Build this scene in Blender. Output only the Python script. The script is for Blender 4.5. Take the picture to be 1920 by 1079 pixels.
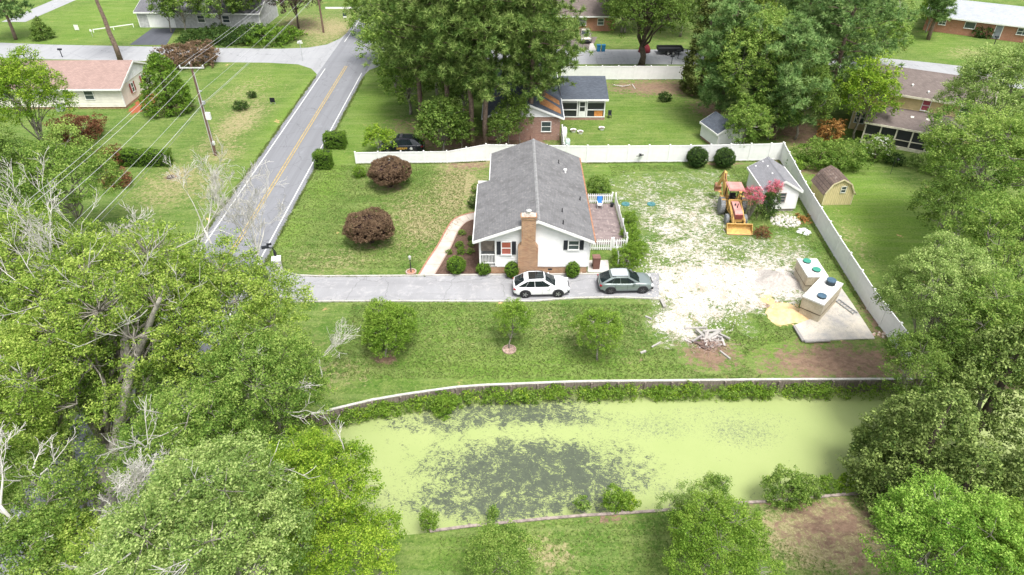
import bpy, math, random
import numpy as np
from mathutils import Vector, Matrix, Euler
for o in list(bpy.data.objects): bpy.data.objects.remove(o)
SCN = bpy.context.scene; COL = SCN.collection
R = math.radians
# ---------------- camera
CF = 1280.0; CTH = math.atan(920/1280.0); CS = math.sin(CTH); CC = math.cos(CTH); CH = 33.5
cam = bpy.data.cameras.new('camera'); camo = bpy.data.objects.new('camera', cam); COL.objects.link(camo)
camo.location = (0, 0, CH); camo.rotation_euler = (math.pi/2-CTH, 0, 0)
cam.sensor_width = 36; cam.lens = 36*CF/1920; cam.clip_end = 2000; cam.clip_start = .1
SCN.camera = camo
# ---------------- world, sun, exposure
w = bpy.data.worlds.new('World'); SCN.world = w; w.use_nodes = True
nt = w.node_tree; bg = nt.nodes['Background']
sky = nt.nodes.new('ShaderNodeTexSky'); sky.sky_type = 'NISHITA'; sky.sun_disc = False
SUN_EL, SUN_AZ = R(66), R(152)      # azimuth from +Y towards +X
sky.sun_elevation = SUN_EL; sky.sun_rotation = SUN_AZ; sky.dust_density = 4; sky.air_density = 1.0
hs = nt.nodes.new('ShaderNodeHueSaturation'); hs.inputs['Saturation'].default_value = .32
nt.links.new(sky.outputs[0], hs.inputs['Color']); nt.links.new(hs.outputs[0], bg.inputs[0])
bg.inputs[1].default_value = .14
sl = bpy.data.lights.new('sun', 'SUN'); sl.energy = 1.9; sl.angle = R(22); sl.color = (1, .975, .93)
so = bpy.data.objects.new('sun', sl); COL.objects.link(so)
sd = Vector((math.sin(SUN_AZ)*math.cos(SUN_EL), math.cos(SUN_AZ)*math.cos(SUN_EL), math.sin(SUN_EL)))
so.rotation_euler = (-sd).to_track_quat('-Z', 'Y').to_euler(); so.location = (20, 60, 60)
SCN.view_settings.view_transform = 'Standard'; SCN.view_settings.look = 'None'
SCN.view_settings.exposure = 1.03; SCN.view_settings.gamma = 1; SCN.view_settings.use_curve_mapping = False
SCN.render.engine = 'CYCLES'
SCN.cycles.max_bounces = 5; SCN.cycles.transmission_bounces = 3; SCN.cycles.diffuse_bounces = 3

# ---------------- placing: where a sight line meets a plane at height z / depth Y (used as a surveying aid)
def P(u, v, z=0.0):
    b = 540-v; t = (CH-z)/(CS*CF-CC*b); return ((u-960)*t, (b*CS+CF*CC)*t)
def PV(u, v, z=0.0):
    x, y = P(u, v, z); return Vector((x, y, z))
def SC(Y, z=0.0): return CF/(Y*CC+(CH-z)*CS)

# ---------------- mesh builder
class MB:
    def __init__(s): s.v = []; s.f = []; s.m = []; s.cur = 0
    def add(s, vs, fs):
        n = len(s.v); s.v.extend([tuple(p) for p in vs]); s.f.extend([tuple(i+n for i in f) for f in fs]); s.m.extend([s.cur]*len(fs)); return s
    def box(s, c, d, rz=0, rx=0, ry=0, taper=1.0):
        hx, hy, hz = d[0]/2, d[1]/2, d[2]/2
        vs = [(-hx,-hy,-hz),(hx,-hy,-hz),(hx,hy,-hz),(-hx,hy,-hz),(-hx*taper,-hy*taper,hz),(hx*taper,-hy*taper,hz),(hx*taper,hy*taper,hz),(-hx*taper,hy*taper,hz)]
        if rz or rx or ry:
            m = Euler((rx, ry, rz)).to_matrix(); vs = [m@Vector(p) for p in vs]
        vs = [(p[0]+c[0], p[1]+c[1], p[2]+c[2]) for p in vs]
        return s.add(vs, [(3,2,1,0),(4,5,6,7),(0,1,5,4),(1,2,6,5),(2,3,7,6),(3,0,4,7)])
    def bb(s, x0, x1, y0, y1, z0, z1): return s.box(((x0+x1)/2,(y0+y1)/2,(z0+z1)/2),(x1-x0,y1-y0,z1-z0))
    def beam(s, a, b, w, h=None):
        a = Vector(a); b = Vector(b); h = h or w; d = b-a; L = d.length
        if L < 1e-6: return s
        q = d.to_track_quat('Y', 'Z').to_matrix(); c = (a+b)/2
        vs = [c+q@Vector(p) for p in [(-w/2,-L/2,-h/2),(w/2,-L/2,-h/2),(w/2,L/2,-h/2),(-w/2,L/2,-h/2),(-w/2,-L/2,h/2),(w/2,-L/2,h/2),(w/2,L/2,h/2),(-w/2,L/2,h/2)]]
        return s.add(vs, [(3,2,1,0),(4,5,6,7),(0,1,5,4),(1,2,6,5),(2,3,7,6),(3,0,4,7)])
    def path(s, pts, rs, n=6, cap=True):
        pts = [Vector(p) for p in pts]; base = len(s.v); k = len(pts)
        if not hasattr(rs, '__len__'): rs = [rs]*k
        up = Vector((0.12, 0.07, 1))
        for i, p in enumerate(pts):
            d = (pts[min(i+1,k-1)]-pts[max(i-1,0)])
            if d.length < 1e-9: d = Vector((0,0,1))
            d.normalize(); a = d.cross(up)
            if a.length < .05: a = d.cross(Vector((1,.1,0)))
            a.normalize(); b = d.cross(a)
            for j in range(n):
                t = 2*math.pi*j/n; s.v.append(tuple(p+(a*math.cos(t)+b*math.sin(t))*rs[i]))
        for i in range(k-1):
            for j in range(n):
                s.f.append((base+i*n+j, base+i*n+(j+1)%n, base+(i+1)*n+(j+1)%n, base+(i+1)*n+j)); s.m.append(s.cur)
        if cap:
            s.f.append(tuple(base+j for j in range(n-1,-1,-1))); s.m.append(s.cur)
            s.f.append(tuple(base+(k-1)*n+j for j in range(n))); s.m.append(s.cur)
        return s
    def tube(s, a, b, r, r2=None, n=8): return s.path([a, b], [r, r if r2 is None else r2], n)
    def lathe(s, prof, c=(0,0,0), n=16, axis='z'):
        base = len(s.v); k = len(prof)
        for r, z in prof:
            for j in range(n):
                t = 2*math.pi*j/n; q = (r*math.cos(t), r*math.sin(t), z)
                if axis == 'y': q = (q[0], q[2], q[1])
                if axis == 'x': q = (q[2], q[0], q[1])
                s.v.append((q[0]+c[0], q[1]+c[1], q[2]+c[2]))
        for i in range(k-1):
            for j in range(n): s.f.append((base+i*n+j, base+i*n+(j+1)%n, base+(i+1)*n+(j+1)%n, base+(i+1)*n+j)); s.m.append(s.cur)
        s.f.append(tuple(base+j for j in range(n-1,-1,-1))); s.m.append(s.cur)
        s.f.append(tuple(base+(k-1)*n+j for j in range(n))); s.m.append(s.cur)
        return s
    def prism(s, poly, z0, z1, plane='xy'):
        n = len(poly)
        def q(p, h):
            return (p[0],p[1],h) if plane == 'xy' else ((p[0],h,p[1]) if plane == 'xz' else (h,p[0],p[1]))
        vs = [q(p, z0) for p in poly]+[q(p, z1) for p in poly]
        fs = [tuple(range(n-1,-1,-1)), tuple(range(n, 2*n))]+[(i,(i+1)%n,n+(i+1)%n,n+i) for i in range(n)]
        return s.add(vs, fs)
    def mesh(s, name, mats, smooth=False):
        me = bpy.data.meshes.new(name); me.from_pydata(s.v, [], s.f)
        for m in (mats if isinstance(mats, (list, tuple)) else [mats]): me.materials.append(m)
        if any(s.m): me.polygons.foreach_set('material_index', s.m)
        if smooth: me.polygons.foreach_set('use_smooth', [True]*len(me.polygons))
        me.update(); return me

def link(name, data, parent=None, loc=None, rz=0):
    o = bpy.data.objects.new(name, data); COL.objects.link(o)
    if parent is not None: o.parent = parent
    if loc is not None: o.location = loc
    if rz: o.rotation_euler = (0, 0, rz)
    return o
def part(name, mb, mats, parent=None, smooth=False, loc=None, rz=0, label=None):
    o = link(name, mb.mesh(name, mats, smooth), parent, loc, rz)
    if label: o['label'] = label
    return o
def tag(o, label=None, cat=None, group=None, kind=None):
    if label: o['label'] = label
    if cat: o['category'] = cat
    if group: o['group'] = group
    if kind: o['kind'] = kind
    return o
def thing(name, label, cat, loc=(0,0,0), rz=0, group=None):
    o = bpy.data.objects.new(name, None); COL.objects.link(o); o.empty_display_size = .3
    o.location = loc; o.rotation_euler = (0, 0, rz); return tag(o, label, cat, group)
def struct(name, mb, mats, parent=None, smooth=False):
    o = part(name, mb, mats, parent, smooth)
    if parent is None: o['kind'] = 'structure'
    return o
def copy_tree(o, parent=None):
    c = o.copy(); COL.objects.link(c)
    if parent is not None: c.parent = parent
    for ch in list(o.children): copy_tree(ch, c)
    return c

# ---------------- materials
MATS = {}
def nodes_of(name):
    m = bpy.data.materials.new(name); m.use_nodes = True; nt = m.node_tree; return m, nt, nt.nodes['Principled BSDF']
def mixc(nt, fac, a, b, mode='MIX'):
    n = nt.nodes.new('ShaderNodeMix'); n.data_type = 'RGBA'; n.blend_type = mode
    for sock, val in ((n.inputs[0], fac), (n.inputs[6], a), (n.inputs[7], b)):
        if isinstance(val, (int, float)): sock.default_value = val
        elif isinstance(val, tuple): sock.default_value = (*val[:3], 1)
        else: nt.links.new(val, sock)
    return n.outputs[2]
def math_(nt, op, a, b=None, c=None, clamp=False):
    n = nt.nodes.new('ShaderNodeMath'); n.operation = op; n.use_clamp = clamp
    for i, val in enumerate((a, b, c)):
        if val is None: continue
        if isinstance(val, (int, float)): n.inputs[i].default_value = val
        else: nt.links.new(val, n.inputs[i])
    return n.outputs[0]
def ss(nt, x, lo, hi):
    n = nt.nodes.new('ShaderNodeMapRange'); n.interpolation_type = 'SMOOTHSTEP'
    nt.links.new(x, n.inputs[0]); n.inputs[1].default_value = lo; n.inputs[2].default_value = hi; return n.outputs[0]
def noise(nt, scale, detail=3, rough=.55, vec=None, dist=0, off=None, stretch=None):
    if vec is None:
        tc = nt.nodes.new('ShaderNodeTexCoord'); vec = tc.outputs['Object']
    if off or stretch:
        mp = nt.nodes.new('ShaderNodeMapping'); nt.links.new(vec, mp.inputs[0])
        if off: mp.inputs['Location'].default_value = off
        if stretch: mp.inputs['Scale'].default_value = stretch
        vec = mp.outputs[0]
    n = nt.nodes.new('ShaderNodeTexNoise'); n.inputs['Scale'].default_value = scale; n.inputs['Detail'].default_value = detail
    n.inputs['Roughness'].default_value = rough; n.inputs['Distortion'].default_value = dist
    nt.links.new(vec, n.inputs['Vector']); return n.outputs['Fac']
def bump(nt, bs, h, strength=.3, dist=.02):
    n = nt.nodes.new('ShaderNodeBump'); n.inputs['Strength'].default_value = strength; n.inputs['Distance'].default_value = dist
    nt.links.new(h, n.inputs['Height']); nt.links.new(n.outputs[0], bs.inputs['Normal'])
def M(name, col, rough=.7, var=.15, scale=2.0, col2=None, metal=0, spec=.3, fine=None, bmp=0, stretch=None):
    if name in MATS: return MATS[name]
    m, nt, bs = nodes_of(name)
    bs.inputs['Roughness'].default_value = rough; bs.inputs['Metallic'].default_value = metal
    bs.inputs['Specular IOR Level'].default_value = spec
    c2 = col2 or tuple(c*(1-var*2.2) for c in col)
    n = noise(nt, scale, 5, .65, stretch=stretch); f = ss(nt, n, .3, .72)
    c = mixc(nt, f, tuple(min(1, x*(1+var*.3)) for x in col), c2)
    if fine:
        n2 = noise(nt, fine, 2, .6); c = mixc(nt, math_(nt, 'MULTIPLY', ss(nt, n2, .35, .7), .45), c, tuple(x*.45 for x in col))
    nt.links.new(c, bs.inputs['Base Color'])
    if bmp: bump(nt, bs, noise(nt, fine or scale*8, 3), bmp, .02)
    MATS[name] = m; return m
def wallvec(nt, mode):
    tc = nt.nodes.new('ShaderNodeTexCoord'); sp = nt.nodes.new('ShaderNodeSeparateXYZ'); nt.links.new(tc.outputs['Object'], sp.inputs[0])
    cb = nt.nodes.new('ShaderNodeCombineXYZ'); x, y, z = sp.outputs
    if mode == 'wall': a, b = math_(nt, 'ADD', x, y), z
    elif mode == 'xy': a, b = x, y
    else: a, b = y, x
    nt.links.new(a, cb.inputs[0]); nt.links.new(b, cb.inputs[1]); return cb.outputs[0]
def brick_mat(name, c1, c2, mortar, bw=.22, bh=.075, msize=.012, mode='wall', off=.5, rough=.9, stain=.35, blot=None, smooth=.2):
    if name in MATS: return MATS[name]
    m, nt, bs = nodes_of(name); bs.inputs['Roughness'].default_value = rough; bs.inputs['Specular IOR Level'].default_value = .14
    b = nt.nodes.new('ShaderNodeTexBrick'); nt.links.new(wallvec(nt, mode), b.inputs['Vector'])
    b.offset = off; b.inputs['Color1'].default_value = (*c1,1); b.inputs['Color2'].default_value = (*c2,1); b.inputs['Mortar'].default_value = (*mortar,1)
    b.inputs['Scale'].default_value = 1; b.inputs['Brick Width'].default_value = bw; b.inputs['Row Height'].default_value = bh
    b.inputs['Mortar Size'].default_value = msize; b.inputs['Mortar Smooth'].default_value = smooth
    n = noise(nt, .9, 5, .7); c = mixc(nt, math_(nt, 'MULTIPLY', ss(nt, n, .35, .75), stain), b.outputs['Color'], tuple(x*.5 for x in c1))
    if blot: c = mixc(nt, math_(nt, 'MULTIPLY', ss(nt, noise(nt, 2.3, 4, .7, off=(5,3,1)), .56, .68), .7), c, blot)
    nt.links.new(c, bs.inputs['Base Color']); bump(nt, bs, b.outputs['Fac'], .25, -.01)
    MATS[name] = m; return m
def glass_mat(name, col=(.03,.04,.045), rough=.06):
    if name in MATS: return MATS[name]
    m, nt, bs = nodes_of(name); bs.inputs['Roughness'].default_value = rough; bs.inputs['Specular IOR Level'].default_value = .6
    n = noise(nt, 1.5, 2); c = mixc(nt, n, tuple(x*.6 for x in col), tuple(x*1.5 for x in col)); nt.links.new(c, bs.inputs['Base Color'])
    MATS[name] = m; return m
def paint_mat(name, col, rough=.25, metal=0, coat=.6):
    if name in MATS: return MATS[name]
    m, nt, bs = nodes_of(name); bs.inputs['Roughness'].default_value = rough; bs.inputs['Metallic'].default_value = metal
    bs.inputs['Coat Weight'].default_value = coat; bs.inputs['Coat Roughness'].default_value = .08
    n = noise(nt, 3, 4, .7); c = mixc(nt, math_(nt,'MULTIPLY',ss(nt, n, .45, .8),.25), col, tuple(x*.75 for x in col)); nt.links.new(c, bs.inputs['Base Color'])
    MATS[name] = m; return m
def leaf_mat(name, dark, mid, light, trans=.38, rough=.55):
    if name in MATS: return MATS[name]
    m, nt, bs = nodes_of(name)
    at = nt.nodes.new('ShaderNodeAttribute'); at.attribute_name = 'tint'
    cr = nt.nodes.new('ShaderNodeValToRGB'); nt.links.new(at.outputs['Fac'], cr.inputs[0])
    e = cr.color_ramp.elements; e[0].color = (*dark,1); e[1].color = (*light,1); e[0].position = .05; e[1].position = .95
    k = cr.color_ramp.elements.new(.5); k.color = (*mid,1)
    bs.inputs['Roughness'].default_value = rough; bs.inputs['Specular IOR Level'].default_value = .14
    nt.links.new(cr.outputs[0], bs.inputs['Base Color'])
    tr = nt.nodes.new('ShaderNodeBsdfTranslucent'); nt.links.new(mixc(nt, .25, cr.outputs[0], (.42,.52,.05)), tr.inputs[0])
    mx = nt.nodes.new('ShaderNodeMixShader'); mx.inputs[0].default_value = trans
    nt.links.new(bs.outputs[0], mx.inputs[1]); nt.links.new(tr.outputs[0], mx.inputs[2])
    nt.links.new(mx.outputs[0], nt.nodes['Material Output'].inputs[0]); MATS[name] = m; return m
# =====================================================================  GROUND, POND, ROADS
def interp(xs, ys, x): return np.interp(x, xs, ys)
NB = [(590,776),(642,764),(705,749),(767,739),(830,730),(880,724),(960,721),(1085,716),(1310,714),(1440,712.5),(1627,712)]
SB = [(810,999),(855,992),(930,985),(960,982),(1060,972),(1135,967),(1197,964),(1290,956),(1377,947),(1422,945),(1510,937),(1560,932),(1615,928)]
nb = [P(*p) for p in NB]; sb = [P(*p) for p in SB]
NX = [-19.5,-17.5,-15.2]+[p[0] for p in nb]+[45,52,58]; NY = [28,29.4,31.2]+[p[1] for p in nb]+[35.6,34,31]
SX = [-19.5,-17.5,-14,-10,-7.5]+[p[0] for p in sb]+[35,45,52,58]; SY = [28,26.2,24.2,23.1,22.7]+[p[1] for p in sb]+[26.5,27.5,29,31]
def yn(x): return interp(NX, NY, x)
def ys(x): return interp(SX, SY, x)
BL = []   # soft patches: attr, u, v, ru, rv, strength
def blob(a, u, v, ru, rv, s=1.0): BL.append((a, u, v, ru, rv, s))
# limestone gravel thrown over the back yard (attr 0)
for b in [(1350,528,150,46,1.0),(1290,470,100,55,.66),(1270,415,90,66,.64),(1330,400,70,70,.6),(1230,350,110,38,.46),(1320,335,80,26,.44),(1195,372,70,34,.50),(1160,345,40,20,.4),
          (1330,440,70,40,.62),(1420,470,70,30,.6),(1480,460,40,30,.55),(1430,525,90,40,1.0),(1300,570,75,45,.85),(1270,610,60,35,.85),(1380,560,80,30,.85),(1470,400,30,20,.5),
          (1245,545,40,30,.8),(1470,530,60,50,.85),(1400,610,26,28,.5),(1180,350,26,22,.4),(1300,540,120,24,.9),(1290,360,70,30,.44),(1225,480,30,40,.5),(1480,480,60,30,.6),(1250,640,30,18,.5)]: blob(0,*b)
# bare brown earth (attr 1)
for b in [(1570,682,150,42,1.0),(1650,600,36,70,.8),(1600,520,14,60,.8),(1330,665,60,34,.9),(1230,165,110,17,.9),(1330,205,40,26,.8),(1310,172,80,14,.7),(1370,225,60,22,.7),
          (1520,320,50,14,.7),(1210,290,14,8,.5),(1490,240,60,50,.9),(1800,330,60,40,.5),(1440,570,30,10,.9),(560,690,60,22,.35),(1100,632,18,26,.45),(1175,660,70,20,.35),
          (1560,985,120,60,.8),(1520,945,140,16,.7),(1600,1040,80,60,.6),(1150,972,50,7,.7),(722,672,30,12,1.0),(697,462,36,8,.6),(735,352,36,10,.7),(880,312,70,12,.7),
          (320,205,40,12,.9),(320,333,16,7,.8),(720,250,30,12,.3),(870,270,120,24,.9),(980,265,60,30,.9),(790,240,90,30,.6),(1355,308,60,7,.7),(1450,300,60,9,.6),
          (590,650,30,20,.4),(200,900,120,80,.5),(1045,250,18,20,.6),(560,50,60,30,.6),(455,205,18,5,.6),(1100,300,20,10,.8),(1180,680,60,18,.3),(1500,640,30,14,.5),(1200,60,260,40,.35)]: blob(1,*b)
# dry tan turf (attr 2)
for b in [(850,360,60,60,.7),(790,385,90,40,.55),(700,330,60,30,.4),(760,470,100,30,.35),(650,490,90,26,.45),(800,420,50,40,.6),(330,350,90,50,.6),(330,330,34,18,.8),(440,240,40,60,.6),(420,290,40,30,.6),
          (640,110,30,50,.3),(620,60,50,40,.65),(700,30,60,30,.7),(1200,600,40,60,.35),(1110,620,60,40,.3),(860,620,90,50,.3),(640,700,60,30,.35),(1030,600,30,40,.3),(1600,450,30,50,.5),(1830,100,60,20,.4),
          (880,300,50,20,.8),(1020,1040,60,30,.5),(1560,1000,150,80,1.0),(450,170,60,40,.3),(560,50,60,30,.5),(1590,420,30,40,.4),(200,880,150,60,.3)]: blob(2,*b)
# lush bright green (attr 3)
for b in [(560,200,30,90,.8),(700,200,40,80,.7),(620,330,30,60,.7),(540,440,30,60,.6),(1220,230,130,50,.35),(1640,400,90,100,1.0),(1620,330,60,30,.7),(1690,470,70,70,.8),(1000,690,250,30,.6),(820,620,80,50,.4),(1450,650,60,40,.5),
          (200,30,120,30,.6),(130,65,120,30,.5),(1180,480,18,60,.5),(1600,520,14,80,.5),(1750,80,60,30,.5),(500,150,60,30,.5),(900,1040,150,40,.35),(1160,320,40,12,.5),(870,545,200,10,0)]: blob(3,*b)
# yellow sand (attr 4)
for b in [(1470,590,36,22,1.2),(1440,565,16,14,.8),(1560,632,60,6,.7),(1545,640,14,6,.5)]: blob(4,*b)
# mulch red (attr 5)
for b in [(270,195,16,16,1.2),(262,205,22,6,1.0)]: blob(5,*b)
BW = []
for a,u,v,ru,rv,s in BL:
    x,y = P(u,v); y1 = P(u,v-rv)[1]; y0 = P(u,v+rv)[1]
    BW.append((a,x,y,max(ru/SC(y),.4),max((y1-y0)/2,.4),s))
def masks(x, y):
    out = [np.zeros_like(x) for _ in range(6)]
    for a,cx,cy,rx,ry,s in BW:
        d = ((x-cx)/rx)**2+((y-cy)/ry)**2
        out[a] = np.maximum(out[a], s*np.exp(-np.power(d, 1.3)*.8)) if a != 1 else np.maximum(out[a], s*np.exp(-d*.8))
    return out
def axis(segs):
    r = []
    for a, b, st in segs: r += list(np.arange(a, b-1e-6, st))
    r.append(segs[-1][1]); return np.array(r)
GX = axis([(-420,-90,30),(-90,-60,2),(-60,40,.45),(40,60,.8),(60,100,2),(100,420,32)])
def grid_mesh(name, X, Y, Z, mat, attrs=None):
    ny, nx = X.shape
    co = np.stack([X, Y, Z], -1).reshape(-1, 3).astype(np.float32)
    i = np.arange((ny-1)*(nx-1)); r = i//(nx-1); c = i % (nx-1); a = r*nx+c
    q = np.stack([a, a+1, a+nx+1, a+nx], -1).astype(np.int32)
    me = quad_mesh(name, co, q, mat)
    for k, val in (attrs or {}).items():
        at = me.attributes.new(k, 'FLOAT', 'POINT'); at.data.foreach_set('value', val.reshape(-1).astype(np.float32))
    return me
def quad_mesh(name, co, q, mat, smooth=False):
    me = bpy.data.meshes.new(name); n = len(q); k = q.shape[1]
    me.vertices.add(len(co)); me.vertices.foreach_set('co', co.reshape(-1))
    me.loops.add(n*k); me.loops.foreach_set('vertex_index', q.reshape(-1))
    me.polygons.add(n); me.polygons.foreach_set('loop_start', np.arange(0, n*k, k, dtype=np.int32))
    me.polygons.foreach_set('loop_total', np.full(n, k, np.int32))
    if smooth: me.polygons.foreach_set('use_smooth', np.ones(n, bool))
    me.materials.append(mat); me.update(calc_edges=True); return me
def ground_material():
    m, nt, bs = nodes_of('lawn'); A = {}
    for i, k in enumerate(('gravel','dirt','dry','lush','sand','mulch')):
        at = nt.nodes.new('ShaderNodeAttribute'); at.attribute_name = 'm_'+k; A[k] = at.outputs['Fac']
    tc = nt.nodes.new('ShaderNodeTexCoord'); V = tc.outputs['Object']
    n0 = noise(nt, .07, 3, .5, V); n1 = noise(nt, .35, 6, .75, V, .3); n2 = noise(nt, 1.8, 5, .8, V, .4, stretch=(.75,1.3,1)); n3 = noise(nt, 5.5, 4, .85, V)
    g = mixc(nt, ss(nt, n1, .36, .64), (.072,.145,.022), (.150,.205,.052))
    g = mixc(nt, math_(nt,'MULTIPLY',ss(nt, n2, .48, .60),.55), g, (.055,.100,.022))
    g = mixc(nt, math_(nt,'MULTIPLY',ss(nt, n3, .51, .60),.6), g, (.030,.065,.012))
    g = mixc(nt, math_(nt,'MULTIPLY',ss(nt, noise(nt, 4.5, 4, .85, V, off=(7,2,0)), .52, .60),.5), g, (.25,.28,.10))
    def thr(a, n, lo, w):    # a + noise over a threshold
        return ss(nt, math_(nt,'ADD',a, math_(nt,'MULTIPLY', math_(nt,'SUBTRACT', n, .5), 3.0)), lo, lo+w)
    g = mixc(nt, math_(nt,'MULTIPLY',A['lush'],.75), g, mixc(nt, ss(nt,n3,.4,.65), (.175,.28,.042), (.09,.17,.022)))
    # mown turf wears through to straw
    dryc = mixc(nt, ss(nt, n3, .38, .62), (.42,.34,.21), (.24,.20,.10))
    g = mixc(nt, math_(nt,'MULTIPLY', ss(nt, noise(nt, .8, 3, .6, V, .1, off=(2,8,0), stretch=(.18,1.6,1)), .47, .60), .30), g, (.20,.245,.085))
    base_dry = math_(nt,'ADD', A['dry'], math_(nt,'ADD', math_(nt,'MULTIPLY', ss(nt, n0, .42, .62), .22), .06))
    g = mixc(nt, math_(nt,'MULTIPLY',thr(base_dry, noise(nt, 2.1, 6, .85, V, .6, off=(3,9,0)), .42, .5),.8), g, dryc)
    dirtc = mixc(nt, ss(nt, n2, .35, .65), (.25,.165,.115), (.15,.10,.07)); dirtc = mixc(nt, math_(nt,'MULTIPLY',ss(nt,n3,.5,.7),.6), dirtc, (.36,.27,.20))
    g = mixc(nt, thr(A['dirt'], noise(nt, 1.7, 6, .85, V, .5, off=(11,4,0)), .42, .35), g, dirtc)
    g = mixc(nt, thr(A['mulch'], n1, .5, .05), g, (.30,.10,.05))
    # crushed limestone
    ns = noise(nt, 2.6, 7, .9, V, .8, off=(1,17,0), stretch=(1,1.25,1)); vo = noise(nt, 8, 3, .8, V, off=(2,2,0))
    st = mixc(nt, ss(nt, vo, .34, .56), (.25,.22,.18), (.62,.59,.53))
    st = mixc(nt, ss(nt, noise(nt, .5, 4, .6, V, off=(4,4,0)), .45, .75), st, (.46,.42,.36))
    gv = math_(nt,'MULTIPLY', A['gravel'], math_(nt,'ADD', .72, math_(nt,'MULTIPLY', ss(nt, noise(nt, .55, 4, .7, V, .5, off=(8,1,0)), .35, .62), .42)))
    st = mixc(nt, math_(nt,'MULTIPLY', ss(nt, noise(nt, .9, 5, .8, V, .3, off=(6,6,0), stretch=(1,.45,1)), .50, .62), .6), st, (.36,.30,.22))
    gm = thr(gv, ns, .5, .16)
    g = mixc(nt, gm, g, st)
    sandc = mixc(nt, n1, (.72,.50,.24), (.60,.42,.24)); g = mixc(nt, thr(A['sand'], n1, .45, .2), g, sandc)
    nt.links.new(g, bs.inputs['Base Color']); bs.inputs['Roughness'].default_value = .95; bs.inputs['Specular IOR Level'].default_value = .1
    h = math_(nt, 'ADD', n2, math_(nt,'MULTIPLY', n3, .5)); h = math_(nt,'ADD', h, math_(nt,'MULTIPLY', gm, .5)); bump(nt, bs, h, .55, .08)
    return m
LAWN = ground_material()
def sheet(name, offs, north):
    X, O = np.meshgrid(GX, offs)
    Y = yn(X)+O if north else ys(X)-O
    fade = np.clip(O/40, 0, 1); Y = Y*(1-fade)+(30+O*(1 if north else -1))*fade
    mk = masks(X, Y); Z = np.zeros_like(X)
    wav = (np.sin(X*.9+Y*.5)+np.sin(X*.37-Y*1.1))*.004; Z += wav*0
    if not north: X, Y, Z, mk = X[::-1], Y[::-1], Z[::-1], [k[::-1] for k in mk]
    me = grid_mesh(name, X, Y, Z, LAWN, dict(zip(('m_gravel','m_dirt','m_dry','m_lush','m_sand','m_mulch'), mk)))
    o = link(name, me); o['kind'] = 'structure'; return o
sheet('ground', axis([(0,85,.5),(85,110,1.5),(110,150,8),(150,900,75)]), True)
sheet('ground', axis([(0,12,.4),(12,30,2),(30,120,15)]), False)
# water with duckweed
WZ = -1.15
def pond_material():
    m, nt, bs = nodes_of('duckweed'); tc = nt.nodes.new('ShaderNodeTexCoord'); V = tc.outputs['Object']
    at = nt.nodes.new('ShaderNodeAttribute'); at.attribute_name = 'open'; op = at.outputs['Fac']
    at2 = nt.nodes.new('ShaderNodeAttribute'); at2.attribute_name = 'speck'; sp = at2.outputs['Fac']
    nb_ = noise(nt, .9, 7, .78, V, 1.2); nf = noise(nt, 4.2, 7, .86, V, 1.6, off=(3,1,0), stretch=(.8,1.2,1))
    s = math_(nt,'ADD', op, math_(nt,'MULTIPLY', math_(nt,'SUBTRACT', nb_, .5), 1.9)); s = math_(nt,'ADD', s, math_(nt,'MULTIPLY', math_(nt,'SUBTRACT', nf, .5), 2.6))
    mk = ss(nt, s, .46, .56)
    s2 = math_(nt,'ADD', sp, math_(nt,'MULTIPLY', math_(nt,'SUBTRACT', noise(nt, 6, 5, .85, V, 1.0, off=(9,5,0)), .5), 3.0)); mk2 = ss(nt, s2, .56, .68)
    weed = mixc(nt, noise(nt, .25, 4, .6, V), (.26,.325,.115), (.34,.385,.16)); weed = mixc(nt, math_(nt,'MULTIPLY',ss(nt, noise(nt, 30, 2, .6, V), .5, .7),.3), weed, (.24,.34,.08))
    at3 = nt.nodes.new('ShaderNodeAttribute'); at3.attribute_name = 'deep'
    weed = mixc(nt, math_(nt,'MULTIPLY',at3.outputs['Fac'],.3), weed, (.24,.38,.06))
    wat = mixc(nt, noise(nt, 3, 6, .85, V), (.035,.045,.035), (.12,.14,.09))
    c = mixc(nt, mk, weed, wat); c = mixc(nt, math_(nt,'MULTIPLY',mk2,.75), c, (.10,.12,.09))
    nt.links.new(c, bs.inputs['Base Color'])
    r = math_(nt,'SUBTRACT', .85, math_(nt,'MULTIPLY', mk, .45)); nt.links.new(r, bs.inputs['Roughness']); bs.inputs['Specular IOR Level'].default_value = .35
    bump(nt, bs, math_(nt,'SUBTRACT', noise(nt, 25, 3, .7, V), math_(nt,'MULTIPLY', mk, 2)), .25, .02); return m
px = axis([(-19.4,58,.35)]); pt = np.linspace(0, 1, 60); X, T = np.meshgrid(px, pt); Y = ys(X)*(1-T)+yn(X)*T; Y += (T-.5)*.3
op = np.zeros_like(X); sk = np.zeros_like(X); dp = np.zeros_like(X)
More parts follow.
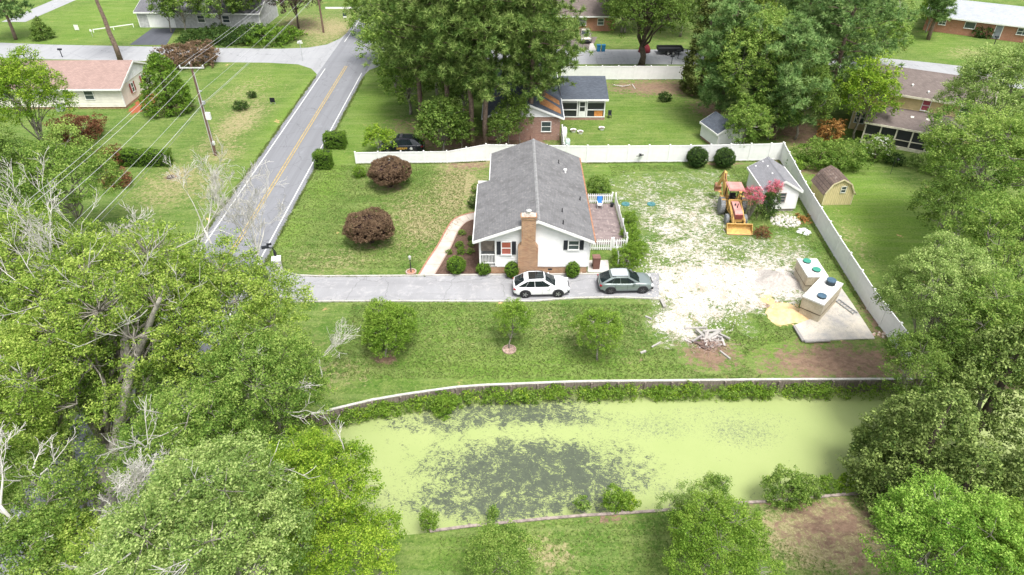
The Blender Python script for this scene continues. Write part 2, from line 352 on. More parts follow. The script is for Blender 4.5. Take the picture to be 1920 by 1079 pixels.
for a,u,v,ru,rv,s in [(0,1000,885,200,70,.76),(0,860,880,90,64,.58),(0,930,940,210,42,.64),(0,1080,930,120,40,.62),(0,1150,870,90,36,.5),(0,1020,835,60,20,.3),(0,960,775,180,30,.66),(0,820,795,110,24,.5),
                      (0,1180,905,90,26,.42),(0,760,830,40,24,.22),(0,1040,760,100,18,.5),(0,900,800,60,20,.35),(1,1390,810,90,36,.55),(1,1230,800,100,30,.50),(1,1330,780,140,26,.42),(1,1250,920,110,20,.4),
                      (1,900,960,160,24,.45),(1,1420,790,90,30,.4),(1,780,950,60,40,.3),(1,1550,760,60,14,.25),(2,1660,880,45,60,1.0),(2,1640,760,40,30,.6),(1,1100,790,90,24,.4),(0,1060,800,30,30,.2),(1,1290,900,60,24,.35)]:
    cx, cy = P(u, v, WZ); rx = ru/SC(cy, WZ); ry = (P(u,v-rv,WZ)[1]-P(u,v+rv,WZ)[1])/2
    e = s*np.exp(-(((X-cx)/rx)**2+((Y-cy)/ry)**2)**1.5*.7)
    if a == 0: op = np.maximum(op, e)
    elif a == 1: sk = np.maximum(sk, e)
    else: dp = np.maximum(dp, e)
o = link('pond_water', grid_mesh('pond_water', X, Y, np.full_like(X, WZ), pond_material(), {'open': op, 'speck': sk, 'deep': dp})); o['kind'] = 'structure'
# pond banks below the turf edges and a bed
EARTH = M('wet_earth', (.13,.10,.07), .95, .3, 3, bmp=.5)
mb = MB()
for fn, sgn in ((yn, 1), (ys, -1)):
    xs = px[::2]; n0 = len(mb.v)
    for x in xs: y = float(fn(x)); mb.v += [(x,y+.0*sgn,-.004),(x,y+.05*sgn,-1.6)]
    for i in range(len(xs)-1): mb.f.append((n0+2*i,n0+2*i+1,n0+2*i+3,n0+2*i+2)); mb.m.append(0)
struct('pond_bank', mb, EARTH)

ASPH = None
def asphalt(name, base, var=.12, cracks=True, light=None, lanes=True):
    m, nt, bs = nodes_of(name); tc = nt.nodes.new('ShaderNodeTexCoord'); V = tc.outputs['Object']
    c = mixc(nt, noise(nt, .35, 5, .65, V, .2, stretch=(1,.25,1)), tuple(x*(1-var) for x in base), tuple(x*(1+var) for x in base))
    c = mixc(nt, math_(nt,'MULTIPLY',ss(nt, noise(nt, 14, 3, .8, V), .45, .7),.28), c, tuple(x*.6 for x in base))
    c = mixc(nt, math_(nt,'MULTIPLY', ss(nt, noise(nt, .6, 4, .75, V, 0, off=(9,3,0), stretch=(2.2,.06,1) if lanes else (.12,1.4,1)), .46, .62), .28), c, tuple(x*.66 for x in base))
    c = mixc(nt, math_(nt,'MULTIPLY', ss(nt, noise(nt, .45, 5, .8, V, .5, off=(1,13,0)), .58, .66), .35), c, tuple(min(1,x*1.4) for x in base))
    if light: c = mixc(nt, math_(nt,'MULTIPLY',ss(nt, noise(nt, 1.1, 6, .8, V, .6), .5, .68),.7), c, light)
    if cracks:
        vo = nt.nodes.new('ShaderNodeTexVoronoi'); vo.feature = 'DISTANCE_TO_EDGE'; vo.inputs['Scale'].default_value = .22
        dn = nt.nodes.new('ShaderNodeTexNoise'); dn.inputs['Scale'].default_value = 1.2; nt.links.new(V, dn.inputs['Vector'])
        mx = nt.nodes.new('ShaderNodeVectorMath'); mx.operation = 'ADD'; nt.links.new(V, mx.inputs[0]); nt.links.new(dn.outputs['Color'], mx.inputs[1]); nt.links.new(mx.outputs[0], vo.inputs['Vector'])
        c = mixc(nt, math_(nt,'MULTIPLY', math_(nt,'SUBTRACT', 1, ss(nt, vo.outputs['Distance'], .0, .010)), .55), c, tuple(x*.4 for x in base))
    nt.links.new(c, bs.inputs['Base Color']); bs.inputs['Roughness'].default_value = .9; bs.inputs['Specular IOR Level'].default_value = .25
    bump(nt, bs, noise(nt, 30, 2, .8, V), .3, .01); return m
ROAD = asphalt('road_asphalt', (.205,.21,.225)); SIDE = asphalt('side_asphalt', (.32,.325,.335)); DARK = asphalt('new_asphalt', (.085,.09,.105), cracks=False)
DRIVE = asphalt('old_driveway', (.30,.30,.31), .3, True, (.40,.39,.39), False)
CONC = M('concrete', (.55,.53,.49), .9, .12, 1.2, fine=25, bmp=.2); WALK = M('walk_concrete', (.60,.52,.45), .9, .12, 1.0, fine=22, bmp=.2)
YEL = M('road_yellow', (.50,.36,.11), .8, .2, 3); WHT = M('road_white', (.66,.66,.64), .8, .12, 3)
def ribbon(name, pts, w, z, mat, parent=None, kind=True):
    mb = MB(); pts = [Vector((p[0],p[1])) for p in pts]
    for i, p in enumerate(pts):
        d = (pts[min(i+1,len(pts)-1)]-pts[max(i-1,0)]).normalized(); n = Vector((-d.y, d.x))*(w/2 if not hasattr(w,'__len__') else w[i]/2)
        mb.v += [(p.x+n.x,p.y+n.y,z),(p.x-n.x,p.y-n.y,z)]
        if i: mb.f.append((2*i-2,2*i-1,2*i+1,2*i)); mb.m.append(0)
    o = part(name, mb, mat, parent)
    if kind and parent is None: o['kind'] = 'structure'
    return o
def smoothpts(pts, n=6):
    out = []
    for i in range(len(pts)-1):
        p0 = pts[max(i-1,0)]; p1 = pts[i]; p2 = pts[i+1]; p3 = pts[min(i+2,len(pts)-1)]
        for k in range(n):
            t = k/n; out.append(tuple(.5*((2*b)+(-a+c)*t+(2*a-5*b+4*c-d)*t*t+(-a+3*b-3*c+d)*t**3) for a,b,c,d in zip(p0,p1,p2,p3)))
    out.append(tuple(pts[-1])); return out
def poly(name, pts, z, mat, parent=None):
    mb = MB(); mb.add([(p[0],p[1],z) for p in pts], [tuple(range(len(pts)))]); o = part(name, mb, mat, parent)
    if parent is None: o['kind'] = 'structure'
    return o
road = ribbon('road', [(-25.45,-30),(-25.45,60),(-25.4,104),(-25.2,150),(-25,420)], 7.1, .008, ROAD)
# side streets, the left one flared into the junction
fl = [(-250,137.5),(-77,115.9),(-50,114.2),(-38,113.6),(-33.5,114.2),(-30.8,116),(-29.3,119.5),(-28.7,124),(-28.6,100),(-29.3,101.5),(-30.5,103.6),(-33,105.6),(-38,106.4),(-50,106.8),(-73,108.1),(-250,128)]
poly('side_street', fl, .004, SIDE)
st = smoothpts([(-23,109.3),(0,109.4),(30,109.2),(48,107.3),(62,103.5),(80,95),(130,70)], 5)
ribbon('cross_street', st, 7.6, .004, SIDE)
poly('cross_street', [(-21.9,100.8),(-21.5,103),(-20,105),(-17,106),(-17,113),(-20,114),(-21.5,117),(-21.9,121)], .0055, SIDE)
for x, y0, y1 in ((-28.35,-30,103.5),(-28.2,117.5,400),(-22.45,-30,101.5),(-22.2,120,400)): ribbon('edge_line', [(x,y0),(x,(y0+y1)/2),(x,y1)], .12, .013, WHT)
for x in (-25.55,-25.25): ribbon('centre_line', [(x,-30),(x,60),(x,104.8)], .11, .013, YEL)
# driveway with kerbs
ds = [P(*q) for q in [(470,575),(560,567),(700,566),(900,566.5),(1000,566),(1050,562),(1090,560),(1165,559),(1236,562)]]
dn = [P(*q) for q in [(1236,512),(1150,515),(1000,516),(800,518),(700,519),(600,519.5),(560,518),(540,512.5),(527,507)]]
poly('driveway', [(-21.95,43.2)]+ds+dn+[(-21.95,50.0)], .012, DRIVE)
def kerb(name, pts, w, h, mat, label=None):
    mb = MB(); pts = [Vector((p[0],p[1])) for p in pts]
    for i, p in enumerate(pts):
        d = (pts[min(i+1,len(pts)-1)]-pts[max(i-1,0)]).normalized(); n = Vector((-d.y, d.x))*w/2
        mb.v += [(p.x+n.x,p.y+n.y,-.05),(p.x+n.x,p.y+n.y,h),(p.x-n.x,p.y-n.y,h),(p.x-n.x,p.y-n.y,-.05)]
        if i:
            for k in range(3): mb.f.append((4*i-4+k,4*i-3+k,4*i+1+k,4*i+k)); mb.m.append(0)
    mb.f += [(0,1,2,3),(4*len(pts)-1,4*len(pts)-2,4*len(pts)-3,4*len(pts)-4)]; mb.m += [0,0]
    o = part(name, mb, mat); o['kind'] = 'structure'; return o
kerb('kerb', ds[1:], .16, .10, CONC); kerb('kerb', dn[1:], .16, .10, CONC)
# front walk, bed, patio, pads
wl = smoothpts([P(*q) for q in [(786,518),(803,490),(822,462),(838,432),(850,415),(866,406),(893,399)]],4)
wr = smoothpts([P(*q) for q in [(812,518),(829,490),(845,462),(857,436),(866,424),(877,416),(893,412)]],4)
mb = MB(); 
for i,(a,b) in enumerate(zip(wl,wr)):
    mb.v += [(a[0],a[1],.05),(b[0],b[1],.05)]
    if i: mb.f.append((2*i-2,2*i-1,2*i+1,2*i)); mb.m.append(0)
struct('front_walk', mb, WALK)
jt = M('joint', (.25,.22,.19), .9)
for k in range(3, len(wl)-1, 3):
    a, b = Vector(wl[k]), Vector(wr[k]); ribbon('walk_joint', [a, b], .035, .055, jt)
BRICKR = brick_mat('edging_brick', (.42,.20,.13),(.33,.15,.10),(.4,.33,.28))
kerb('brick_edging', [(p[0]-.06,p[1]) for p in wl], .14, .09, BRICKR)
kerb('brick_edging', [(p[0]+.06,p[1]) for p in wr], .12, .08, BRICKR)
MULCH = M('bark_mulch', (.085,.05,.035), .95, .3, 5, fine=18, bmp=.8, col2=(.16,.10,.075))
bed = [wr[0]]+wr[1:-1]+[(-3.2,58.6),(-2.9,48.4)]
poly('mulch_bed', [(p[0]+.12,p[1]) for p in bed[:-2]]+[(-2.95,57.5),(-2.95,48.55)], .03, MULCH)
poly('mulch_bed', [(-2.9,48.5),(-2.9,49.0),(1.0,49.0),(1.0,48.5)], .03, MULCH)
poly('earth_bed', [(2.1,48.6),(2.1,49.0),(6.2,49.0),(6.2,48.6)], .03, M('bed_soil', (.26,.16,.11), .95, .2, 4, fine=20))
poly('white_pad', [P(*q) for q in [(1103,512),(1143,512),(1140,489),(1103,489)]], .03, M('pad_concrete', (.62,.58,.55), .9, .12, 2, fine=20))
PAVER = brick_mat('patio_paver', (.27,.215,.21),(.18,.145,.145),(.33,.29,.26), .6, .3, .012, mode='xy', stain=.5, blot=(.40,.33,.31))
mb = MB(); mb.bb(6.48,10.35,53.35,61.0,0,.12); struct('patio', mb, PAVER)
# far pads and drives
poly('asphalt_drive', [P(*q) for q in [(243,85),(312,85.5),(330,54),(285,54)]], .012, DARK)
poly('pickup_drive', [P(*q) for q in [(1048,94),(1108,95),(1120,70),(1062,70)]], .012, M('brown_drive', (.20,.165,.16), .9, .2, 1.5, fine=15))
poly('concrete_apron', [P(*q) for q in [(1104,95),(1118,95),(1112,82),(1106,82)]], .014, CONC)
ribbon('far_road', [P(25,42), P(60,27), P(100,10), P(135,-5)], 4.5, .008, SIDE)
poly('sidewalk', [P(*q) for q in [(610,17.5),(675,17.5),(675,14),(610,14)]], .008, CONC)
poly('old_parking', [P(*q) for q in [(95,1000),(150,1000),(165,900),(250,880),(240,960),(160,1079),(100,1079)]], .011, ROAD)
# slab and heaps by the tanks
sl_ = [P(*q) for q in [(1489,612),(1506,641),(1640,637),(1600,575),(1572,535),(1543,560),(1520,600)]]
SLAB = M('slab_concrete', (.66,.60,.50), .9, .15, .45, col2=(.33,.33,.34), fine=20)
mb = MB(); mb.prism(sl_[::-1] if False else sl_, 0, .09); struct('concrete_slab', mb, SLAB)
def heap(name, u, v, rx, ry, h, mat, seed, label, cat):
    rnd = np.random.RandomState(seed); n = 36; k = 12; cx, cy = P(u, v); mb = MB(); mb.v.append((0,0,h)); ph = rnd.rand(6)*6
    for i in range(1, k+1):
        t = i/k
        for j in range(n):
            a = 2*math.pi*j/n; q = 1+.12*math.sin(3*a+ph[0])+.07*math.sin(5*a+ph[1])
            z = h*(.5+.5*math.cos(math.pi*t))*(1+.15*math.sin(4*a+ph[2]+3*t))+rnd.uniform(-.02,.02)*(i<k)-(.03 if i==k else 0)
            mb.v.append((rx*q*t*math.cos(a), ry*q*t*math.sin(a), z))
    for j in range(n): mb.f.append((0,1+j,1+(j+1)%n)); mb.m.append(0)
    for i in range(k-1):
        for j in range(n): mb.f.append((1+i*n+j,1+(i+1)*n+j,1+(i+1)*n+(j+1)%n,1+i*n+(j+1)%n)); mb.m.append(0)
    o = part(name, mb, mat, smooth=True, loc=(cx,cy,0)); tag(o, label, cat); return o
heap('gravel_pile', 1457, 528, 2.1, 1.7, .75, M('grey_gravel', (.50,.46,.42), .95, .12, 4, fine=14, bmp=1, col2=(.36,.33,.30)), 1, 'low round heap of grey gravel left of the concrete tanks', 'gravel heap')
heap('sand_pile', 1478, 590, 2.0, 1.5, .35, M('yellow_sand', (.66,.50,.30), .95, .1, 2, col2=(.56,.38,.18), bmp=.4), 2, 'spread of orange yellow sand in front of the concrete tanks', 'sand heap')

# =====================================================================  BULKHEADS
CAP = M('bulkhead_cap', (.62,.60,.55), .8, .15, 2, fine=12); PLK = M('weathered_plank', (.24,.20,.17), .9, .25, 3, stretch=(4,4,.5)); CAPD = M('old_timber', (.34,.28,.25), .9, .25, 3)
def bulkhead(label, xs, fn, sgn, capmat, capw, z, name='bulkhead'):
    root = thing(name, label, 'bulkhead', (xs[0], float(fn(xs[0])), 0)); ox, oy = root.location.x, root.location.y
    L = 0
    for i in range(len(xs)-1):
        a = Vector((xs[i]-ox, float(fn(xs[i]))-oy)); b = Vector((xs[i+1]-ox, float(fn(xs[i+1]))-oy)); d = (b-a); n = Vector((-d.y,d.x)).normalized()*sgn
        mb = MB(); off = n*-.05
        mb.beam((a.x+off.x,a.y+off.y,z), (b.x+off.x,b.y+off.y,z), capw, .07); part('cap_board', mb, capmat, root)
        mb = MB(); off = n*-.10
        for k, zz in enumerate((-.14,-.42,-.70,-.98,-1.26)):
            o2 = off*(1+.12*((i+k) % 2)); mb.beam((a.x+o2.x,a.y+o2.y,zz), (b.x+o2.x,b.y+o2.y,zz), .05, .255)
        part('plank_wall', mb, PLK, root)
        mb = MB(); off = n*-.2; mb.tube((a.x+off.x,a.y+off.y,-1.6),(a.x+off.x,a.y+off.y,z-.05),.09,.08,8); part('pile', mb, PLK, root)
    return root
bulkhead('long timber retaining wall with white cap along the north bank of the pond', list(np.arange(-13.4,26.5,1.9))+[28.4], yn, 1, CAP, .17, .07)
bulkhead('low weathered brown timber edging along the south bank of the pond', list(np.arange(-4.6,34,2.2)), ys, -1, CAPD, .16, .06)
# =====================================================================  VEGETATION
LEAFCOUNT = [0]
def leaves(name, C_, Rr, n, size, mat, parent=None, seed=0, asp=.55, up=.8, tint=None, tj=.22, flat=.65, outc=None, origin=(0,0,0)):
    """C_: (N,3) spray centres, Rr: spray radius; n leaves in every spray, each a small rhombus"""
    rs = np.random.RandomState(seed); N = len(C_)
    if N == 0: return None
    ctr = np.repeat(C_, n, 0); T = N*n; LEAFCOUNT[0] += T
    Rv = np.repeat(np.broadcast_to(Rr, (N,)), n)[:, None]
    d = rs.normal(size=(T,3)); d /= np.linalg.norm(d, axis=1, keepdims=True); d *= np.power(rs.rand(T,1), .45); d[:,2] *= flat
    p = ctr+d*Rv
    nrm = rs.normal(size=(T,3))*.55; nrm[:,2] += up; nrm += d*.7
    nrm /= np.linalg.norm(nrm, axis=1, keepdims=True)
    a = rs.normal(size=(T,3)); a -= nrm*(a*nrm).sum(1, keepdims=True); a /= np.linalg.norm(a, axis=1, keepdims=True); b = np.cross(nrm, a)
    L = (size*(.5+.95*rs.rand(T,1)**1.6))/2
    q = np.stack([p-a*L, p+b*L*asp-a*L*.1, p+a*L, p-b*L*asp-a*L*.1], 1)-np.array(origin)
    co = q.reshape(-1,3).astype(np.float32); idx = np.arange(T*4, dtype=np.int32).reshape(T,4)
    me = quad_mesh(name, co, idx, mat)
    t0 = rs.uniform(.3,.7,N) if tint is None else tint
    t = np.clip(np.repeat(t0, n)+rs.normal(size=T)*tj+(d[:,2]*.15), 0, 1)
    at = me.attributes.new('tint', 'FLOAT', 'POINT'); at.data.foreach_set('value', np.repeat(t, 4).astype(np.float32))
    return link(name, me, parent)
def needles(name, C_, Rr, n, mat, parent, seed=0, width=.05, origin=(0,0,0), up=.3):
    rs = np.random.RandomState(seed); N = len(C_); T = N*n; LEAFCOUNT[0] += T//2
    ctr = np.repeat(C_, n, 0); d = rs.normal(size=(T,3)); d[:,2] = d[:,2]*.8+up; d /= np.linalg.norm(d, axis=1, keepdims=True)
    Rv = np.repeat(np.broadcast_to(Rr, (N,)), n)[:, None]*rs.uniform(.6,1.15,(T,1)); s = np.cross(d, rs.normal(size=(T,3))); s /= np.linalg.norm(s, axis=1, keepdims=True)
    p0 = ctr+d*Rv*.12; q = np.stack([p0+s*width, p0-s*width, ctr+d*Rv], 1)-np.array(origin)
    me = quad_mesh(name, q.reshape(-1,3).astype(np.float32), np.arange(T*3, dtype=np.int32).reshape(T,3), mat)
    t = np.clip(np.repeat(rs.uniform(.25,.75,N), n)+rs.normal(size=T)*.2, 0, 1)
    at = me.attributes.new('tint', 'FLOAT', 'POINT'); at.data.foreach_set('value', np.repeat(t, 3).astype(np.float32))
    return link(name, me, parent)
def curve_pts(a, b, sag, k, rnd, jit=.06):
    a = Vector(a); b = Vector(b); L = (b-a).length; out = []
    for i in range(k+1):
        t = i/k; p = a.lerp(b, t); p.z += sag*math.sin(math.pi*t)
        if 0 < i < k: p += Vector((rnd.uniform(-1,1), rnd.uniform(-1,1), rnd.uniform(-1,1)))*L*jit
        out.append(p)
    return out
BARK = M('bark_grey', (.36,.33,.28), .95, .25, 3, fine=12, bmp=.6); BARKP = M('bark_pine', (.25,.18,.14), .95, .25, 4, fine=10, bmp=.8)
BARKD = M('bark_dark', (.13,.10,.08), .95, .25, 3, fine=12); DEAD = M('dead_wood', (.60,.58,.53), .9, .12, 2, col2=(.44,.42,.38))
LM = {
 'maple':  leaf_mat('leaf_maple', (.06,.12,.014), (.20,.32,.042), (.47,.57,.13)),
 'bright': leaf_mat('leaf_bright', (.055,.13,.012), (.17,.30,.022), (.40,.53,.065)),
 'pale':   leaf_mat('leaf_pale', (.07,.135,.03), (.23,.345,.085), (.48,.58,.21)),
 'fresh':  leaf_mat('leaf_fresh', (.05,.13,.015), (.16,.32,.035), (.38,.56,.11)),
 'dark':   leaf_mat('leaf_dark', (.035,.08,.013), (.105,.185,.032), (.25,.35,.08)),
 'green':  leaf_mat('leaf_green', (.045,.105,.016), (.155,.27,.044), (.37,.48,.12)),
 'lawn':   leaf_mat('leaf_lawn_tree', (.06,.13,.012), (.15,.27,.03), (.30,.43,.07)),
 'cedar':  leaf_mat('leaf_cedar', (.04,.08,.017), (.14,.205,.046), (.31,.39,.12), .2),
 'cedard': leaf_mat('leaf_cedar_dark', (.035,.05,.012), (.085,.11,.022), (.17,.20,.06), .2),
 'red':    leaf_mat('leaf_burgundy', (.05,.03,.018), (.155,.095,.062), (.29,.20,.12), .2),
 'redb':   leaf_mat('leaf_redbush', (.06,.02,.012), (.17,.06,.035), (.30,.16,.08), .2),
 'purple': leaf_mat('leaf_purple', (.015,.008,.012), (.045,.022,.03), (.10,.055,.06), .15),
 'box':    leaf_mat('leaf_box', (.035,.08,.01), (.09,.18,.018), (.21,.34,.04), .2),
 'boxd':   leaf_mat('leaf_box_dark', (.015,.04,.01), (.035,.075,.015), (.09,.15,.03), .15),
 'pink':   leaf_mat('petal_pink', (.42,.05,.10), (.62,.12,.20), (.75,.30,.36), .25),
 'white':  leaf_mat('petal_white', (.6,.62,.5), (.75,.76,.68), (.85,.85,.8), .25),
 'pineN':  leaf_mat('needle_pine', (.04,.095,.02), (.15,.24,.055), (.36,.46,.14), .2),
 'pineB':  leaf_mat('needle_bluegreen', (.05,.12,.035), (.165,.285,.085), (.36,.49,.18), .2),
 'brownl': leaf_mat('leaf_brown', (.12,.05,.015), (.30,.14,.04), (.5,.30,.10), .15),
}
def fib(n, rnd, zmin=-.35):
    out = []
    for i in range(n*3):
        z = 1-2*(i+.5)/(n*3)
    off = rnd.random()*6.28; k = 0
    m = int(n/((1-zmin)/2))+1
    for i in range(m):
        z = 1-2*(i+.5)/m
        if z < zmin: continue
        r = math.sqrt(max(0,1-z*z)); t = off+i*2.399963
        out.append(Vector((r*math.cos(t), r*math.sin(t), z)))
    return out
# a wind-broken opening on the south side of the big forked maple shows its trunk
POCKET = []
def _pk(a, b, n):
    for i in range(n): POCKET.append(PV(*a).lerp(PV(*b), i/n))
FORK = [[(205,955,0),(218,830,4.2),(245,700,8.0),(275,622,10.2),(300,560,12.6)],[(245,700,8.0),(236,640,9.8),(238,575,11.8)]]
_pk((212,880,2.6),(245,700,8.0),7); _pk((245,700,8.0),(275,622,10.2),4); _pk((275,622,10.2),(295,572,12.2),3); _pk((245,700,8.0),(237,600,11.0),3)
PD = Vector((0,-.80,.60)).normalized()
def in_pocket(x, y, z):
    p = Vector((x,y,z))
    for s in POCKET:
        d = p-s; t = d.dot(PD)
        if -.5 < t < 9 and (d-PD*t).length < .62: return True
    return False
def tree(name, label, x, y, zc, Rxy, Rz, kind, seed, lobes=14, lsize=.17, spr=.42, dens=1.0, nleaf=34, lobek=.40, trunk_r=None, bark=None, group=None, cat='tree', lean=(0,0), twigs=.10, trunk_z0=0.0,
         deadtwigs=0, gap=.0, wob=.16, base=None, opening=None):
    rnd = random.Random(seed); rs = np.random.RandomState(seed)
    root = thing(name, label, cat, (x, y, trunk_z0), 0, group); C0 = Vector((lean[0], lean[1], zc-trunk_z0))
    bm_ = MB(); tr = trunk_r or max(.05, Rxy*.045); bark = bark or BARK
    b0 = Vector(base)-Vector((x,y,0)) if base else Vector((0,0,0)); b0.z = -.15
    top = C0+Vector((0,0,Rz*.45)); tp = curve_pts(b0, top, 0, 7, rnd, .025)
    bm_.path(tp, [tr*(1.25 if i==0 else 1)*(1-.75*i/7) for i in range(8)], 8); part('trunk', bm_, bark, root, True)
    lm = MB(); cs = []; tints = []
    Ls = []
    for d in fib(lobes, rnd): 
        k = rnd.uniform(.52,.72)+rnd.uniform(-wob,wob)*.6
        Ls.append((C0+Vector((d.x*Rxy*k, d.y*Rxy*k, d.z*Rz*k)), Rxy*lobek*rnd.uniform(.75,1.2), Rz*max(lobek,.45)*rnd.uniform(.75,1.15)))
    Ls.append((C0+Vector((0,0,Rz*.2)), Rxy*lobek*1.2, Rz*lobek*1.2))
    for (c, lr, lz) in Ls:
        ti = max(1, min(6, int(rnd.uniform(2,5)))); s0 = tp[ti]
        if s0.z > c.z-.2: s0 = tp[max(1,ti-2)]
        lp = curve_pts(s0, c, Rz*.05, 4, rnd, .07); lm.path(lp, [tr*.42, tr*.34, tr*.26, tr*.18, tr*.1], 5)
        n = int(dens*2.6*(lr*lr*.6+lr*lz*1.0)*3.4/(spr*spr*3.2))+3
        lt = rnd.uniform(.34,.66)
        for i in range(n):
            z = rnd.uniform(-.55,1); t = rnd.uniform(0,6.2832); r = math.sqrt(1-z*z); k = rnd.uniform(.72,1.08)+ (rnd.random()<.08)*.18
            p = c+Vector((r*math.cos(t)*lr*k, r*math.sin(t)*lr*k, z*lz*k))
            q = p-C0; e = math.sqrt((q.x/Rxy)**2+(q.y/Rxy)**2+(q.z/Rz)**2)
            if e < .5: continue
            if gap and rnd.random() < gap: continue
            if POCKET and rnd.random() < .9 and in_pocket(p.x+x, p.y+y, p.z+trunk_z0): continue
            if opening and abs(p.x-opening[0]) < opening[1] and p.y < C0.y+opening[2]: continue
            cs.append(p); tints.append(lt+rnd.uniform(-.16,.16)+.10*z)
            if rnd.random() < twigs: lm.path(curve_pts(c, p, 0, 3, rnd, .09), [tr*.10+.012, tr*.07+.01, tr*.04+.008, .006], 3, False)
    part('limb', lm, bark, root, True)
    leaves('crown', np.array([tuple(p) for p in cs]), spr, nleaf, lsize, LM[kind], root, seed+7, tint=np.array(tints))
    if deadtwigs:
        dm = MB()
        for i in range(int(deadtwigs*.6)):
            c, lr, lz = rnd.choice(Ls); d = Vector((rnd.uniform(-1,1), rnd.uniform(-1.2,.4), rnd.uniform(.1,.8))).normalized()
            bare(dm, c+Vector((d.x*lr*.4,d.y*lr*.4,d.z*lz*.6)), d, rnd.uniform(1.8,3.4)*Rxy/6, .045, 2, rnd)
        part('dead_twig', dm, DEAD, root, True)['kind'] = 'stuff'
    return root
def bare(mb, p, d, L, r, depth, rnd, up=.12):
    n = 4; pts = [Vector(p)]; rr = [r]; dd = Vector(d).normalized(); forks = []
    for i in range(n):
        dd = (dd+Vector((rnd.uniform(-1,1),rnd.uniform(-1,1),rnd.uniform(-.6,1)))*.16+Vector((0,0,up*.3))).normalized()
        pts.append(pts[-1]+dd*L/n); rr.append(max(.010, r*(1-.7*(i+1)/n))); forks.append((pts[-1], dd.copy(), rr[-1]))
    mb.path(pts, rr, 5 if r > .05 else 3, False)
    if depth > 0:
        for (q, e, r2) in forks:
            for k in range(rnd.choice((0,1,1,1,2))):
                s = e.cross(Vector((rnd.uniform(-1,1),rnd.uniform(-1,1),rnd.uniform(-1,1)))).normalized()
                bare(mb, q, (e+s*rnd.uniform(.5,1.0)), L*rnd.uniform(.42,.62), max(r2*.66,.015), depth-1, rnd, up)
def dead_tree(label, base, H, d, L, r, seed, depth=3, group=None, limbs=3):
    rnd = random.Random(seed); root = thing('dead_tree', label, 'dead tree', (base[0],base[1],0), 0, group); mb = MB()
    top = Vector((rnd.uniform(-.5,.5), rnd.uniform(-.5,.5), H)); pts = curve_pts((0,0,-.1), top, 0, 6, rnd, .03); mb.path(pts, [r*(1.2-.6*i/6) for i in range(7)], 8)
    part('trunk', mb, DEAD, root, True); mb = MB()
    for i in range(limbs):
        dd = Vector(d)+Vector((rnd.uniform(-.5,.5),rnd.uniform(-.5,.5),rnd.uniform(-.2,.4)))
        bare(mb, top-Vector((0,0,rnd.uniform(0,H*.15))), dd, L*rnd.uniform(.75,1.1), r*.55, depth, rnd)
    part('bare_branch', mb, DEAD, root, True); return root
def pine(label, base, H, z0, Rc, seed, kind='pineN', n=40, tuft=.5, nn=26, width=.075, group='tall pines behind the house', name='pine_tree', r=.26, lean=(0,0), shape=.6, per=11, cat='pine tree', bark=None):
    rnd = random.Random(seed); root = thing(name, label, cat, (base[0],base[1],0), 0, group)
    tp = curve_pts((0,0,-.15),(lean[0],lean[1],H),0,8,rnd,.006); mb = MB(); mb.path(tp,[r*(1.15-.95*i/8) for i in range(9)],9); part('trunk', mb, bark or BARKP, root, True)
    lm = MB(); cs = []
    for i in range(n):
        t = (i+.5)/n; z = z0+(H-z0)*t; q = z/H*8; k = min(7,int(q)); s = tp[k].lerp(tp[k+1], q-k)
        prof = math.sin(math.pi*min(1,(t*.86+.12)))**shape; L = Rc*prof*rnd.uniform(.65,1.1); a = i*2.4+rnd.uniform(-.4,.4)
        e = s+Vector((math.cos(a)*L, math.sin(a)*L, L*rnd.uniform(.05,.45)))
        bp = curve_pts(s, e, -L*.06, 4, rnd, .05); lm.path(bp, [r*.28,r*.22,r*.16,r*.1,r*.05], 4, False)
        for j in range(max(4,int(per*L/Rc))):
            u = rnd.uniform(.35,1.05); m = bp[min(3,int(u*4))].lerp(bp[min(4,int(u*4)+1)], u*4-int(u*4) if u < 1 else 1)
            w_ = L*.30*(1.15-.4*u)+.15; cs.append(m+Vector((rnd.gauss(0,w_*.7),rnd.gauss(0,w_*.7),rnd.uniform(-.1,.55)*w_*1.3)))
    part('limb', lm, bark or BARKP, root, True)
    needles('crown', np.array([tuple(c) for c in cs]), tuft, nn, LM[kind], root, seed+3, width); return root
def conifer(name, label, x, y, H, Rb, kind, seed, z0=.2, lsize=.2, spr=.4, dens=1.0, nleaf=30, group=None, cat='tree', power=.8, bulge=.25, cap=.5):
    """dense cone or column clothed to the ground"""
    rnd = random.Random(seed); root = thing(name, label, cat, (x,y,0), 0, group); mb = MB(); mb.path([(0,0,-.1),(0,0,H*.5),(0,0,H*.93)],[Rb*.07+.05,Rb*.05+.03,.02],7); part('trunk', mb, BARKD, root, True)
    cs = []; ti = []; n = int(dens*3.1*Rb*H/(spr*spr*.8)); ph = [rnd.uniform(0,6.28) for _ in range(5)]
    for i in range(n):
        t = 1-math.sqrt(1-rnd.random()*.985) if rnd.random() < .5 else rnd.random(); z = z0+(H-z0)*t; a = rnd.uniform(0,6.2832)
        rad = Rb*((1-t)**power)*(bulge+ (1-bulge)*min(1,(t+.15)/.3))
        rad *= 1+.13*math.sin(3*a+ph[0]+5*t)+.11*math.sin(5*a+ph[1]-9*t)+.09*math.sin(14*t+ph[2]+a)
        k = rnd.uniform(.80,1.06); cs.append((rad*k*math.cos(a), rad*k*math.sin(a), z+rnd.uniform(-.1,.1))); ti.append(.3+.35*k*rnd.random()+.2*(k-.7)+.12*math.sin(5*a+ph[1]-9*t))
    leaves('crown', np.array(cs), spr, nleaf, lsize, LM[kind], root, seed+5, tint=np.array(ti), up=.7); return root
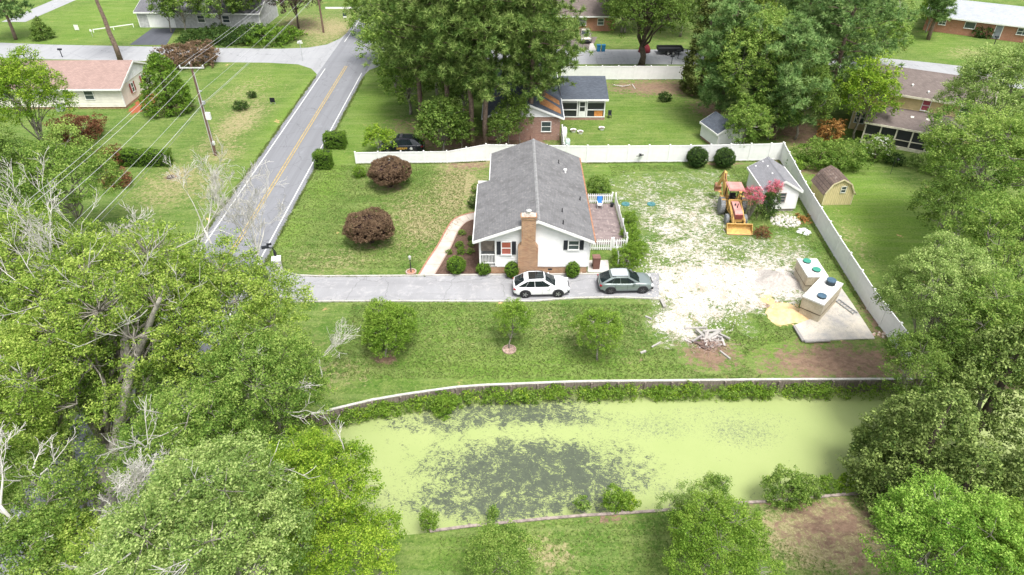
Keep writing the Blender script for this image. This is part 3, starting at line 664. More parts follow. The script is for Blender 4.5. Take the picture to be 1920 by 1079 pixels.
def bush(name, label, x, y, r, h, kind, seed, z0=0.0, lsize=.09, spr=.14, dens=1.0, nleaf=14, group=None, cat='bush', trim=True, box=None, stem=True, z=0.0, flat=1.0, rz=0, dome=False):
    """clipped ball, hedge block or loose shrub"""
    rnd = random.Random(seed); root = thing(name, label, cat, (x,y,z), rz, group); cs = []; ti = []
    if stem:
        mb = MB()
        for k in range(3):
            a = k*2.1+seed; mb.path([(0,0,-.05),(math.cos(a)*r*.12,math.sin(a)*r*.12,z0*.6+h*.2),(math.cos(a)*r*.4,math.sin(a)*r*.4,z0+(h-z0)*.6)],[.05*max(.6,r),.04*max(.6,r),.02],5)
        part('stem', mb, BARKD, root)
    core = MB()
    if box:
        bx, by = box; core.box((0,0,(z0+h)/2),(bx*.86,by*.86,(h-z0)*.9)); area = 2*(bx+by)*(h-z0)+bx*by; n = int(dens*area/(spr*spr*1.1))
        for i in range(n):
            q = rnd.random()*(2*(bx+by)*(h-z0)+bx*by)
            if q < bx*by: p = (rnd.uniform(-bx/2,bx/2), rnd.uniform(-by/2,by/2), h)
            elif q < bx*by+2*bx*(h-z0): p = (rnd.uniform(-bx/2,bx/2), rnd.choice((-by/2,by/2)), rnd.uniform(z0,h))
            else: p = (rnd.choice((-bx/2,bx/2)), rnd.uniform(-by/2,by/2), rnd.uniform(z0,h))
            j = spr*.5; wv = 1-.05*math.sin(p[0]*3+seed)-.04*math.sin(p[1]*4)
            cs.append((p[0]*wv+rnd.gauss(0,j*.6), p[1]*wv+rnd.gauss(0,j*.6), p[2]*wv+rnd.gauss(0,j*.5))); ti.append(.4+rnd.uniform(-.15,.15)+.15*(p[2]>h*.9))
    else:
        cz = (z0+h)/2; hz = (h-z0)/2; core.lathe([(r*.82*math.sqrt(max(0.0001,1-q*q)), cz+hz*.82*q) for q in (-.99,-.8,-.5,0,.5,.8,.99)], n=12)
        n = int(dens*12.5*(r*r*.35+r*hz*.65)/(spr*spr*1.1)); ph = [rnd.uniform(0,6.28) for _ in range(4)]
        for i in range(n):
            zz = rnd.uniform(-.95,1); a = rnd.uniform(0,6.2832); q = math.sqrt(1-zz*zz)
            am = .03 if trim else (.06 if dome else .14); k = 1+am*math.sin(3*a+ph[0]+2*zz)+am*math.sin(5*a+ph[1]-4*zz)+am*.8*math.sin(7*zz+ph[2])+rnd.gauss(0,.02 if trim else (.03 if dome else .10))
            if flat != 1: zz2 = math.copysign(abs(zz)**flat, zz)
            else: zz2 = zz
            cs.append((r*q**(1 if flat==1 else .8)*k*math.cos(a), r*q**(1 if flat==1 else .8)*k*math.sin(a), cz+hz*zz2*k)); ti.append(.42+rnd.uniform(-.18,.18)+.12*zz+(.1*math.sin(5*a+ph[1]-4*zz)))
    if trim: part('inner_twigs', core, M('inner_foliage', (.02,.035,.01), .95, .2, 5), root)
    leaves('foliage', np.array(cs), spr, nleaf, lsize, LM[kind], root, seed+9, tint=np.array(ti), up=.5); return root
# =====================================================================  BUILDINGS
def WZ_(u, v, Y):
    b = 540-v; t = Y/(b*CS+CF*CC); return ((u-960)*t, CH-t*(CS*CF-CC*b))
VINYL = M('vinyl_white', (.80,.80,.79), .5, .04, 1.5, spec=.4); TRIM = M('trim_white', (.80,.80,.78), .5, .05, 2)
SIDING = M('siding_white', (.80,.80,.79), .55, .05, 1.2); CREAM = M('siding_cream', (.78,.75,.66), .6, .06, 1.2); YELW = M('siding_yellow', (.66,.52,.28), .65, .08, 1.5)
BARNY = M('barn_board_yellow', (.66,.56,.30), .7, .10, 2.0, stretch=(5,5,.6)); BLACKP = M('shutter_black', (.025,.028,.035), .5, .1)
BRICK = brick_mat('brick_red', (.50,.27,.14),(.27,.12,.065),(.42,.34,.25), .26, .10, .02, blot=(.30,.15,.10))
BRICKN = brick_mat('brick_mottled', (.36,.18,.13),(.25,.12,.09),(.40,.34,.30), .22, .08, .012, blot=(.50,.42,.38))
BRICKF = brick_mat('brick_far', (.45,.19,.11),(.36,.15,.09),(.40,.30,.24), .24, .09, .012)
SHG = brick_mat('shingle_grey', (.20,.198,.20),(.165,.163,.167),(.12,.12,.125), .30, .145, .010, mode='yx', stain=.75, blot=(.25,.245,.24))
SHGX = brick_mat('shingle_grey_cross', (.165,.165,.175),(.125,.125,.135),(.09,.09,.1), .30, .145, .010, mode='yx', stain=.4)
SHR = brick_mat('shingle_red', (.35,.245,.215),(.29,.20,.175),(.21,.15,.13), .32, .16, .010, mode='xy', stain=.35)
SHB = brick_mat('shingle_brown', (.20,.165,.15),(.16,.13,.12),(.11,.09,.085), .32, .16, .010, mode='xy', stain=.5)
SHD = brick_mat('shingle_slate', (.10,.115,.14),(.075,.085,.105),(.05,.06,.07), .32, .16, .010, mode='xy', stain=.3)
SHDY = brick_mat('shingle_slate_turned', (.10,.115,.14),(.075,.085,.105),(.05,.06,.07), .32, .16, .010, mode='yx', stain=.3)
SHL = brick_mat('shingle_pale', (.40,.42,.45),(.34,.36,.39),(.28,.30,.32), .32, .16, .010, mode='xy', stain=.3)
SHW = brick_mat('shake_weathered', (.22,.16,.13),(.15,.11,.10),(.09,.07,.06), .2, .2, .02, mode='yx', stain=.6, blot=(.30,.25,.21))
GLASS = glass_mat('window_glass', (.05,.065,.07)); GLASSR = glass_mat('window_curtain', (.30,.085,.06), .15); SCREEN = glass_mat('dark_screen', (.02,.022,.026), .5)
METAL = M('galvanised', (.45,.46,.47), .45, .1, 3, metal=.6); RUST = M('copper_gutter', (.38,.19,.11), .6, .2, 3); GREYM = M('grey_metal', (.42,.44,.45), .5, .1, 4)
def facing(face, L, D):
    return {'f': ((0,0), 0), 'r': ((L,0), math.pi/2), 'b': ((L,D), math.pi), 'l': ((0,D), -math.pi/2)}[face]
def window(parent, x, y, z, w_, h_, rz=0, glass=None, frame=None, sill=True, fw=.07, bars=1, shutters=None, vert=False, label=None):
    """a framed sash window centred at x,y,z in a wall that faces local -Y before turning by rz"""
    f = MB(); e = .06
    f.bb(-w_/2-fw,-w_/2,-e,0,-h_/2-fw,h_/2+fw); f.bb(w_/2,w_/2+fw,-e,0,-h_/2-fw,h_/2+fw); f.bb(-w_/2,w_/2,-e,0,h_/2,h_/2+fw); f.bb(-w_/2,w_/2,-e,0,-h_/2-fw,-h_/2)
    o = part('window', f, frame or TRIM, parent, loc=(x,y,z), rz=rz, label=label)
    g = MB(); g.bb(-w_/2,w_/2,-.018,-.004,-h_/2,h_/2); part('pane', g, glass or GLASS, o)
    if bars:
        s = MB()
        for k in range(bars): q = -h_/2+h_*(k+1)/(bars+1); s.bb(-w_/2,w_/2,-.045,-.019,q-.03,q+.03)
        if vert: s.bb(-.025,.025,-.05,-.02,-h_/2,h_/2)
        part('sash_bar', s, frame or TRIM, o)
    if sill: s = MB(); s.bb(-w_/2-fw-.04,w_/2+fw+.04,-.10,-.061,-h_/2-fw-.03,-h_/2-.01); part('sill', s, frame or TRIM, o)
    if shutters:
        for sgn in (-1,1):
            s = MB(); c = sgn*(w_/2+fw+.03+.17); s.bb(c-.17,c+.17,-.04,-.005,-h_/2-.05,h_/2+.05)
            for k in range(9): q = -h_/2+h_*(k+.5)/9; s.bb(c-.13,c+.13,-.052,-.041,q-.02,q+.02)
            part('shutter', s, shutters, o)
    return o
def lapwall(mb, a, b, z0, ztop, course=.2, lip=.065, slope=None):
    """lap siding from ground point a to b; outward is to the right of a->b; slope(t)->top height along the wall"""
    a = Vector(a); b = Vector(b); L = (b-a).length; d = (b-a)/L; n = Vector((d.y, -d.x)); z = z0
    while z < ztop-1e-4:
        z1 = min(z+course, ztop)
        def span(zz):
            if slope is None: return 0.0, L
            ts = [i*L/80 for i in range(81) if slope(i*L/80) >= zz-1e-6]
            return (ts[0], ts[-1]) if ts else (None, None)
        s0, e0 = span(z); s1, e1 = span(z1)
        if s0 is None: break
        if s1 is None: s1 = e1 = (s0+e0)/2
        def q(t, zz, o): p = a+d*t+n*o; return (p.x,p.y,zz)
        mb.add([q(s0,z,lip),q(e0,z,lip),q(e1,z1,.002),q(s1,z1,.002)], [(0,1,2,3)]); mb.add([q(s0,z,0),q(e0,z,0),q(e0,z,lip),q(s0,z,lip)], [(0,1,2,3)]); z = z1
def roof_slab(parent, x0, x1, poly_yz, mat, trim, name='roof', along='x', th=.14):
    """gable roof with ridge along x (or y); poly: [(eave_y, z), (ridge_y, z), (eave_y2, z2)]"""
    for k in range(len(poly_yz)-1):
        (p, pz), (q, qz) = poly_yz[k], poly_yz[k+1]; mb = MB()
        mb.prism([(p,pz),(q,qz),(q,qz+th),(p,pz+th)], x0, x1, 'yz' if along == 'x' else 'xz')
        part(name, mb, mat, parent)
    mb = MB()
    for xx in (x0, x1):
        s = -1 if xx == x0 else 1
        for k in range(len(poly_yz)-1):
            (p, pz), (q, qz) = poly_yz[k], poly_yz[k+1]
            mb.prism([(p,pz-.12),(q,qz-.12),(q,qz+th-.02),(p,pz+th-.02)], xx+s*.004, xx+s*.05, 'yz' if along == 'x' else 'xz')
    for (p, pz), s in ((poly_yz[0], -1), (poly_yz[-1], 1)):
        if pz <= max(z for _, z in poly_yz)-.01:
            if along == 'x': mb.bb(x0, x1, min(p+s*.005,p+s*.09), max(p+s*.005,p+s*.09), pz-.10, pz+th-.02)
            else: mb.bb(min(p+s*.005,p+s*.09), max(p+s*.005,p+s*.09), x0, x1, pz-.10, pz+th-.02)
    part('fascia', mb, trim, parent)
def gable_house(name, label, cat, loc, rz, L, D, ze, zr, wallm, roofm, found=None, fz=.4, oh=.4, lap=.2, wins=(), trim=None, ridge=.5, gablem=None, doors=(), ridge_cap=True, rmode='x'):
    root = thing(name, label, cat, (*loc,0) if len(loc)==2 else loc, rz); trim = trim or TRIM
    ry = D*ridge; sl1 = (zr-ze)/(ry); sl2 = (zr-ze)/(D-ry)
    if found is not None and fz > 0: mb = MB(); mb.bb(.03,L-.03,.03,D-.03,-.1,fz); part('foundation', mb, found, root)
    core = MB(); core.prism([(.01,fz),(D-.01,fz),(D-.01,ze),(ry,zr),(.01,ze)], .01, L-.01, 'yz'); part('wall_core', core, wallm, root)
    mb = MB()
    top = lambda t: min(ze+t*sl1, zr-(t-ry)*sl2)
    if lap:
        lapwall(mb, (0,0), (L,0), fz, ze, lap); part('wall', mb, wallm, root); mb = MB(); lapwall(mb, (L,D), (0,D), fz, ze, lap); part('wall', mb, wallm, root)
        mb = MB(); zg = ze if gablem is not None else fz
        lapwall(mb, (L,0), (L,D), zg, zr, lap, slope=top); part('gable_wall', mb, gablem or wallm, root); mb = MB(); lapwall(mb, (0,D), (0,0), zg, zr, lap, slope=lambda t: top(D-t)); part('gable_wall', mb, gablem or wallm, root)
    elif gablem is not None:
        for xx in (L+.005, -.025): mb = MB(); mb.prism([(0,ze),(D,ze),(ry,zr)], xx, xx+.02, 'yz'); part('gable_wall', mb, gablem, root)
    roof_slab(root, -oh*.7, L+oh*.7, [(-oh, ze-oh*sl1+.02), (ry, zr+.02), (D+oh, ze-oh*sl2+.02)], roofm, trim)
    if ridge_cap: mb = MB(); mb.prism([(ry-.16,zr+.10),(ry,zr+.19),(ry+.16,zr+.10)], -oh*.7, L+oh*.7, 'yz'); part('ridge_cap', mb, roofm, root)
    if lap:
        for (cx, cy) in ((0,0),(L,0),(L,D),(0,D)): mb = MB(); mb.box((cx,cy,(fz+ze)/2-.06), (.13,.13,ze-fz-.12)); part('corner_board', mb, trim, root)
    for (face, s, z, w_, h_, *r) in wins:
        (ox, oy), a = facing(face, L, D); c, s_ = math.cos(a), math.sin(a); o = .08
        kw = r[0] if r else {}
        window(root, ox+c*s+s_*o, oy+s_*s-c*o, z, w_, h_, a, **kw)
    for (face, s, z0, w_, h_, m) in doors:
        (ox, oy), a = facing(face, L, D); c, s_ = math.cos(a), math.sin(a)
        mb = MB(); mb.bb(-w_/2,w_/2,-.05,-.0,0,h_); d = part('door', mb, m, root, loc=(ox+c*s+s_*.03, oy+s_*s-c*.03, z0), rz=a)
        mb = MB(); mb.bb(-w_/2-.1,-w_/2-.002,-.07,0,0,h_+.1); mb.bb(w_/2+.002,w_/2+.1,-.07,0,0,h_+.1); mb.bb(-w_/2,w_/2,-.07,0,h_+.002,h_+.1); part('door_frame', mb, trim, d)
    return root
# ---------------- the white ranch house
HX, HY = -2.80, 48.7; HW = 9.25; HD = 15.3; RX = 4.95; ZE = 3.62; ZR = 5.45
root = thing('ranch_house', 'white clapboard ranch house with long grey shingle roof and tall brick chimney', 'house', (HX, HY, 0)); H_ = root
SL = (ZR-ZE)/RX; SR_ = (ZR-ZE)/(HW-RX)
zl = lambda x: ZE+SL*x if x < RX else ZR-SR_*(x-RX)
mb = MB(); mb.bb(1.45,HW-.02,.02,HD-.02,-.1,.78); mb.bb(.02,1.45,.02,10.0,-.1,.66); part('foundation', mb, BRICK, root)
mb = MB(); mb.prism([(1.5,.66),(HW-.01,.66),(HW-.01,ZE),(RX,ZR),(1.5,zl(1.5))], .01, HD-.01, 'xz'); part('wall_core', mb, SIDING, root)
mb = MB(); lapwall(mb, (0,0),(HW,0), 3.36, ZR, .2, slope=zl); lapwall(mb, (1.42,0),(HW,0), .78, 3.36, .2); part('gable_wall', mb, SIDING, root)
mb = MB(); mb.prism([(.01,3.36),(1.5,3.36),(1.5,zl(1.5)),(.01,zl(.01))], .005, .14, 'xz'); part('porch_header', mb, SIDING, root)
mb = MB(); lapwall(mb, (HW,0),(HW,HD), .78, ZE, .2); part('side_wall', mb, SIDING, root)
mb = MB(); lapwall(mb, (1.5,HD),(1.5,0.15), .66, zl(1.5)-.1, .2); part('side_wall', mb, SIDING, root)
mb = MB(); lapwall(mb, (HW,HD),(1.5,HD), .78, ZR, .2, slope=lambda t: zl(HW-t)); part('gable_wall', mb, SIDING, root)
mb = MB(); mb.bb(.03,1.42,.02,9.9,.66,.80); part('porch_floor', mb, M('porch_boards', (.45,.44,.42), .7, .1, 3), root)
for (px_, py_) in ((.09,.07),(.09,2.6),(.09,5.1),(.09,7.6),(.09,9.8)): mb = MB(); mb.box((px_,py_,2.1),(.15,.15,2.62)); part('porch_post', mb, TRIM, root)
for c_, s_ in (((1.42,.0,2.1),(.14,.13,2.6)),((HW,0,2.18),(.14,.14,2.8)),((HW,HD,2.18),(.14,.14,2.8))): mb = MB(); mb.box(c_, s_); part('corner_board', mb, TRIM, root)
rl = MB(); rl.bb(.17,1.34,.03,.09,1.86,1.94); rl.bb(.17,1.34,.03,.09,1.02,1.08); rl.bb(.06,.12,.15,9.7,1.86,1.94); rl.bb(.06,.12,.15,9.7,1.02,1.08); rail = part('railing', rl, TRIM, root)
mb = MB()
for k in range(9): mb.box((.28+k*.125,.06,1.47),(.04,.04,.78))
for k in range(60): mb.box((.09,.3+k*.155,1.47),(.04,.04,.78))
o = part('baluster', mb, TRIM, rail); o['kind'] = 'stuff'
mb = MB(); mb.bb(.16,1.40,.5,.53,1.98,3.3); part('porch_screen', mb, M('porch_shade', (.30,.25,.21), .9, .2, 3), root)
# roof
for nm, x0, x1, y0, y1 in (('roof', -.42, RX, -.5, 9.75), ('roof', .70, RX, 9.75, HD+.4), ('roof', RX, HW+.42, -.5, HD+.4)):
    z0, z1 = zl(x0), zl(x1); mb = MB(); mb.prism([(x0,z0+.03),(x1,z1+.03),(x1,z1+.15),(x0,z0+.15)], y0, y1, 'xz'); part(nm, mb, SHG, root)
mb = MB(); mb.prism([(RX-.14,ZR+.13),(RX,ZR+.21),(RX+.14,ZR+.13)], -.5, HD+.4, 'xz'); part('ridge_cap', mb, M('ridge_vent', (.27,.27,.27), .8, .15, 3), root)
mb = MB()
for a, b, y in ((-.42,RX,-.5),(RX,HW+.42,-.5)):
    mb.prism([(a,zl(a)-.14),(b,zl(b)-.14),(b,zl(b)+.12),(a,zl(a)+.12)], y-.05, y-.004, 'xz')
mb.bb(-.50,-.425,-.5,9.75,zl(-.42)-.12,zl(-.42)+.12); mb.bb(-.42,.69,9.76,9.80,zl(-.42)-.1,zl(.7)+.05); mb.bb(.62,.695,9.81,HD+.4,zl(.7)-.12,zl(.7)+.12)
part('fascia', mb, TRIM, root)
mb = MB(); mb.prism([(-.40,zl(-.4)-.02),(RX,ZR-.0),(HW+.40,zl(HW+.4)-.02)], -.5, -.47, 'xz') if False else mb.bb(-.4,HW+.4,-.46,-.03,3.4,3.42) if False else None
mb = MB(); ge = zl(HW+.42); mb.bb(HW+.43,HW+.55,-.45,HD+.38,ge-.04,ge+.12); part('gutter', mb, RUST, root)
mb = MB(); mb.path([(HW+.5,-.2,ge-.05),(HW+.15,.1,ge-.5),(HW+.12,.1,.9),(HW+.12,.1,.15)], .045, 6); part('downspout', mb, TRIM, root)
def onroof(u, v):
    z = 4.5
    for _ in range(12): x, y = P(u, v, z); z = zl(x-HX)+.15
    return x-HX, y-HY, z
for (u, v) in ((1047.5,307),(1087.5,376),(1054,398),(1056,421)):
    x, y, z = onroof(u, v); mb = MB(); mb.lathe([(.09,z-.05),(.07,z+.06),(.05,z+.08),(.05,z+.36)], (x,y,0), 8); part('vent_pipe', mb, M('vent_black', (.04,.04,.045), .6), root)
x, y, z = onroof(1059.5, 324); mb = MB(); mb.lathe([(.12,z-.03),(.12,z+.25),(.17,z+.25),(.17,z+.33),(.02,z+.38)], (x,y,0), 10); part('roof_vent', mb, TRIM, root)
# chimney
mb = MB(); cx0, cx1, ux0, ux1 = 3.30, 4.98, 3.58, 4.75
mb.prism([(cx0,-.1),(cx1,-.1),(cx1,2.95),(ux1,3.30),(ux1,5.86),(ux0,5.86),(ux0,3.30),(cx0,2.95)], -.62, -.035, 'xz'); ch = part('chimney', mb, BRICK, root)
mb = MB(); mb.bb(ux0-.05,ux1+.05,-.67,.02,5.70,5.80); mb.bb(ux0-.08,ux1+.08,-.70,.04,5.865,5.97); part('corbel', mb, BRICK, ch)
mb = MB(); mb.prism([(ux0+.0,-.62),(ux1,-.62),(ux1,-.0),(ux0,-.0)], 5.972, 6.0); mb.prism([(ux0+.2,-.5),(ux1-.2,-.5),(ux1-.2,-.12),(ux0+.2,-.12)], 6.0, 6.1); part('crown', mb, M('mortar_crown', (.55,.48,.42), .9, .15, 5), ch).name='chimney_crown'
mb = MB(); mb.lathe([(.17,6.08),(.17,6.32),(.13,6.34)], ((ux0+ux1)/2,-.31,0), 10); mb.lathe([(.05,6.30),(.24,6.40),(.05,6.50)], ((ux0+ux1)/2,-.31,0), 10); part('chimney_cap', mb, M('cap_metal', (.7,.7,.68), .35, .1, 3, metal=.5), ch)
# windows: front gable
def hwin(u0, v0, u1, v1, **k):
    x0, z0 = WZ_(u0, v0, HY); x1, z1 = WZ_(u1, v1, HY); return window(root, (x0+x1)/2-HX, -.08, (z0+z1)/2, x1-x0, abs(z0-z1), 0, **k)
hwin(941,453.7,957.6,476, glass=GLASSR, shutters=BLACKP); hwin(1066.8,451.6,1084,467, shutters=BLACKP)
for yy in (2.2,5.2,8.2,11.6): window(root, HW+.03, yy, 2.5, 1.0, 1.1, math.pi/2)
mb = MB(); mb.bb(HW+.02,HW+.08,9.6,10.6,.78,2.9); part('side_door', mb, TRIM, root)
mb = MB(); mb.bb(5.9,6.25,-.01,.018,.36,.50); part('vent_grille', mb, BLACKP, root)
for k, (yy, zz) in enumerate(((3.5,1.0),(7.0,1.0))): mb = MB(); mb.bb(HW+.05,HW+.4,yy-.2,yy+.2,2.75,2.85); part('awning_bracket', mb, TRIM, root)

# ---------------- red roofed cream house, top left
RH = gable_house('red_roof_house', 'cream sided house with a pinkish red shingle roof, white gable with red shutters', 'house', (-71.2,86.9), .012, 20.2, 9.4, 2.85, 4.75, CREAM, SHR, BRICK, .30, .45, .2,
  wins=[('f',s,1.95,1.0,1.0,dict(sill=False)) for s in (3.2,5.6,8.0,13.2)]+[('f',9.95,1.9,.9,1.0,dict(sill=False)),('f',13.9,1.9,1.0,1.0,dict(sill=False)) if False else ('f',16.0,1.9,1.1,1.1,dict(sill=False))]+[('r',s,1.85,.55,1.15,dict(shutters=M('shutter_red',(.35,.09,.08),.6),sill=False)) for s in (3.0,6.2)], gablem=SIDING, trim=TRIM)
x, y = P(148, 145); 
mb = MB(); mb.lathe([(.1,3.9),(.1,4.35),(.16,4.36),(.02,4.45)], (9.9,3.0,0), 8); part('roof_vent', mb, TRIM, RH)
x, y = P(116, 208); t = thing('ac_unit', 'grey air conditioning unit beside the red roofed house', 'air conditioner', (x,y,0)); mb = MB(); mb.box((0,0,.42),(.85,.85,.8)); part('case', mb, GREYM, t); mb = MB(); mb.lathe([(.36,.825),(.36,.87),(.05,.88)], n=14); part('fan_grille', mb, M('grille_dark',(.12,.13,.13),.6), t)
# ---------------- yellow two storey house, right
YH = gable_house('yellow_house', 'two storey yellow house with brown roof and screened porch, behind the trees at right', 'house', (41.9,80.6), math.atan2(75.77-78.9, 49.96-44.35), 13.5, 7.6, 5.3, 6.9, YELW, SHB, None, 0, .5, .22,
  wins=[('f',2.6,4.55,.8,.95,dict(sill=False,glass=glass_mat('teal_glass',(.12,.2,.2),.2))),('f',7.3,4.3,.75,1.15,dict(glass=glass_mat('red_curtain',(.32,.05,.09),.3),shutters=None)),('f',11.2,4.3,.8,1.1),('f',.9,1.6,1.0,1.3)], trim=M('cream_trim',(.70,.66,.52),.6))
for (xx, yy) in ((5.3,1.1),(7.1,.4),(9.6,2.5)): mb = MB(); z = 5.3+yy*.42; mb.lathe([(.10,z-.3),(.10,z+.32),(.14,z+.33),(.02,z+.42)], (xx,yy,0), 8); part('roof_vent', mb, TRIM, YH)
pr = MB(); pr.prism([(-4.1,2.52),(-.02,3.40),(-.02,3.52),(-4.1,2.64)], 1.6, 12.2, 'yz'); part('porch_roof', pr, SHB, YH)
mb = MB(); mb.bb(1.6,12.2,-4.19,-4.105,2.42,2.62); part('fascia', mb, MATS['cream_trim'], YH)
for xx in (6.3,7.9,9.3):
    mb = MB(); z = 2.62+(2.6/4.1)*.88; mb.box((xx,-1.5,z),(.55,.55,.12), rx=.26, taper=.5); part('skylight', mb, M('skylight_white',(.7,.68,.6),.5), YH)
mb = MB()
for k in range(7): mb.box((1.85+k*1.67,-3.9,1.27),(.16,.14,2.44))
o = part('porch_post', mb, MATS['cream_trim'], YH)
mb = MB(); mb.bb(1.75,12.0,-3.88,-3.78,1.05,1.13); mb.bb(1.75,12.0,-3.95,-3.75,0,.35); part('porch_rail', mb, MATS['cream_trim'], YH)
mb = MB(); mb.bb(1.8,11.95,-3.72,-3.69,.1,2.5); mb.bb(1.80,1.84,-3.69,-.05,.1,2.5); mb.bb(11.9,11.95,-3.69,-.05,.1,2.5); part('porch_screen', mb, SCREEN, YH)
# ---------------- long brick house, top right
a = math.atan2(116.91-123.34, 84.68-73.83)
gable_house('brick_house', 'long red brick house with a pale grey roof at the top right', 'house', (72.6,124.6), a, 24, 9, 2.7, 4.5, BRICKF, SHL, None, 0, .45, 0,
  wins=[('f',2.6,1.75,.95,.85,dict(vert=True)),('f',6.8,1.75,1.5,.95,dict(vert=True,bars=0)),('f',14.5,1.75,1.5,.95,dict(vert=True)),('f',18.5,1.75,1.2,.95)], doors=[('f',11.1,.15,.95,2.1,M('grey_door',(.25,.27,.30),.5))], gablem=SIDING)
# ---------------- brick neighbour with screened porch, behind the pines
NB_ = thing('brick_bungalow', 'brick bungalow with slate grey roof and white screened porch behind the pines', 'house', (-3.1,76.9,0))
NW = 8.8; ND = 17.5; NE = 2.95; NR = 4.7
mb = MB(); mb.bb(0,NW,0,ND,-.1,NE); part('wall', mb, BRICKN, NB_)
mb = MB(); lapwall(mb, (0,0),(NW,0), NE, NR, .2, slope=lambda t: NE+(NR-NE)*(1-abs(t-NW/2)/(NW/2))); mb.prism([(0.01,NE),(NW-.01,NE),(NW/2,NR)], .01, ND-.01, 'xz'); part('gable_wall', mb, SIDING, NB_)
roof_slab(NB_, -.3, ND+.3, [(-.4,NE-.15),(NW/2,NR+.02),(NW+.4,NE-.15)], SHDY, TRIM, along='y')
mb = MB(); mb.add([(NW/2+1.4,3.0,NR-.36),(NW/2+4.1,1.1,NE+.15),(NW/2+4.2,2.6,NE+.12),(NW/2+2.6,4.3,NR-.80)],[(0,1,2,3)]) if False else None
NEED = M('pine_needle_litter', (.42,.20,.08), .95, .2, 3, fine=12)
for (pts) in ([(6.4,1.2),(8.9,.5),(8.9,2.2),(7.2,3.4),(6.2,3.6)],[(5.6,4.8),(7.0,4.2),(8.9,3.4),(8.9,4.9),(6.4,6.3)]):
    mb = MB(); zt = lambda x: NE-.15+ (NW+.4-x)/(NW/2+.4)*(NR+.17-NE)+.147; mb.prism(pts, 0, .03); mb.v = [(p[0],p[1],p[2]+zt(p[0])) for p in mb.v]; part('needle_litter', mb, NEED, NB_)
window(NB_, 7.15, -.0, 1.75, 1.05, 1.15, 0); window(NB_, 2.2, 0, 1.75, 1.05, 1.1, 0)
# porch
pw0, pw1, pd0, pd1 = NW+.02, NW+6.1, 6.35, 11.0
mb = MB(); mb.prism([(pd0-.35,2.75),(pd1,4.0),(pd1,4.12),(pd0-.35,2.87)], NW+.42, pw1+.3, 'yz'); part('porch_roof', mb, SHD, NB_)
mb = MB(); mb.bb(NW+.42,pw1+.3,pd0-.44,pd0-.355,2.62,2.84); part('fascia', mb, TRIM, NB_)
mb = MB(); mb.bb(pw0,pw1,pd0,pd1,-.1,.35); part('porch_base', mb, BRICKN, NB_)
mb = MB()
for xx in (pw0+.12,pw0+2.55,pw0+3.75,pw1-.1): mb.box((xx,pd0+.02,1.55),(.15,.12,2.36))
mb.bb(pw0+.2,pw0+2.47,pd0,pd0+.08,1.28,1.38); mb.bb(pw0+3.83,pw1-.18,pd0,pd0+.08,1.28,1.38); mb.bb(pw0+.2,pw0+2.47,pd0,pd0+.08,2.25,2.32); mb.bb(pw0+3.83,pw1-.18,pd0,pd0+.08,2.25,2.32); mb.bb(pw0+.2,pw1-.18,pd0-.03,pd0+.06,.36,.46)
for yy in (pd0+2.2,pd1-.1): mb.box((pw1-.05,yy,1.55),(.1,.12,2.36))
mb.bb(pw1-.08,pw1-.01,pd0+.1,pd1,1.28,1.38)
part('porch_frame', mb, TRIM, NB_)
mb = MB(); mb.bb(pw0+.2,pw1-.15,pd0+.12,pd0+.14,.4,2.7); mb.bb(pw1-.05,pw1-.03,pd0+.15,pd1,.4,2.7); part('porch_screen', mb, SCREEN, NB_)
mb = MB(); mb.bb(pw0+2.70,pw0+3.62,pd0-.04,pd0+.03,.38,2.55); d = part('screen_door', mb, TRIM, NB_); mb = MB(); mb.bb(pw0+2.85,pw0+3.47,pd0-.06,pd0-.041,1.2,1.72); mb.bb(pw0+2.85,pw0+3.47,pd0-.06,pd0-.041,1.82,2.35); part('pane', mb, SCREEN, d)
mb = MB(); mb.bb(pw1-1.35,pw1-.3,pd0+.085,pd0+.118,.48,1.2); part('orange_panel', mb, M('orange_board',(.60,.25,.07),.7), NB_)
# ---------------- house with white garage, top left, and a house behind the pickup
gable_house('garage_house', 'pale house with a white garage door at the end of the black driveway', 'house', (-66.5,126.5), -.05, 22, 9, 2.7, 4.4, M('siding_greyish',(.5,.5,.5),.7), SHGX, None, 0, .4, .25, doors=[('f',4.2,.02,4.6,2.1,TRIM)], wins=[('f',11.5,1.6,1.2,1.1),('f',16,1.6,1.2,1.1)])
gable_house('far_brick_house', 'house with white gutter half hidden by trees behind the parked pickup', 'house', (3.0,124.0), 0, 15, 8, 2.7, 4.2, BRICKF, SHB, None, 0, .5, 0, wins=[('f',3,1.6,1.2,1.1),('f',9.2,1.6,1.4,1.1),('f',12.5,1.6,1,1)])
gable_house('white_far_house', 'corner of a white house at the top edge, left of the leaning pine', 'house', (-71,146), 0, 12, 8, 2.7, 4.4, SIDING, SHGX, None, 0, .4, .25)
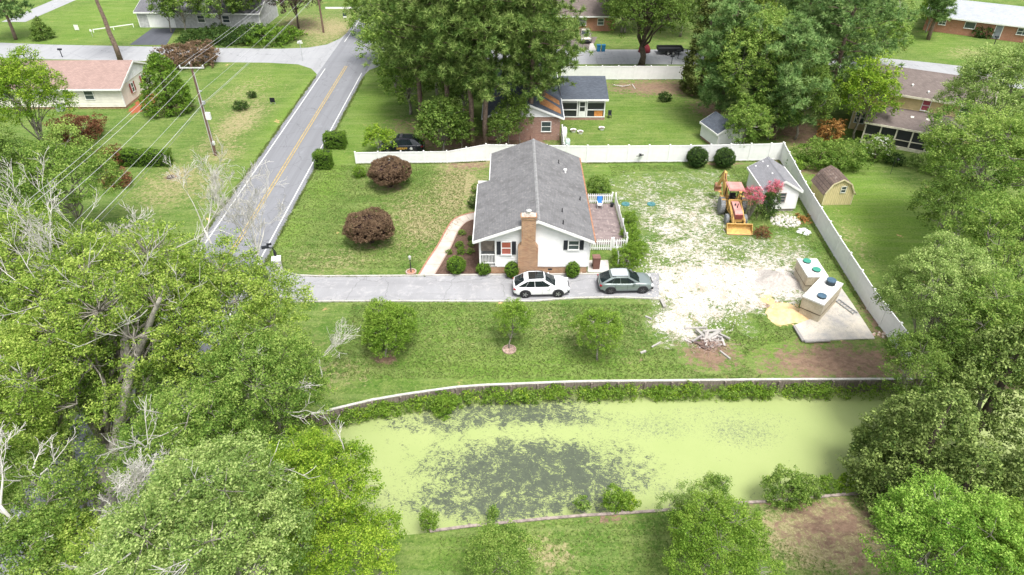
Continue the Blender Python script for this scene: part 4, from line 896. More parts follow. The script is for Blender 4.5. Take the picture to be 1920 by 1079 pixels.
# ---------------- small outbuilding beyond the yard, white shed, yellow barn
gable_house('outbuilding', 'small white outbuilding with dark grey roof, half hidden under the light green tree', 'shed', (26.9,75.2), 1.868, 3.6, 3.2, 2.0, 2.9, SIDING, SHD, BRICKN, .3, .25, .2, wins=[])
SH = gable_house('white_shed', 'white clapboard garden shed with grey roof, tight against the white fence', 'shed', (28.05,59.7), math.pi/2+.02, 5.0, 3.2, 2.35, 3.3, SIDING, brick_mat('shingle_shed',(.27,.27,.285),(.22,.22,.235),(.17,.17,.18),.3,.145,.01,mode='xy',stain=.3), M('shed_base',(.33,.29,.27),.9), .3, .28, .22)
window(SH, -.08, 1.55, 1.55, .62, .95, -math.pi/2, frame=M('taupe_trim',(.40,.34,.32),.7), bars=2, sill=False)
for (u,v) in ((1405,309),(1415,303),(1425,310),(1440,332)): pass
for (a_, b_) in ((4.6,2.9),(4.8,2.2),(3.6,2.1),(2.0,2.15)): 
    z = 2.35+.95*(1-abs(b_-1.6)/1.6)+.14; mb = MB(); mb.box((a_,b_,z+.03),(.16,.16,.06)); part('roof_patch', mb, TRIM, SH)
YB = thing('yellow_barn', 'small pale yellow gambrel barn shed with a weathered brown roof on the far lawn', 'shed', (31.25,60.85,0), .03)
bw, bd = 2.95, 3.0; prof = [(0,1.35),(.55,2.35),(1.475,2.85),(2.4,2.35),(2.95,1.35)]
mb = MB(); mb.prism([(0,0.02),(bw,0.02)]+prof[::-1], 0, bd, 'xz'); part('wall', mb, BARNY, YB)
mb = MB()
for k in range(14): mb.bb(.1+k*.2,.115+k*.2,-.012,0,.05,1.35+min(1.4,(min(k,13.5-k))*.32)); mb.bb(-.012,0,.1+k*.2,.115+k*.2,.05,1.3)
part('batten', mb, M('batten_line',(.42,.35,.18),.8), YB)
for k in range(4):
    (p,pz),(q,qz) = prof[k],prof[k+1]
    if k == 0: p, pz = -.12, 1.18
    if k == 3: q, qz = bw+.12, 1.18
    mb = MB(); mb.prism([(p,pz),(q,qz),(q,qz+.08),(p,pz+.08)] if k in (1,2) else ([(p,pz),(q,qz),(q-.0,qz+.08),(p-.07,pz+.03)] if k == 0 else [(p,pz),(q,qz),(q+.07,qz+.03),(p,pz+.08)]), -.12, bd+.12, 'xz'); part('roof', mb, SHW, YB)
mb = MB(); 
for k in range(4):
    (p,pz),(q,qz) = prof[k],prof[k+1]; mb.beam((p,-.15,pz+.02),(q,-.15,qz+.02),.05,.13)
for xx in (0.03,bw-.03): mb.box((xx,-.03,.68),(.1,.05,1.3))
part('trim', mb, M('barn_trim',(.70,.62,.38),.7), YB)
window(YB, 1.75, -.02, 1.75, .42, .62, 0, bars=1, sill=False, frame=M('window_trim_pale',(.74,.74,.62),.6))
# =====================================================================  FENCES
def vinyl_fence(label, pts, hts, name='vinyl_fence', step=2.42, group=None):
    root = thing(name, label, 'fence', (pts[0][0],pts[0][1],0), 0, group); ox, oy = pts[0]
    first = {}
    for i in range(len(pts)-1):
        a = Vector((pts[i][0]-ox, pts[i][1]-oy)); b = Vector((pts[i+1][0]-ox, pts[i+1][1]-oy)); L = (b-a).length; n = max(1, round(L/step)); h0, h1 = hts[i], hts[i+1]
        ang = math.atan2((b-a).y,(b-a).x)
        for k in range(n):
            p = a.lerp(b, k/n); q = a.lerp(b, (k+1)/n); z0 = h0+(h1-h0)*k/n; z1 = h0+(h1-h0)*(k+1)/n; l = (q-p).length
            key = (round(l,3), round(z0,3), round(z1,3))
            if key not in first:
                mb = MB(); pr = [(.06,.06),(l-.06,.06),(l-.06,z1-.05),(.06,z0-.05)]; mb.prism(pr, -.02, .02, 'xz')
                for j in range(1, 14): x = .06+(l-.12)*j/14; zz = z0+(z1-z0)*j/14; mb.bb(x-.006,x+.006,-.026,.026,.12,zz-.14)
                pm = mb.mesh('panel', VINYL); rb = MB(); rb.prism([(.06,z0-.14),(l-.06,z1-.14),(l-.06,z1-.0),(.06,z0-.0)], -.04, .04, 'xz'); rc_ = MB(); rc_.bb(.06,l-.06,-.04,.04,.04,.2); first[key] = (pm, rb.mesh('rail', VINYL), rc_.mesh('rail', VINYL))
            pm, rm, rm2 = first[key]; o = link('panel', pm, root, (p.x,p.y,0), ang); link('rail', rm, o); link('rail', rm2, o)
        m_ = n+1 if i == len(pts)-2 else n
        for k in range(m_):
            p = a.lerp(b, k/n); h = h0+(h1-h0)*k/n; key = ('post', round(h,3))
            if key not in first:
                mb = MB(); mb.box((0,0,(h+.06)/2),(.13,.13,h+.06)); cp = MB(); cp.box((0,0,h+.085),(.17,.17,.05)); cp.box((0,0,h+.13),(.14,.14,.05),taper=.1); first[key] = (mb.mesh('post',VINYL), cp.mesh('post_cap',VINYL))
            pm, cm = first[key]; o = link('post', pm, root, (p.x,p.y,0), ang); link('post_cap', cm, o)
    return root
vinyl_fence('white vinyl privacy fence along the back of the yard behind the house', [(-17.5,70.5),(-7.3,70.7),(-2.9,71.2),(8.4,70.75),(19.9,70.9),(29.0,71.3),(30.4,71.5)], [1.35,1.40,2.0,2.02,2.02,2.05,2.05])
vinyl_fence('white vinyl privacy fence running down the right side of the yard past the tanks', [(30.45,71.3),(29.55,62.0),(28.95,51.5),(28.6,43.6),(28.75,37.2)], [2.05,2.0,1.95,1.95,1.95])
vinyl_fence('white vinyl fence beyond the neighbour lawn along the cross street', [(7.2,98.5),(10.7,98.6),(24.8,98.7)], [1.95,1.95,1.95])
vinyl_fence('short run of white fence between the brick bungalow and its lawn', [(5.85,71.4),(5.95,76.8)], [1.9,1.9])
def picket_fence(label, a, b, z0, h, gate=None, n=None):
    a = Vector(a); b = Vector(b); L = (b-a).length; root = thing('picket_fence', label, 'fence', (a.x,a.y,z0), math.atan2((b-a).y,(b-a).x), 'picket fences round the patio'); n = n or int(L/.19)
    pk = MB(); pk.prism([(-.05,.06),(.05,.06),(.05,h-.08),(0,h),(-.05,h-.08)], -.035, -.012, 'xz'); pm = pk.mesh('picket', VINYL)
    for k in range(n): link('picket', pm, root, (L*(k+.5)/n,0,0))
    mb = MB(); mb.bb(0,L,-.01,.03,.2,.29); part('rail', mb, VINYL, root); mb = MB(); mb.bb(0,L,-.01,.03,h-.32,h-.23); part('rail', mb, VINYL, root)
    ps = MB(); ps.box((0,0,(h+.08)/2),(.12,.12,h+.08)); ps.box((0,0,h+.12),(.15,.15,.08),taper=.2); pm = ps.mesh('post', VINYL)
    m_ = max(1, round(L/2.4))
    for k in range(m_+1): link('post', pm, root, (L*k/m_,.03,0))
    return root
x0, y0 = P(1103,386); x1, y1 = P(1150,386); x2, y2 = P(1176,461)
picket_fence('white picket fence across the far end of the patio, behind the blue chair', (6.62,61.1), (10.1,61.1), .1, 1.12)
picket_fence('white picket fence along the right side of the patio by the shrubs', (10.4,61.0), (10.45,53.3), .1, 1.12)
picket_fence('white picket fence at the near end of the patio, behind the brown bin', (6.65,52.4), (9.0,52.4), .02, 1.2)
GT = picket_fence('white picket gate section above the grey steps at the near end of the patio', (9.15,52.4), (10.4,52.5), .1, 1.15)
# steps
t = thing('patio_steps', 'weathered grey timber steps from the white pad up to the patio gate', 'steps', (9.35,49.9,0)); WOODG = M('deck_grey', (.34,.31,.28), .9, .2, 3, fine=12)
for k in range(4): mb = MB(); mb.bb(0,1.15,k*.5,k*.5+.56,k*.03,.10+k*.12); part('tread', mb, WOODG, t)
mb = MB(); mb.beam((-.03,0,.9),(-.03,2.0,1.2),.06,.09); mb.box((-.03,.05,.45),(.09,.09,.9)); part('handrail', mb, TRIM, t)
# =====================================================================  VEHICLES
TYRE = M('tyre_rubber', (.03,.03,.032), .85, .15, 5); RIM = M('alloy_rim', (.42,.43,.45), .35, .1, 5, metal=.7); CLAD = M('black_cladding', (.035,.036,.04), .65, .1, 3)
CGL = glass_mat('car_glass', (.012,.018,.02), .04); LAMP = M('lamp_clear', (.65,.67,.7), .15, .05, 4); TAIL = M('lamp_red', (.35,.02,.03), .25, .1, 4); PLATE = M('plate_white', (.7,.7,.68), .5)
def wheel(parent, x, y, r, w_, side, rim=None):
    t = MB(); prof = [(r*.62,-w_/2),(r*.93,-w_/2),(r,-w_/2+.03),(r,w_/2-.03),(r*.93,w_/2),(r*.62,w_/2)]; t.lathe(prof, n=24, axis='y'); o = part('wheel', t, TYRE, parent, True, loc=(x,y,r))
    q = MB(); q.lathe([(r*.60,-.02*side),(r*.62,w_*.46*side),(r*.55,w_*.40*side),(r*.1,w_*.36*side)][::1], n=20, axis='y')
    for k in range(5):
        a = k*2*math.pi/5; q.beam((0,side*w_*.44,0),(math.cos(a)*r*.58,side*w_*.46,math.sin(a)*r*.58),.05,.07)
    q.lathe([(r*.13,w_*.3*side),(r*.13,w_*.49*side)], n=10, axis='y'); part('rim', q, rim or RIM, o, False); return o
def car(name, label, loc, rz, L=4.5, W=1.86, H=1.64, paint=None, roofm=None, wb=2.7, r=.35, hood=.98, belt=1.0, clad=True, prof=None, sunroof=False, rails=True, rim=None, pickup=False, group=None, cat='car', lowerclad=None):
    """+X is the front. Body lofted from side profile; cabin is a tapered house with proud glazing."""
    root = thing(name, label, cat, (*loc,.0), rz, group); hl = L/2; fx, rx = wb/2+.02, -wb/2+.02
    N = 46; xs = [-hl+L*i/(N-1) for i in range(N)]; mb = MB(); ring = 11
    def topz(x):
        return float(np.interp(x, [-hl,-hl+.05,-hl+.25,-hl+.9, .3, hl-1.25, hl-.55, hl-.18, hl-.04, hl], [belt-.22,belt-.08,belt+.02,belt+.05,belt,hood+.05,hood-.01,hood-.13,hood-.28,hood-.44]))
    def wid(x):
        e = abs(x)/hl; return W/2*(1-.015*e-(max(0,e-.68)/.32)**2.4*(.30 if x > 0 else .20))
    def botz(x):
        b = .24+(.10 if x > hl-.35 else 0)+(.10 if x < -hl+.3 else 0)
        return b
    def arch(x):
        z = botz(x)
        for c in (fx, rx):
            d = abs(x-c)
            if d < r+.06: z = max(z, r+math.sqrt((r+.06)**2-d*d))
        return z
    for x in xs:
        w_ = wid(x); t = topz(x); b = botz(x); az = arch(x); s = min(az, t-.16)
        pts = [(0,b),(w_*.72,b),(w_*.95,max(b,s-.02)),(w_,max(b+.10,s)),(w_*1.0,max(.56,s+.02)),(w_*.985,max(.74,s+.04)),(w_*.97,t-.10),(w_*.93,t-.035),(w_*.86,t),(w_*.5,t+.035),(0,t+.05)]
        for (yy, zz) in pts: mb.v.append((x, yy, zz))
    nb_ = len(mb.v)
    for (x_, yy, zz) in list(mb.v): mb.v.append((x_, -yy, zz))
    for i in range(N-1):
        for j in range(ring-1):
            a = i*ring+j; mb.f.append((a, a+1, a+ring+1, a+ring)); mb.m.append(1 if (clad and j in (2,) ) else 0)
            a += nb_; mb.f.append((a+ring, a+ring+1, a+1, a)); mb.m.append(1 if (clad and j in (2,)) else 0)
    for i in (0, N-1):
        f = [i*ring+j for j in range(ring)]+[nb_+i*ring+j for j in range(ring-2,0,-1)]; mb.f.append(tuple(f if i else f[::-1])); mb.m.append(0)
    part('body', mb, [paint, lowerclad or CLAD], root, True)
    # cabin: bottom and roof outlines
    if not pickup: bx0, bx1, tx0, tx1 = (-hl+.12, hl-1.12, -hl+.95, hl-2.08)
    else: bx0, bx1, tx0, tx1 = (-.55, hl-1.45, -.42, hl-2.25)
    wbm, wtp = W/2*.90, W/2*.70; zb, zt = belt-.02, H-.06
    def lerp3(a, b, t): return tuple(p*(1-t)+q*t for p, q in zip(a, b))
    c = MB(); B = [(bx0,-wbm*.93,zb),(bx1,-wbm*.93,zb),(bx1,wbm*.93,zb),(bx0,wbm*.93,zb)]; Tp = [(tx0,-wtp*.94,zt),(tx1,-wtp*.96,zt-.02),(tx1,wtp*.96,zt-.02),(tx0,wtp*.94,zt)]
    mid = [(bx0+.0,-wbm,zb),((bx0+bx1)/2,-wbm*1.02,zb)]
    # 6-point outlines with a bulge in the middle
    def outline(x0, x1, w0, wm, z, bow):
        xm0 = x0+(x1-x0)*.25; xm1 = x0+(x1-x0)*.75
        return [(x0-bow*.5,0,z),(x0,-w0*.92,z),(xm0,-wm,z),(xm1,-wm,z),(x1,-w0*.95,z),(x1+bow,0,z),(x1,w0*.95,z),(xm1,wm,z),(xm0,wm,z),(x0,w0*.92,z)]
    ob = outline(bx0, bx1, wbm, wbm*1.02, zb, .16); ot = outline(tx0, tx1, wtp, wtp*1.04, zt, .05); ot = [(p[0],p[1],p[2]-(.07 if i in (0,1,9) else (.02 if i in (4,5,6) else 0))) for i,p in enumerate(ot)]; oo = [ (p[0]*.93+ (tx0+tx1)/2*.07, p[1]*.86, p[2]+.05) for p in ot]; n = len(ob)
    c.add(ob+ot+oo, [(i,(i+1)%n,n+(i+1)%n,n+i) for i in range(n)]+[(n+i,n+(i+1)%n,2*n+(i+1)%n,2*n+i) for i in range(n)]+[tuple(range(2*n,3*n))]); part('cabin', c, paint, root)
    rf = MB(); rr_ = [(p[0]*.92+(tx0+tx1)/2*.08,p[1]*.84,zt+.054) for p in ot]; r2 = [(p[0],p[1],p[2]+.012) for p in rr_]; rf.add(rr_+r2, [tuple(range(n,2*n))]+[(i,(i+1)%n,n+(i+1)%n,n+i) for i in range(n)])
    if sunroof:
        g = MB(); ln = tx1-tx0; g.bb(tx0+ln*.20,tx1-.02,-wtp*.74,wtp*.74,zt+.052,zt+.072); part('sunroof', g, CGL, root)
        g = MB(); g.bb(tx0+ln*.55,tx0+ln*.58,-wtp*.74,wtp*.74,zt+.073,zt+.08); part('sunroof_bar', g, CLAD, root)
    else: part('roof', rf, roofm or paint, root)
    def face(i0, i1, s0, s1, h0, h1, off):
        """glass on the cabin side between outline points i0..i1"""
        a, b_, d, e = Vector(ob[i0]), Vector(ob[i1]), Vector(ot[i1]), Vector(ot[i0])
        def q(s, h): return a.lerp(b_, s).lerp(e.lerp(d, s), h)
        v = [q(s0,h0),q(s1,h0),q(s1,h1),q(s0,h1)]; nn = (v[1]-v[0]).cross(v[3]-v[0]).normalized()
        if nn.z < 0 and abs(nn.z) > .2: nn = -nn
        cen = Vector(((bx0+bx1)/2,0,0))
        if nn.dot(Vector((v[0].x-cen.x, v[0].y, 0))) < 0: nn = -nn
        return v, nn
    for nm, segs in (('windscreen', [(4,5,.06,1),(5,6,0,.94)]), ('rear_window', [(0,1,0,.9),(9,0,.1,1)])):
        g = MB()
        for i0, i1, s0, s1 in segs:
            v, nn = face(i0, i1, s0, s1, .08, .94, 0); g.add([p+nn*.012 for p in v], [(0,1,2,3)])
        if pickup and nm == 'rear_window' or True: part(nm, g, CGL, root)
    for sgn, idx in ((-1,(1,2,3,4)),(1,(9,8,7,6))):
        spans = [(idx[0],idx[1],.25,.97),(idx[1],idx[2],.0,.47),(idx[1],idx[2],.50,1.0),(idx[2],idx[3],.0,.7)]
        for k, (i0,i1,s0,s1) in enumerate(spans):
            g = MB(); v, nn = face(i0, i1, s0, s1, .10, .88, 0)
            if k == 0: v[3] = v[3].lerp(v[2], .25)
            if k == 3: v[2] = v[2].lerp(v[3], .35)
            g.add([p+nn*.012 for p in v], [(0,1,2,3)]); part('side_window', g, CGL, root)
        m_ = MB(); m_.box((bx1-.52, sgn*(W/2+.06), belt+.07), (.14,.2,.13)); part('mirror', m_, paint, root)
        for x_ in (.55,-.42): h = MB(); h.bb(x_-.1,x_+.1,sgn*(W/2*.985)-.02,sgn*(W/2*.985)+.02,.80,.83); part('door_handle', h, paint, root)
        if rails:
            h = MB(); h.path([(tx0+.1,sgn*wtp*.93,zt+.02),(tx0+.2,sgn*wtp*.93,zt+.09),(tx1-.2,sgn*wtp*.95,zt+.09),(tx1-.08,sgn*wtp*.95,zt+.01)], .02, 5); part('roof_rail', h, CLAD, root)
        l = MB(); l.box((hl-.13, sgn*W/2*.72, hood-.26), (.24,.34,.13), rz=-sgn*.38); part('headlight', l, LAMP, root)
        l = MB(); l.box((-hl+.13, sgn*W/2*.74, belt-.17), (.2,.30,.11), rz=sgn*.22); part('taillight', l, TAIL, root)
        d = MB()
        for x_ in (1.05,.05,-.95): d.bb(x_-.006,x_+.006,sgn*(W/2)-.012,sgn*(W/2)+.003,.34,belt-.08)
        d.bb(-.95,1.05,sgn*(W/2)-.012,sgn*(W/2)+.003,.335,.35); part('door_seam', d, CLAD, root)
        for cx_ in (fx, rx):
            a_ = MB(); pp = [(cx_+(r+.07)*math.cos(t_), sgn*(W/2+.002), r+(r+.07)*math.sin(t_)) for t_ in [math.pi*k/12 for k in range(13)]]
            a_.path(pp, .045 if clad else .015, 4); part('arch_trim', a_, CLAD, root)
            d = MB(); d.lathe([(r+.05,0),(r+.05,.22)], (cx_, sgn*(W/2)-(.23 if sgn>0 else -.01), r), 18, 'y'); part('wheel_well', d, CLAD, root)
            wheel(root, cx_, sgn*(W/2-.10), r, .23, sgn, rim)
    b_ = MB(); b_.box((hl-.06,0,.42),(.16,W*.8,.2)); part('front_bumper', b_, CLAD, root); b_ = MB(); b_.box((-hl+.07,0,.42),(.18,W*.82,.24)); part('rear_bumper', b_, CLAD, root)
    b_ = MB(); b_.box((hl-.005,0,.62),(.05,W*.5,.2)); part('grille', b_, CLAD, root); b_ = MB(); b_.box((-hl-.005,0,.72),(.02,.34,.13)); part('licence_plate', b_, PLATE, root)
    return root
WHITEP = paint_mat('car_white', (.80,.81,.82)); GREYP = paint_mat('car_grey_green', (.20,.24,.235), .3, .3); SILV = paint_mat('car_roof_silver', (.50,.54,.55), .25, .3); BLACKC = paint_mat('car_black', (.012,.014,.02), .15); CHAMP = paint_mat('car_champagne', (.36,.33,.27), .3, .5)
x, y = P(1014, 553); car('white_car', 'white crossover with black panoramic roof parked on the driveway by the chimney', (x,y+.45), R(2), 4.62, 1.88, 1.66, WHITEP, sunroof=True, r=.37)
x, y = P(1172, 547); car('grey_car', 'grey green hatchback crossover parked on the driveway in front of the brown bin', (x+.0,y+.5), R(2), 4.48, 1.84, 1.60, GREYP, roofm=SILV, wb=2.67, rim=M('dark_rim',(.14,.14,.15),.4,.1,5,metal=.6))
x, y = P(752, 292); sc_ = car('sheriff_suv', 'black sheriff patrol vehicle with gold lettering, parked behind the white fence', (x,y+1.1), math.pi, 5.1, 2.0, 1.85, BLACKC, wb=3.0, r=.39, hood=1.08, belt=1.12, clad=False)
def lettering(text, size, mat, parent, loc, rot, name='lettering'):
    cu = bpy.data.curves.new(name, 'FONT'); cu.body = text; cu.size = size; cu.extrude = .004; cu.align_x = 'CENTER'; cu.resolution_u = 2
    o = bpy.data.objects.new(name, cu); COL.objects.link(o); bpy.context.view_layer.update(); me = bpy.data.meshes.new_from_object(o); bpy.data.objects.remove(o)
    me.materials.clear(); me.materials.append(mat); o = link(name, me, parent, loc); o.rotation_euler = rot; return o
GOLD = M('gold_letters', (.70,.42,.08), .4, .05)
# the side that faces the yard is local +Y after the half turn
lettering('SHERIFF', .36, GOLD, sc_, (-.15, 1.012, .66), (math.pi/2, 0, math.pi))
mb = MB(); mb.lathe([(.17,1.002),(.17,1.016),(.02,1.018)], (-1.22,0,.78), 16, 'y'); part('door_badge', mb, M('badge_silver',(.62,.62,.58),.4), sc_)
mb = MB(); mb.bb(-.2,.1,-.55,.55,1.85,1.97); part('light_bar', mb, CLAD, sc_)
x, y = P(1098, 80); car('parked_pickup', 'silver champagne pickup nosed out of the drive across the far street', (x,y+1.5), -math.pi/2-.03, 5.4, 1.95, 1.8, CHAMP, wb=3.4, r=.38, hood=1.1, belt=1.12, pickup=True, rails=False, clad=False, cat='pickup truck')
t = thing('utility_trailer', 'black twin axle utility trailer parked on the far street by the cedar', 'trailer', (P(1255,101)[0],P(1255,101)[1],0), 0)
mb = MB(); mb.bb(-2.0,2.0,-.95,.95,.55,.68); mb.bb(-2.0,2.0,-.98,-.93,.68,1.05); mb.bb(-2.0,2.0,.93,.98,.68,1.05); mb.bb(1.93,1.98,-.93,.93,.68,1.05); mb.bb(-1.98,-1.93,-.93,.93,.68,1.05); part('trailer_bed', mb, CLAD, t)
for sx in (-.45,.4):
    for sy in (-1,1): wheel(t, sx, sy*1.08, .34, .2, sy, TRIM)
mb = MB(); mb.beam((2.0,.7,.6),(3.1,0,.55),.08); mb.beam((2.0,-.7,.6),(3.1,0,.55),.08); mb.tube((2.9,0,.0),(2.9,0,.6),.04); part('drawbar', mb, CLAD, t)
# ---------------- backhoe loader, +Y local = rear, loader bucket towards the camera
def backhoe():
    x, y = P(1384, 434); t = thing('backhoe_loader', 'old yellow backhoe loader with faded red canopy and hood, bucket lowered on the gravel', 'backhoe', (x,y,0), R(-3))
    CATY = M('worn_yellow', (.62,.40,.12), .6, .2, 2.2, col2=(.45,.27,.10), fine=9); CATR = M('faded_red', (.44,.17,.15), .7, .2, 1.8, col2=(.52,.30,.27)); RED2 = M('dull_red', (.26,.075,.06), .7, .2, 3); OLD = M('dusty_tyre', (.25,.26,.27), .9, .2, 6); SEAT = M('black_seat', (.03,.03,.03), .6)
    def wh(px, py, r, w_, sgn, rimm):
        m = MB(); m.lathe([(r*.55,-w_/2),(r*.9,-w_/2),(r,-w_/2+.05),(r,w_/2-.05),(r*.9,w_/2),(r*.55,w_/2)], n=26, axis='y')
        m.v = [(v[1],v[0],v[2]) for v in m.v]; o = part('wheel', m, OLD, t, True, loc=(px,py,r))
        q = MB(); q.lathe([(r*.56,-.02),(r*.58,w_*.3),(r*.45,w_*.22),(r*.15,w_*.34),(r*.1,w_*.4)], n=18, axis='y'); q.v = [(v[1]*sgn,v[0],v[2]) for v in q.v]; part('rim', q, rimm, o)
        l = MB()
        for k in range(22):
            a = k*2*math.pi/22; c_, s_ = math.cos(a), math.sin(a)
            for sg in (-1,1): l.beam((sg*w_*.05, c_*r*1.0, s_*r*1.0),(sg*w_*.48, math.cos(a+.16)*r*1.005, math.sin(a+.16)*r*1.005), .05, .05)
        o2 = part('tread_lug', l, OLD, o); o2['kind'] = 'stuff'; return o
    for sg in (-1,1): wh(sg*1.02, 3.55, .82, .46, sg, CATY); wh(sg*.86, 1.45, .46, .30, sg, CATY)
    m = MB(); m.bb(-.42,.42,.7,4.6,.55,.85); m.bb(-.75,.75,3.3,3.8,.6,.95); m.bb(-.8,.8,1.38,1.52,.4,.58); part('chassis', m, CATY, t)
    m = MB(); m.prism([(.75,.85),(3.0,.85),(3.0,1.62),(2.6,1.66),(.9,1.48),(.75,1.3)], -.36, .36, 'yz'); part('hood', m, CATR, t)
    m = MB(); m.bb(-.34,.34,.70,.74,.85,1.35)
    for k in range(6): m.bb(-.32,.32,.66,.70,.88+k*.08,.92+k*.08)
    part('grille', m, RED2, t)
    m = MB(); m.tube((.0,1.7,1.55),(.0,1.7,2.0),.05,.045); m.tube((-.12,2.1,1.6),(-.12,2.1,1.78),.08); part('exhaust', m, SEAT, t)
    m = MB(); m.bb(-.55,.55,2.9,3.05,.95,1.75); m.bb(-.7,.7,3.0,4.5,.9,.98); part('cab_floor', m, CATY, t)
    for sg in (-1,1): m = MB(); m.prism([(2.95,.98),(4.35,.98),(4.35,1.52),(3.9,1.62),(3.2,1.62)], sg*.98-.2, sg*.98+.2, 'yz'); part('fender', m, CATY, t)
    for (px,py) in ((-.62,3.0),(.62,3.0),(-.62,4.45),(.62,4.45)): m = MB(); m.beam((px,py,.95),(px*.95,py,2.72),.07); part('canopy_post', m, SEAT, t)
    m = MB(); m.box((0,3.72,2.79),(1.5,1.75,.12)); m.box((0,3.72,2.87),(1.3,1.55,.05)); part('canopy', m, CATR, t)
    m = MB(); m.box((0,3.75,1.35),(.55,.5,.14)); m.box((0,4.02,1.65),(.55,.12,.6)); part('seat', m, SEAT, t)
    m = MB(); m.path([(0,3.05,1.5),(0,3.3,1.85)],.03,6); m.lathe([(.2,1.86),(.22,1.88),(.2,1.90),(.16,1.88)],(0,3.32,0),14); part('steering_wheel', m, SEAT, t)
    # loader arms and bucket
    for sg in (-1,1):
        m = MB(); m.beam((sg*.55,3.0,1.55),(sg*.55,1.5,1.18),.11,.2); m.beam((sg*.55,1.55,1.2),(sg*.55,.15,.42),.11,.2); part('loader_arm', m, CATY, t)
        m = MB(); m.tube((sg*.62,2.6,.8),(sg*.58,1.2,1.0),.05); m.tube((sg*.5,2.3,1.5),(sg*.5,.45,1.02),.04); m.beam((sg*.55,.5,1.05),(sg*.55,.2,.5),.07,.12); part('lift_cylinder', m, CATY, t)
        m = MB(); m.beam((sg*.55,2.95,.7),(sg*.55,2.95,1.7),.16,.22); part('loader_tower', m, CATY, t)
    prof = [(.15,.12),(-.62,.03),(-.75,.06),(-.7,.10),(.05,.19),(.16,.40),(.10,.66),(-.12,.80),(-.08,.86),(.18,.74),(.26,.42)]
    m = MB(); m.prism(prof, -1.18, 1.18, 'yz'); part('bucket', m, CATY, t)
    for sg in (-1,1): m = MB(); m.prism([(.18,.1),(-.7,.05),(-.35,.45),(-.1,.82),(.2,.7)], sg*1.18-.02, sg*1.18+.02, 'yz'); part('bucket_side', m, CATY, t)
    for px in (-.42,.42): m = MB(); m.prism([(.28,.12),(.28,.75),(.0,.93),(-.14,.86),(.2,.4)], px-.05, px+.05, 'yz'); part('bucket_rib', m, CATY, t)
    m = MB(); m.bb(-1.1,1.1,-.80,-.70,.03,.07); part('cutting_edge', m, RUST, t)
    # backhoe: stowed and swung to the left rear
    m = MB(); m.box((0,4.75,.85),(1.5,.28,.5)); m.box((-.25,4.95,.9),(.3,.35,.7)); part('swing_frame', m, CATY, t)
    for sg in (-1,1): m = MB(); m.beam((sg*.7,4.8,.8),(sg*1.0,4.85,1.55),.14,.14); m.box((sg*1.02,4.85,1.6),(.35,.3,.06)); part('stabiliser', m, CATY, t)
    A = (-.35,5.05,.9); B = (-.62,5.7,3.35); C = (-.85,6.6,1.5)
    for sg in (-1,1): m = MB(); m.beam((A[0]+sg*.11,A[1],A[2]),(B[0]+sg*.11,B[1]-.15,B[2]-.7),.05,.34); m.beam((B[0]+sg*.11,B[1]-.15,B[2]-.72),(B[0]+sg*.11,B[1]+.1,B[2]),.05,.3); part('boom', m, CATY, t)
    m = MB(); m.beam((A[0],A[1]+.1,A[2]+.3),(B[0],B[1]-.05,B[2]-.1),.14,.16); part('boom_plate', m, RUST, t)
    m = MB(); m.tube((A[0],A[1]-.28,1.2),(B[0],B[1]-.5,2.5),.06); part('boom_cylinder', m, CATY, t)
    m = MB(); m.beam(B, C, .16, .28); part('dipper', m, CATY, t); m = MB(); m.tube((B[0],B[1]+.35,B[2]),(C[0],C[1]+.2,C[2]+.7),.05); part('dipper_cylinder', m, RUST, t)
    m = MB(); m.prism([(C[1]-.25,C[2]-.1),(C[1]+.3,C[2]+.1),(C[1]+.45,C[2]-.45),(C[1]+.1,C[2]-.8),(C[1]-.35,C[2]-.6),(C[1]-.05,C[2]-.5)], C[0]-.3, C[0]+.3, 'yz'); part('digging_bucket', m, RUST, t)
backhoe()
# ---------------- septic tanks
TANK = M('precast_concrete', (.60,.54,.42), .9, .12, 1.5, fine=14, bmp=.3, col2=(.46,.38,.27)); TOPC = M('tank_lid_concrete', (.74,.73,.69), .85, .06, 1.5, fine=18)
def tank(label, c, sx, sy, h, rz, lids, seed):
    t = thing('septic_tank', label, 'concrete tank', (c[0],c[1],.04), rz, None)
    m = MB(); m.box((0,0,h*.19),(sx*.90,sy*.90,h*.38),taper=1.035); part('lower_half', m, TANK, t); m = MB(); m.box((0,0,h*.40),(sx*.955,sy*.955,h*.035)); part('joint', m, CLAD if False else MATS['wet_earth'], t)
    m = MB(); m.box((0,0,h*.675),(sx*.95,sy*.95,h*.51),taper=1.03); part('upper_half', m, TANK, t); m = MB(); m.box((0,0,h*.965),(sx,sy,h*.07)); part('top_slab', m, TOPC, t)
    for (lx, ly, r, hh, col, nm) in lids:
        m = MB(); m.lathe([(r,h-.0),(r,h+hh*.75)],(lx,ly,0),24); o = part('riser', m, M('riser_dark',(.035,.05,.06),.6), t)
        m = MB(); m.lathe([(r*1.02,h+hh*.75),(r*1.02,h+hh),(r*.9,h+hh+.02),(r*.02,h+hh+.03)],(lx,ly,0),24); m2 = part('lid', m, col, t, label=nm)
    return t
GRL = M('lid_green', (.05,.28,.20), .5, .1, 4); BLL = M('lid_blue', (.07,.13,.19), .5, .15, 4)
tank('concrete septic tank with two green lids, the farther of the two', (25.06,47.2), 1.72, 2.7, 1.6, 0, [(-.18,.85,.33,.15,GRL,None),(.15,-.45,.33,.15,GRL,None)], 1)
ang = math.atan2(45.67-42.76, 25.21-22.53); 
tank('concrete septic tank with two blue black lids, the nearer one turned on its corner', (24.55,43.62), 3.85, 1.72, 1.9, ang, [(1.15,-.1,.36,.42,BLL,'tall blue black lid'),(-1.05,-.30,.34,.18,BLL,'low blue black lid')], 2)
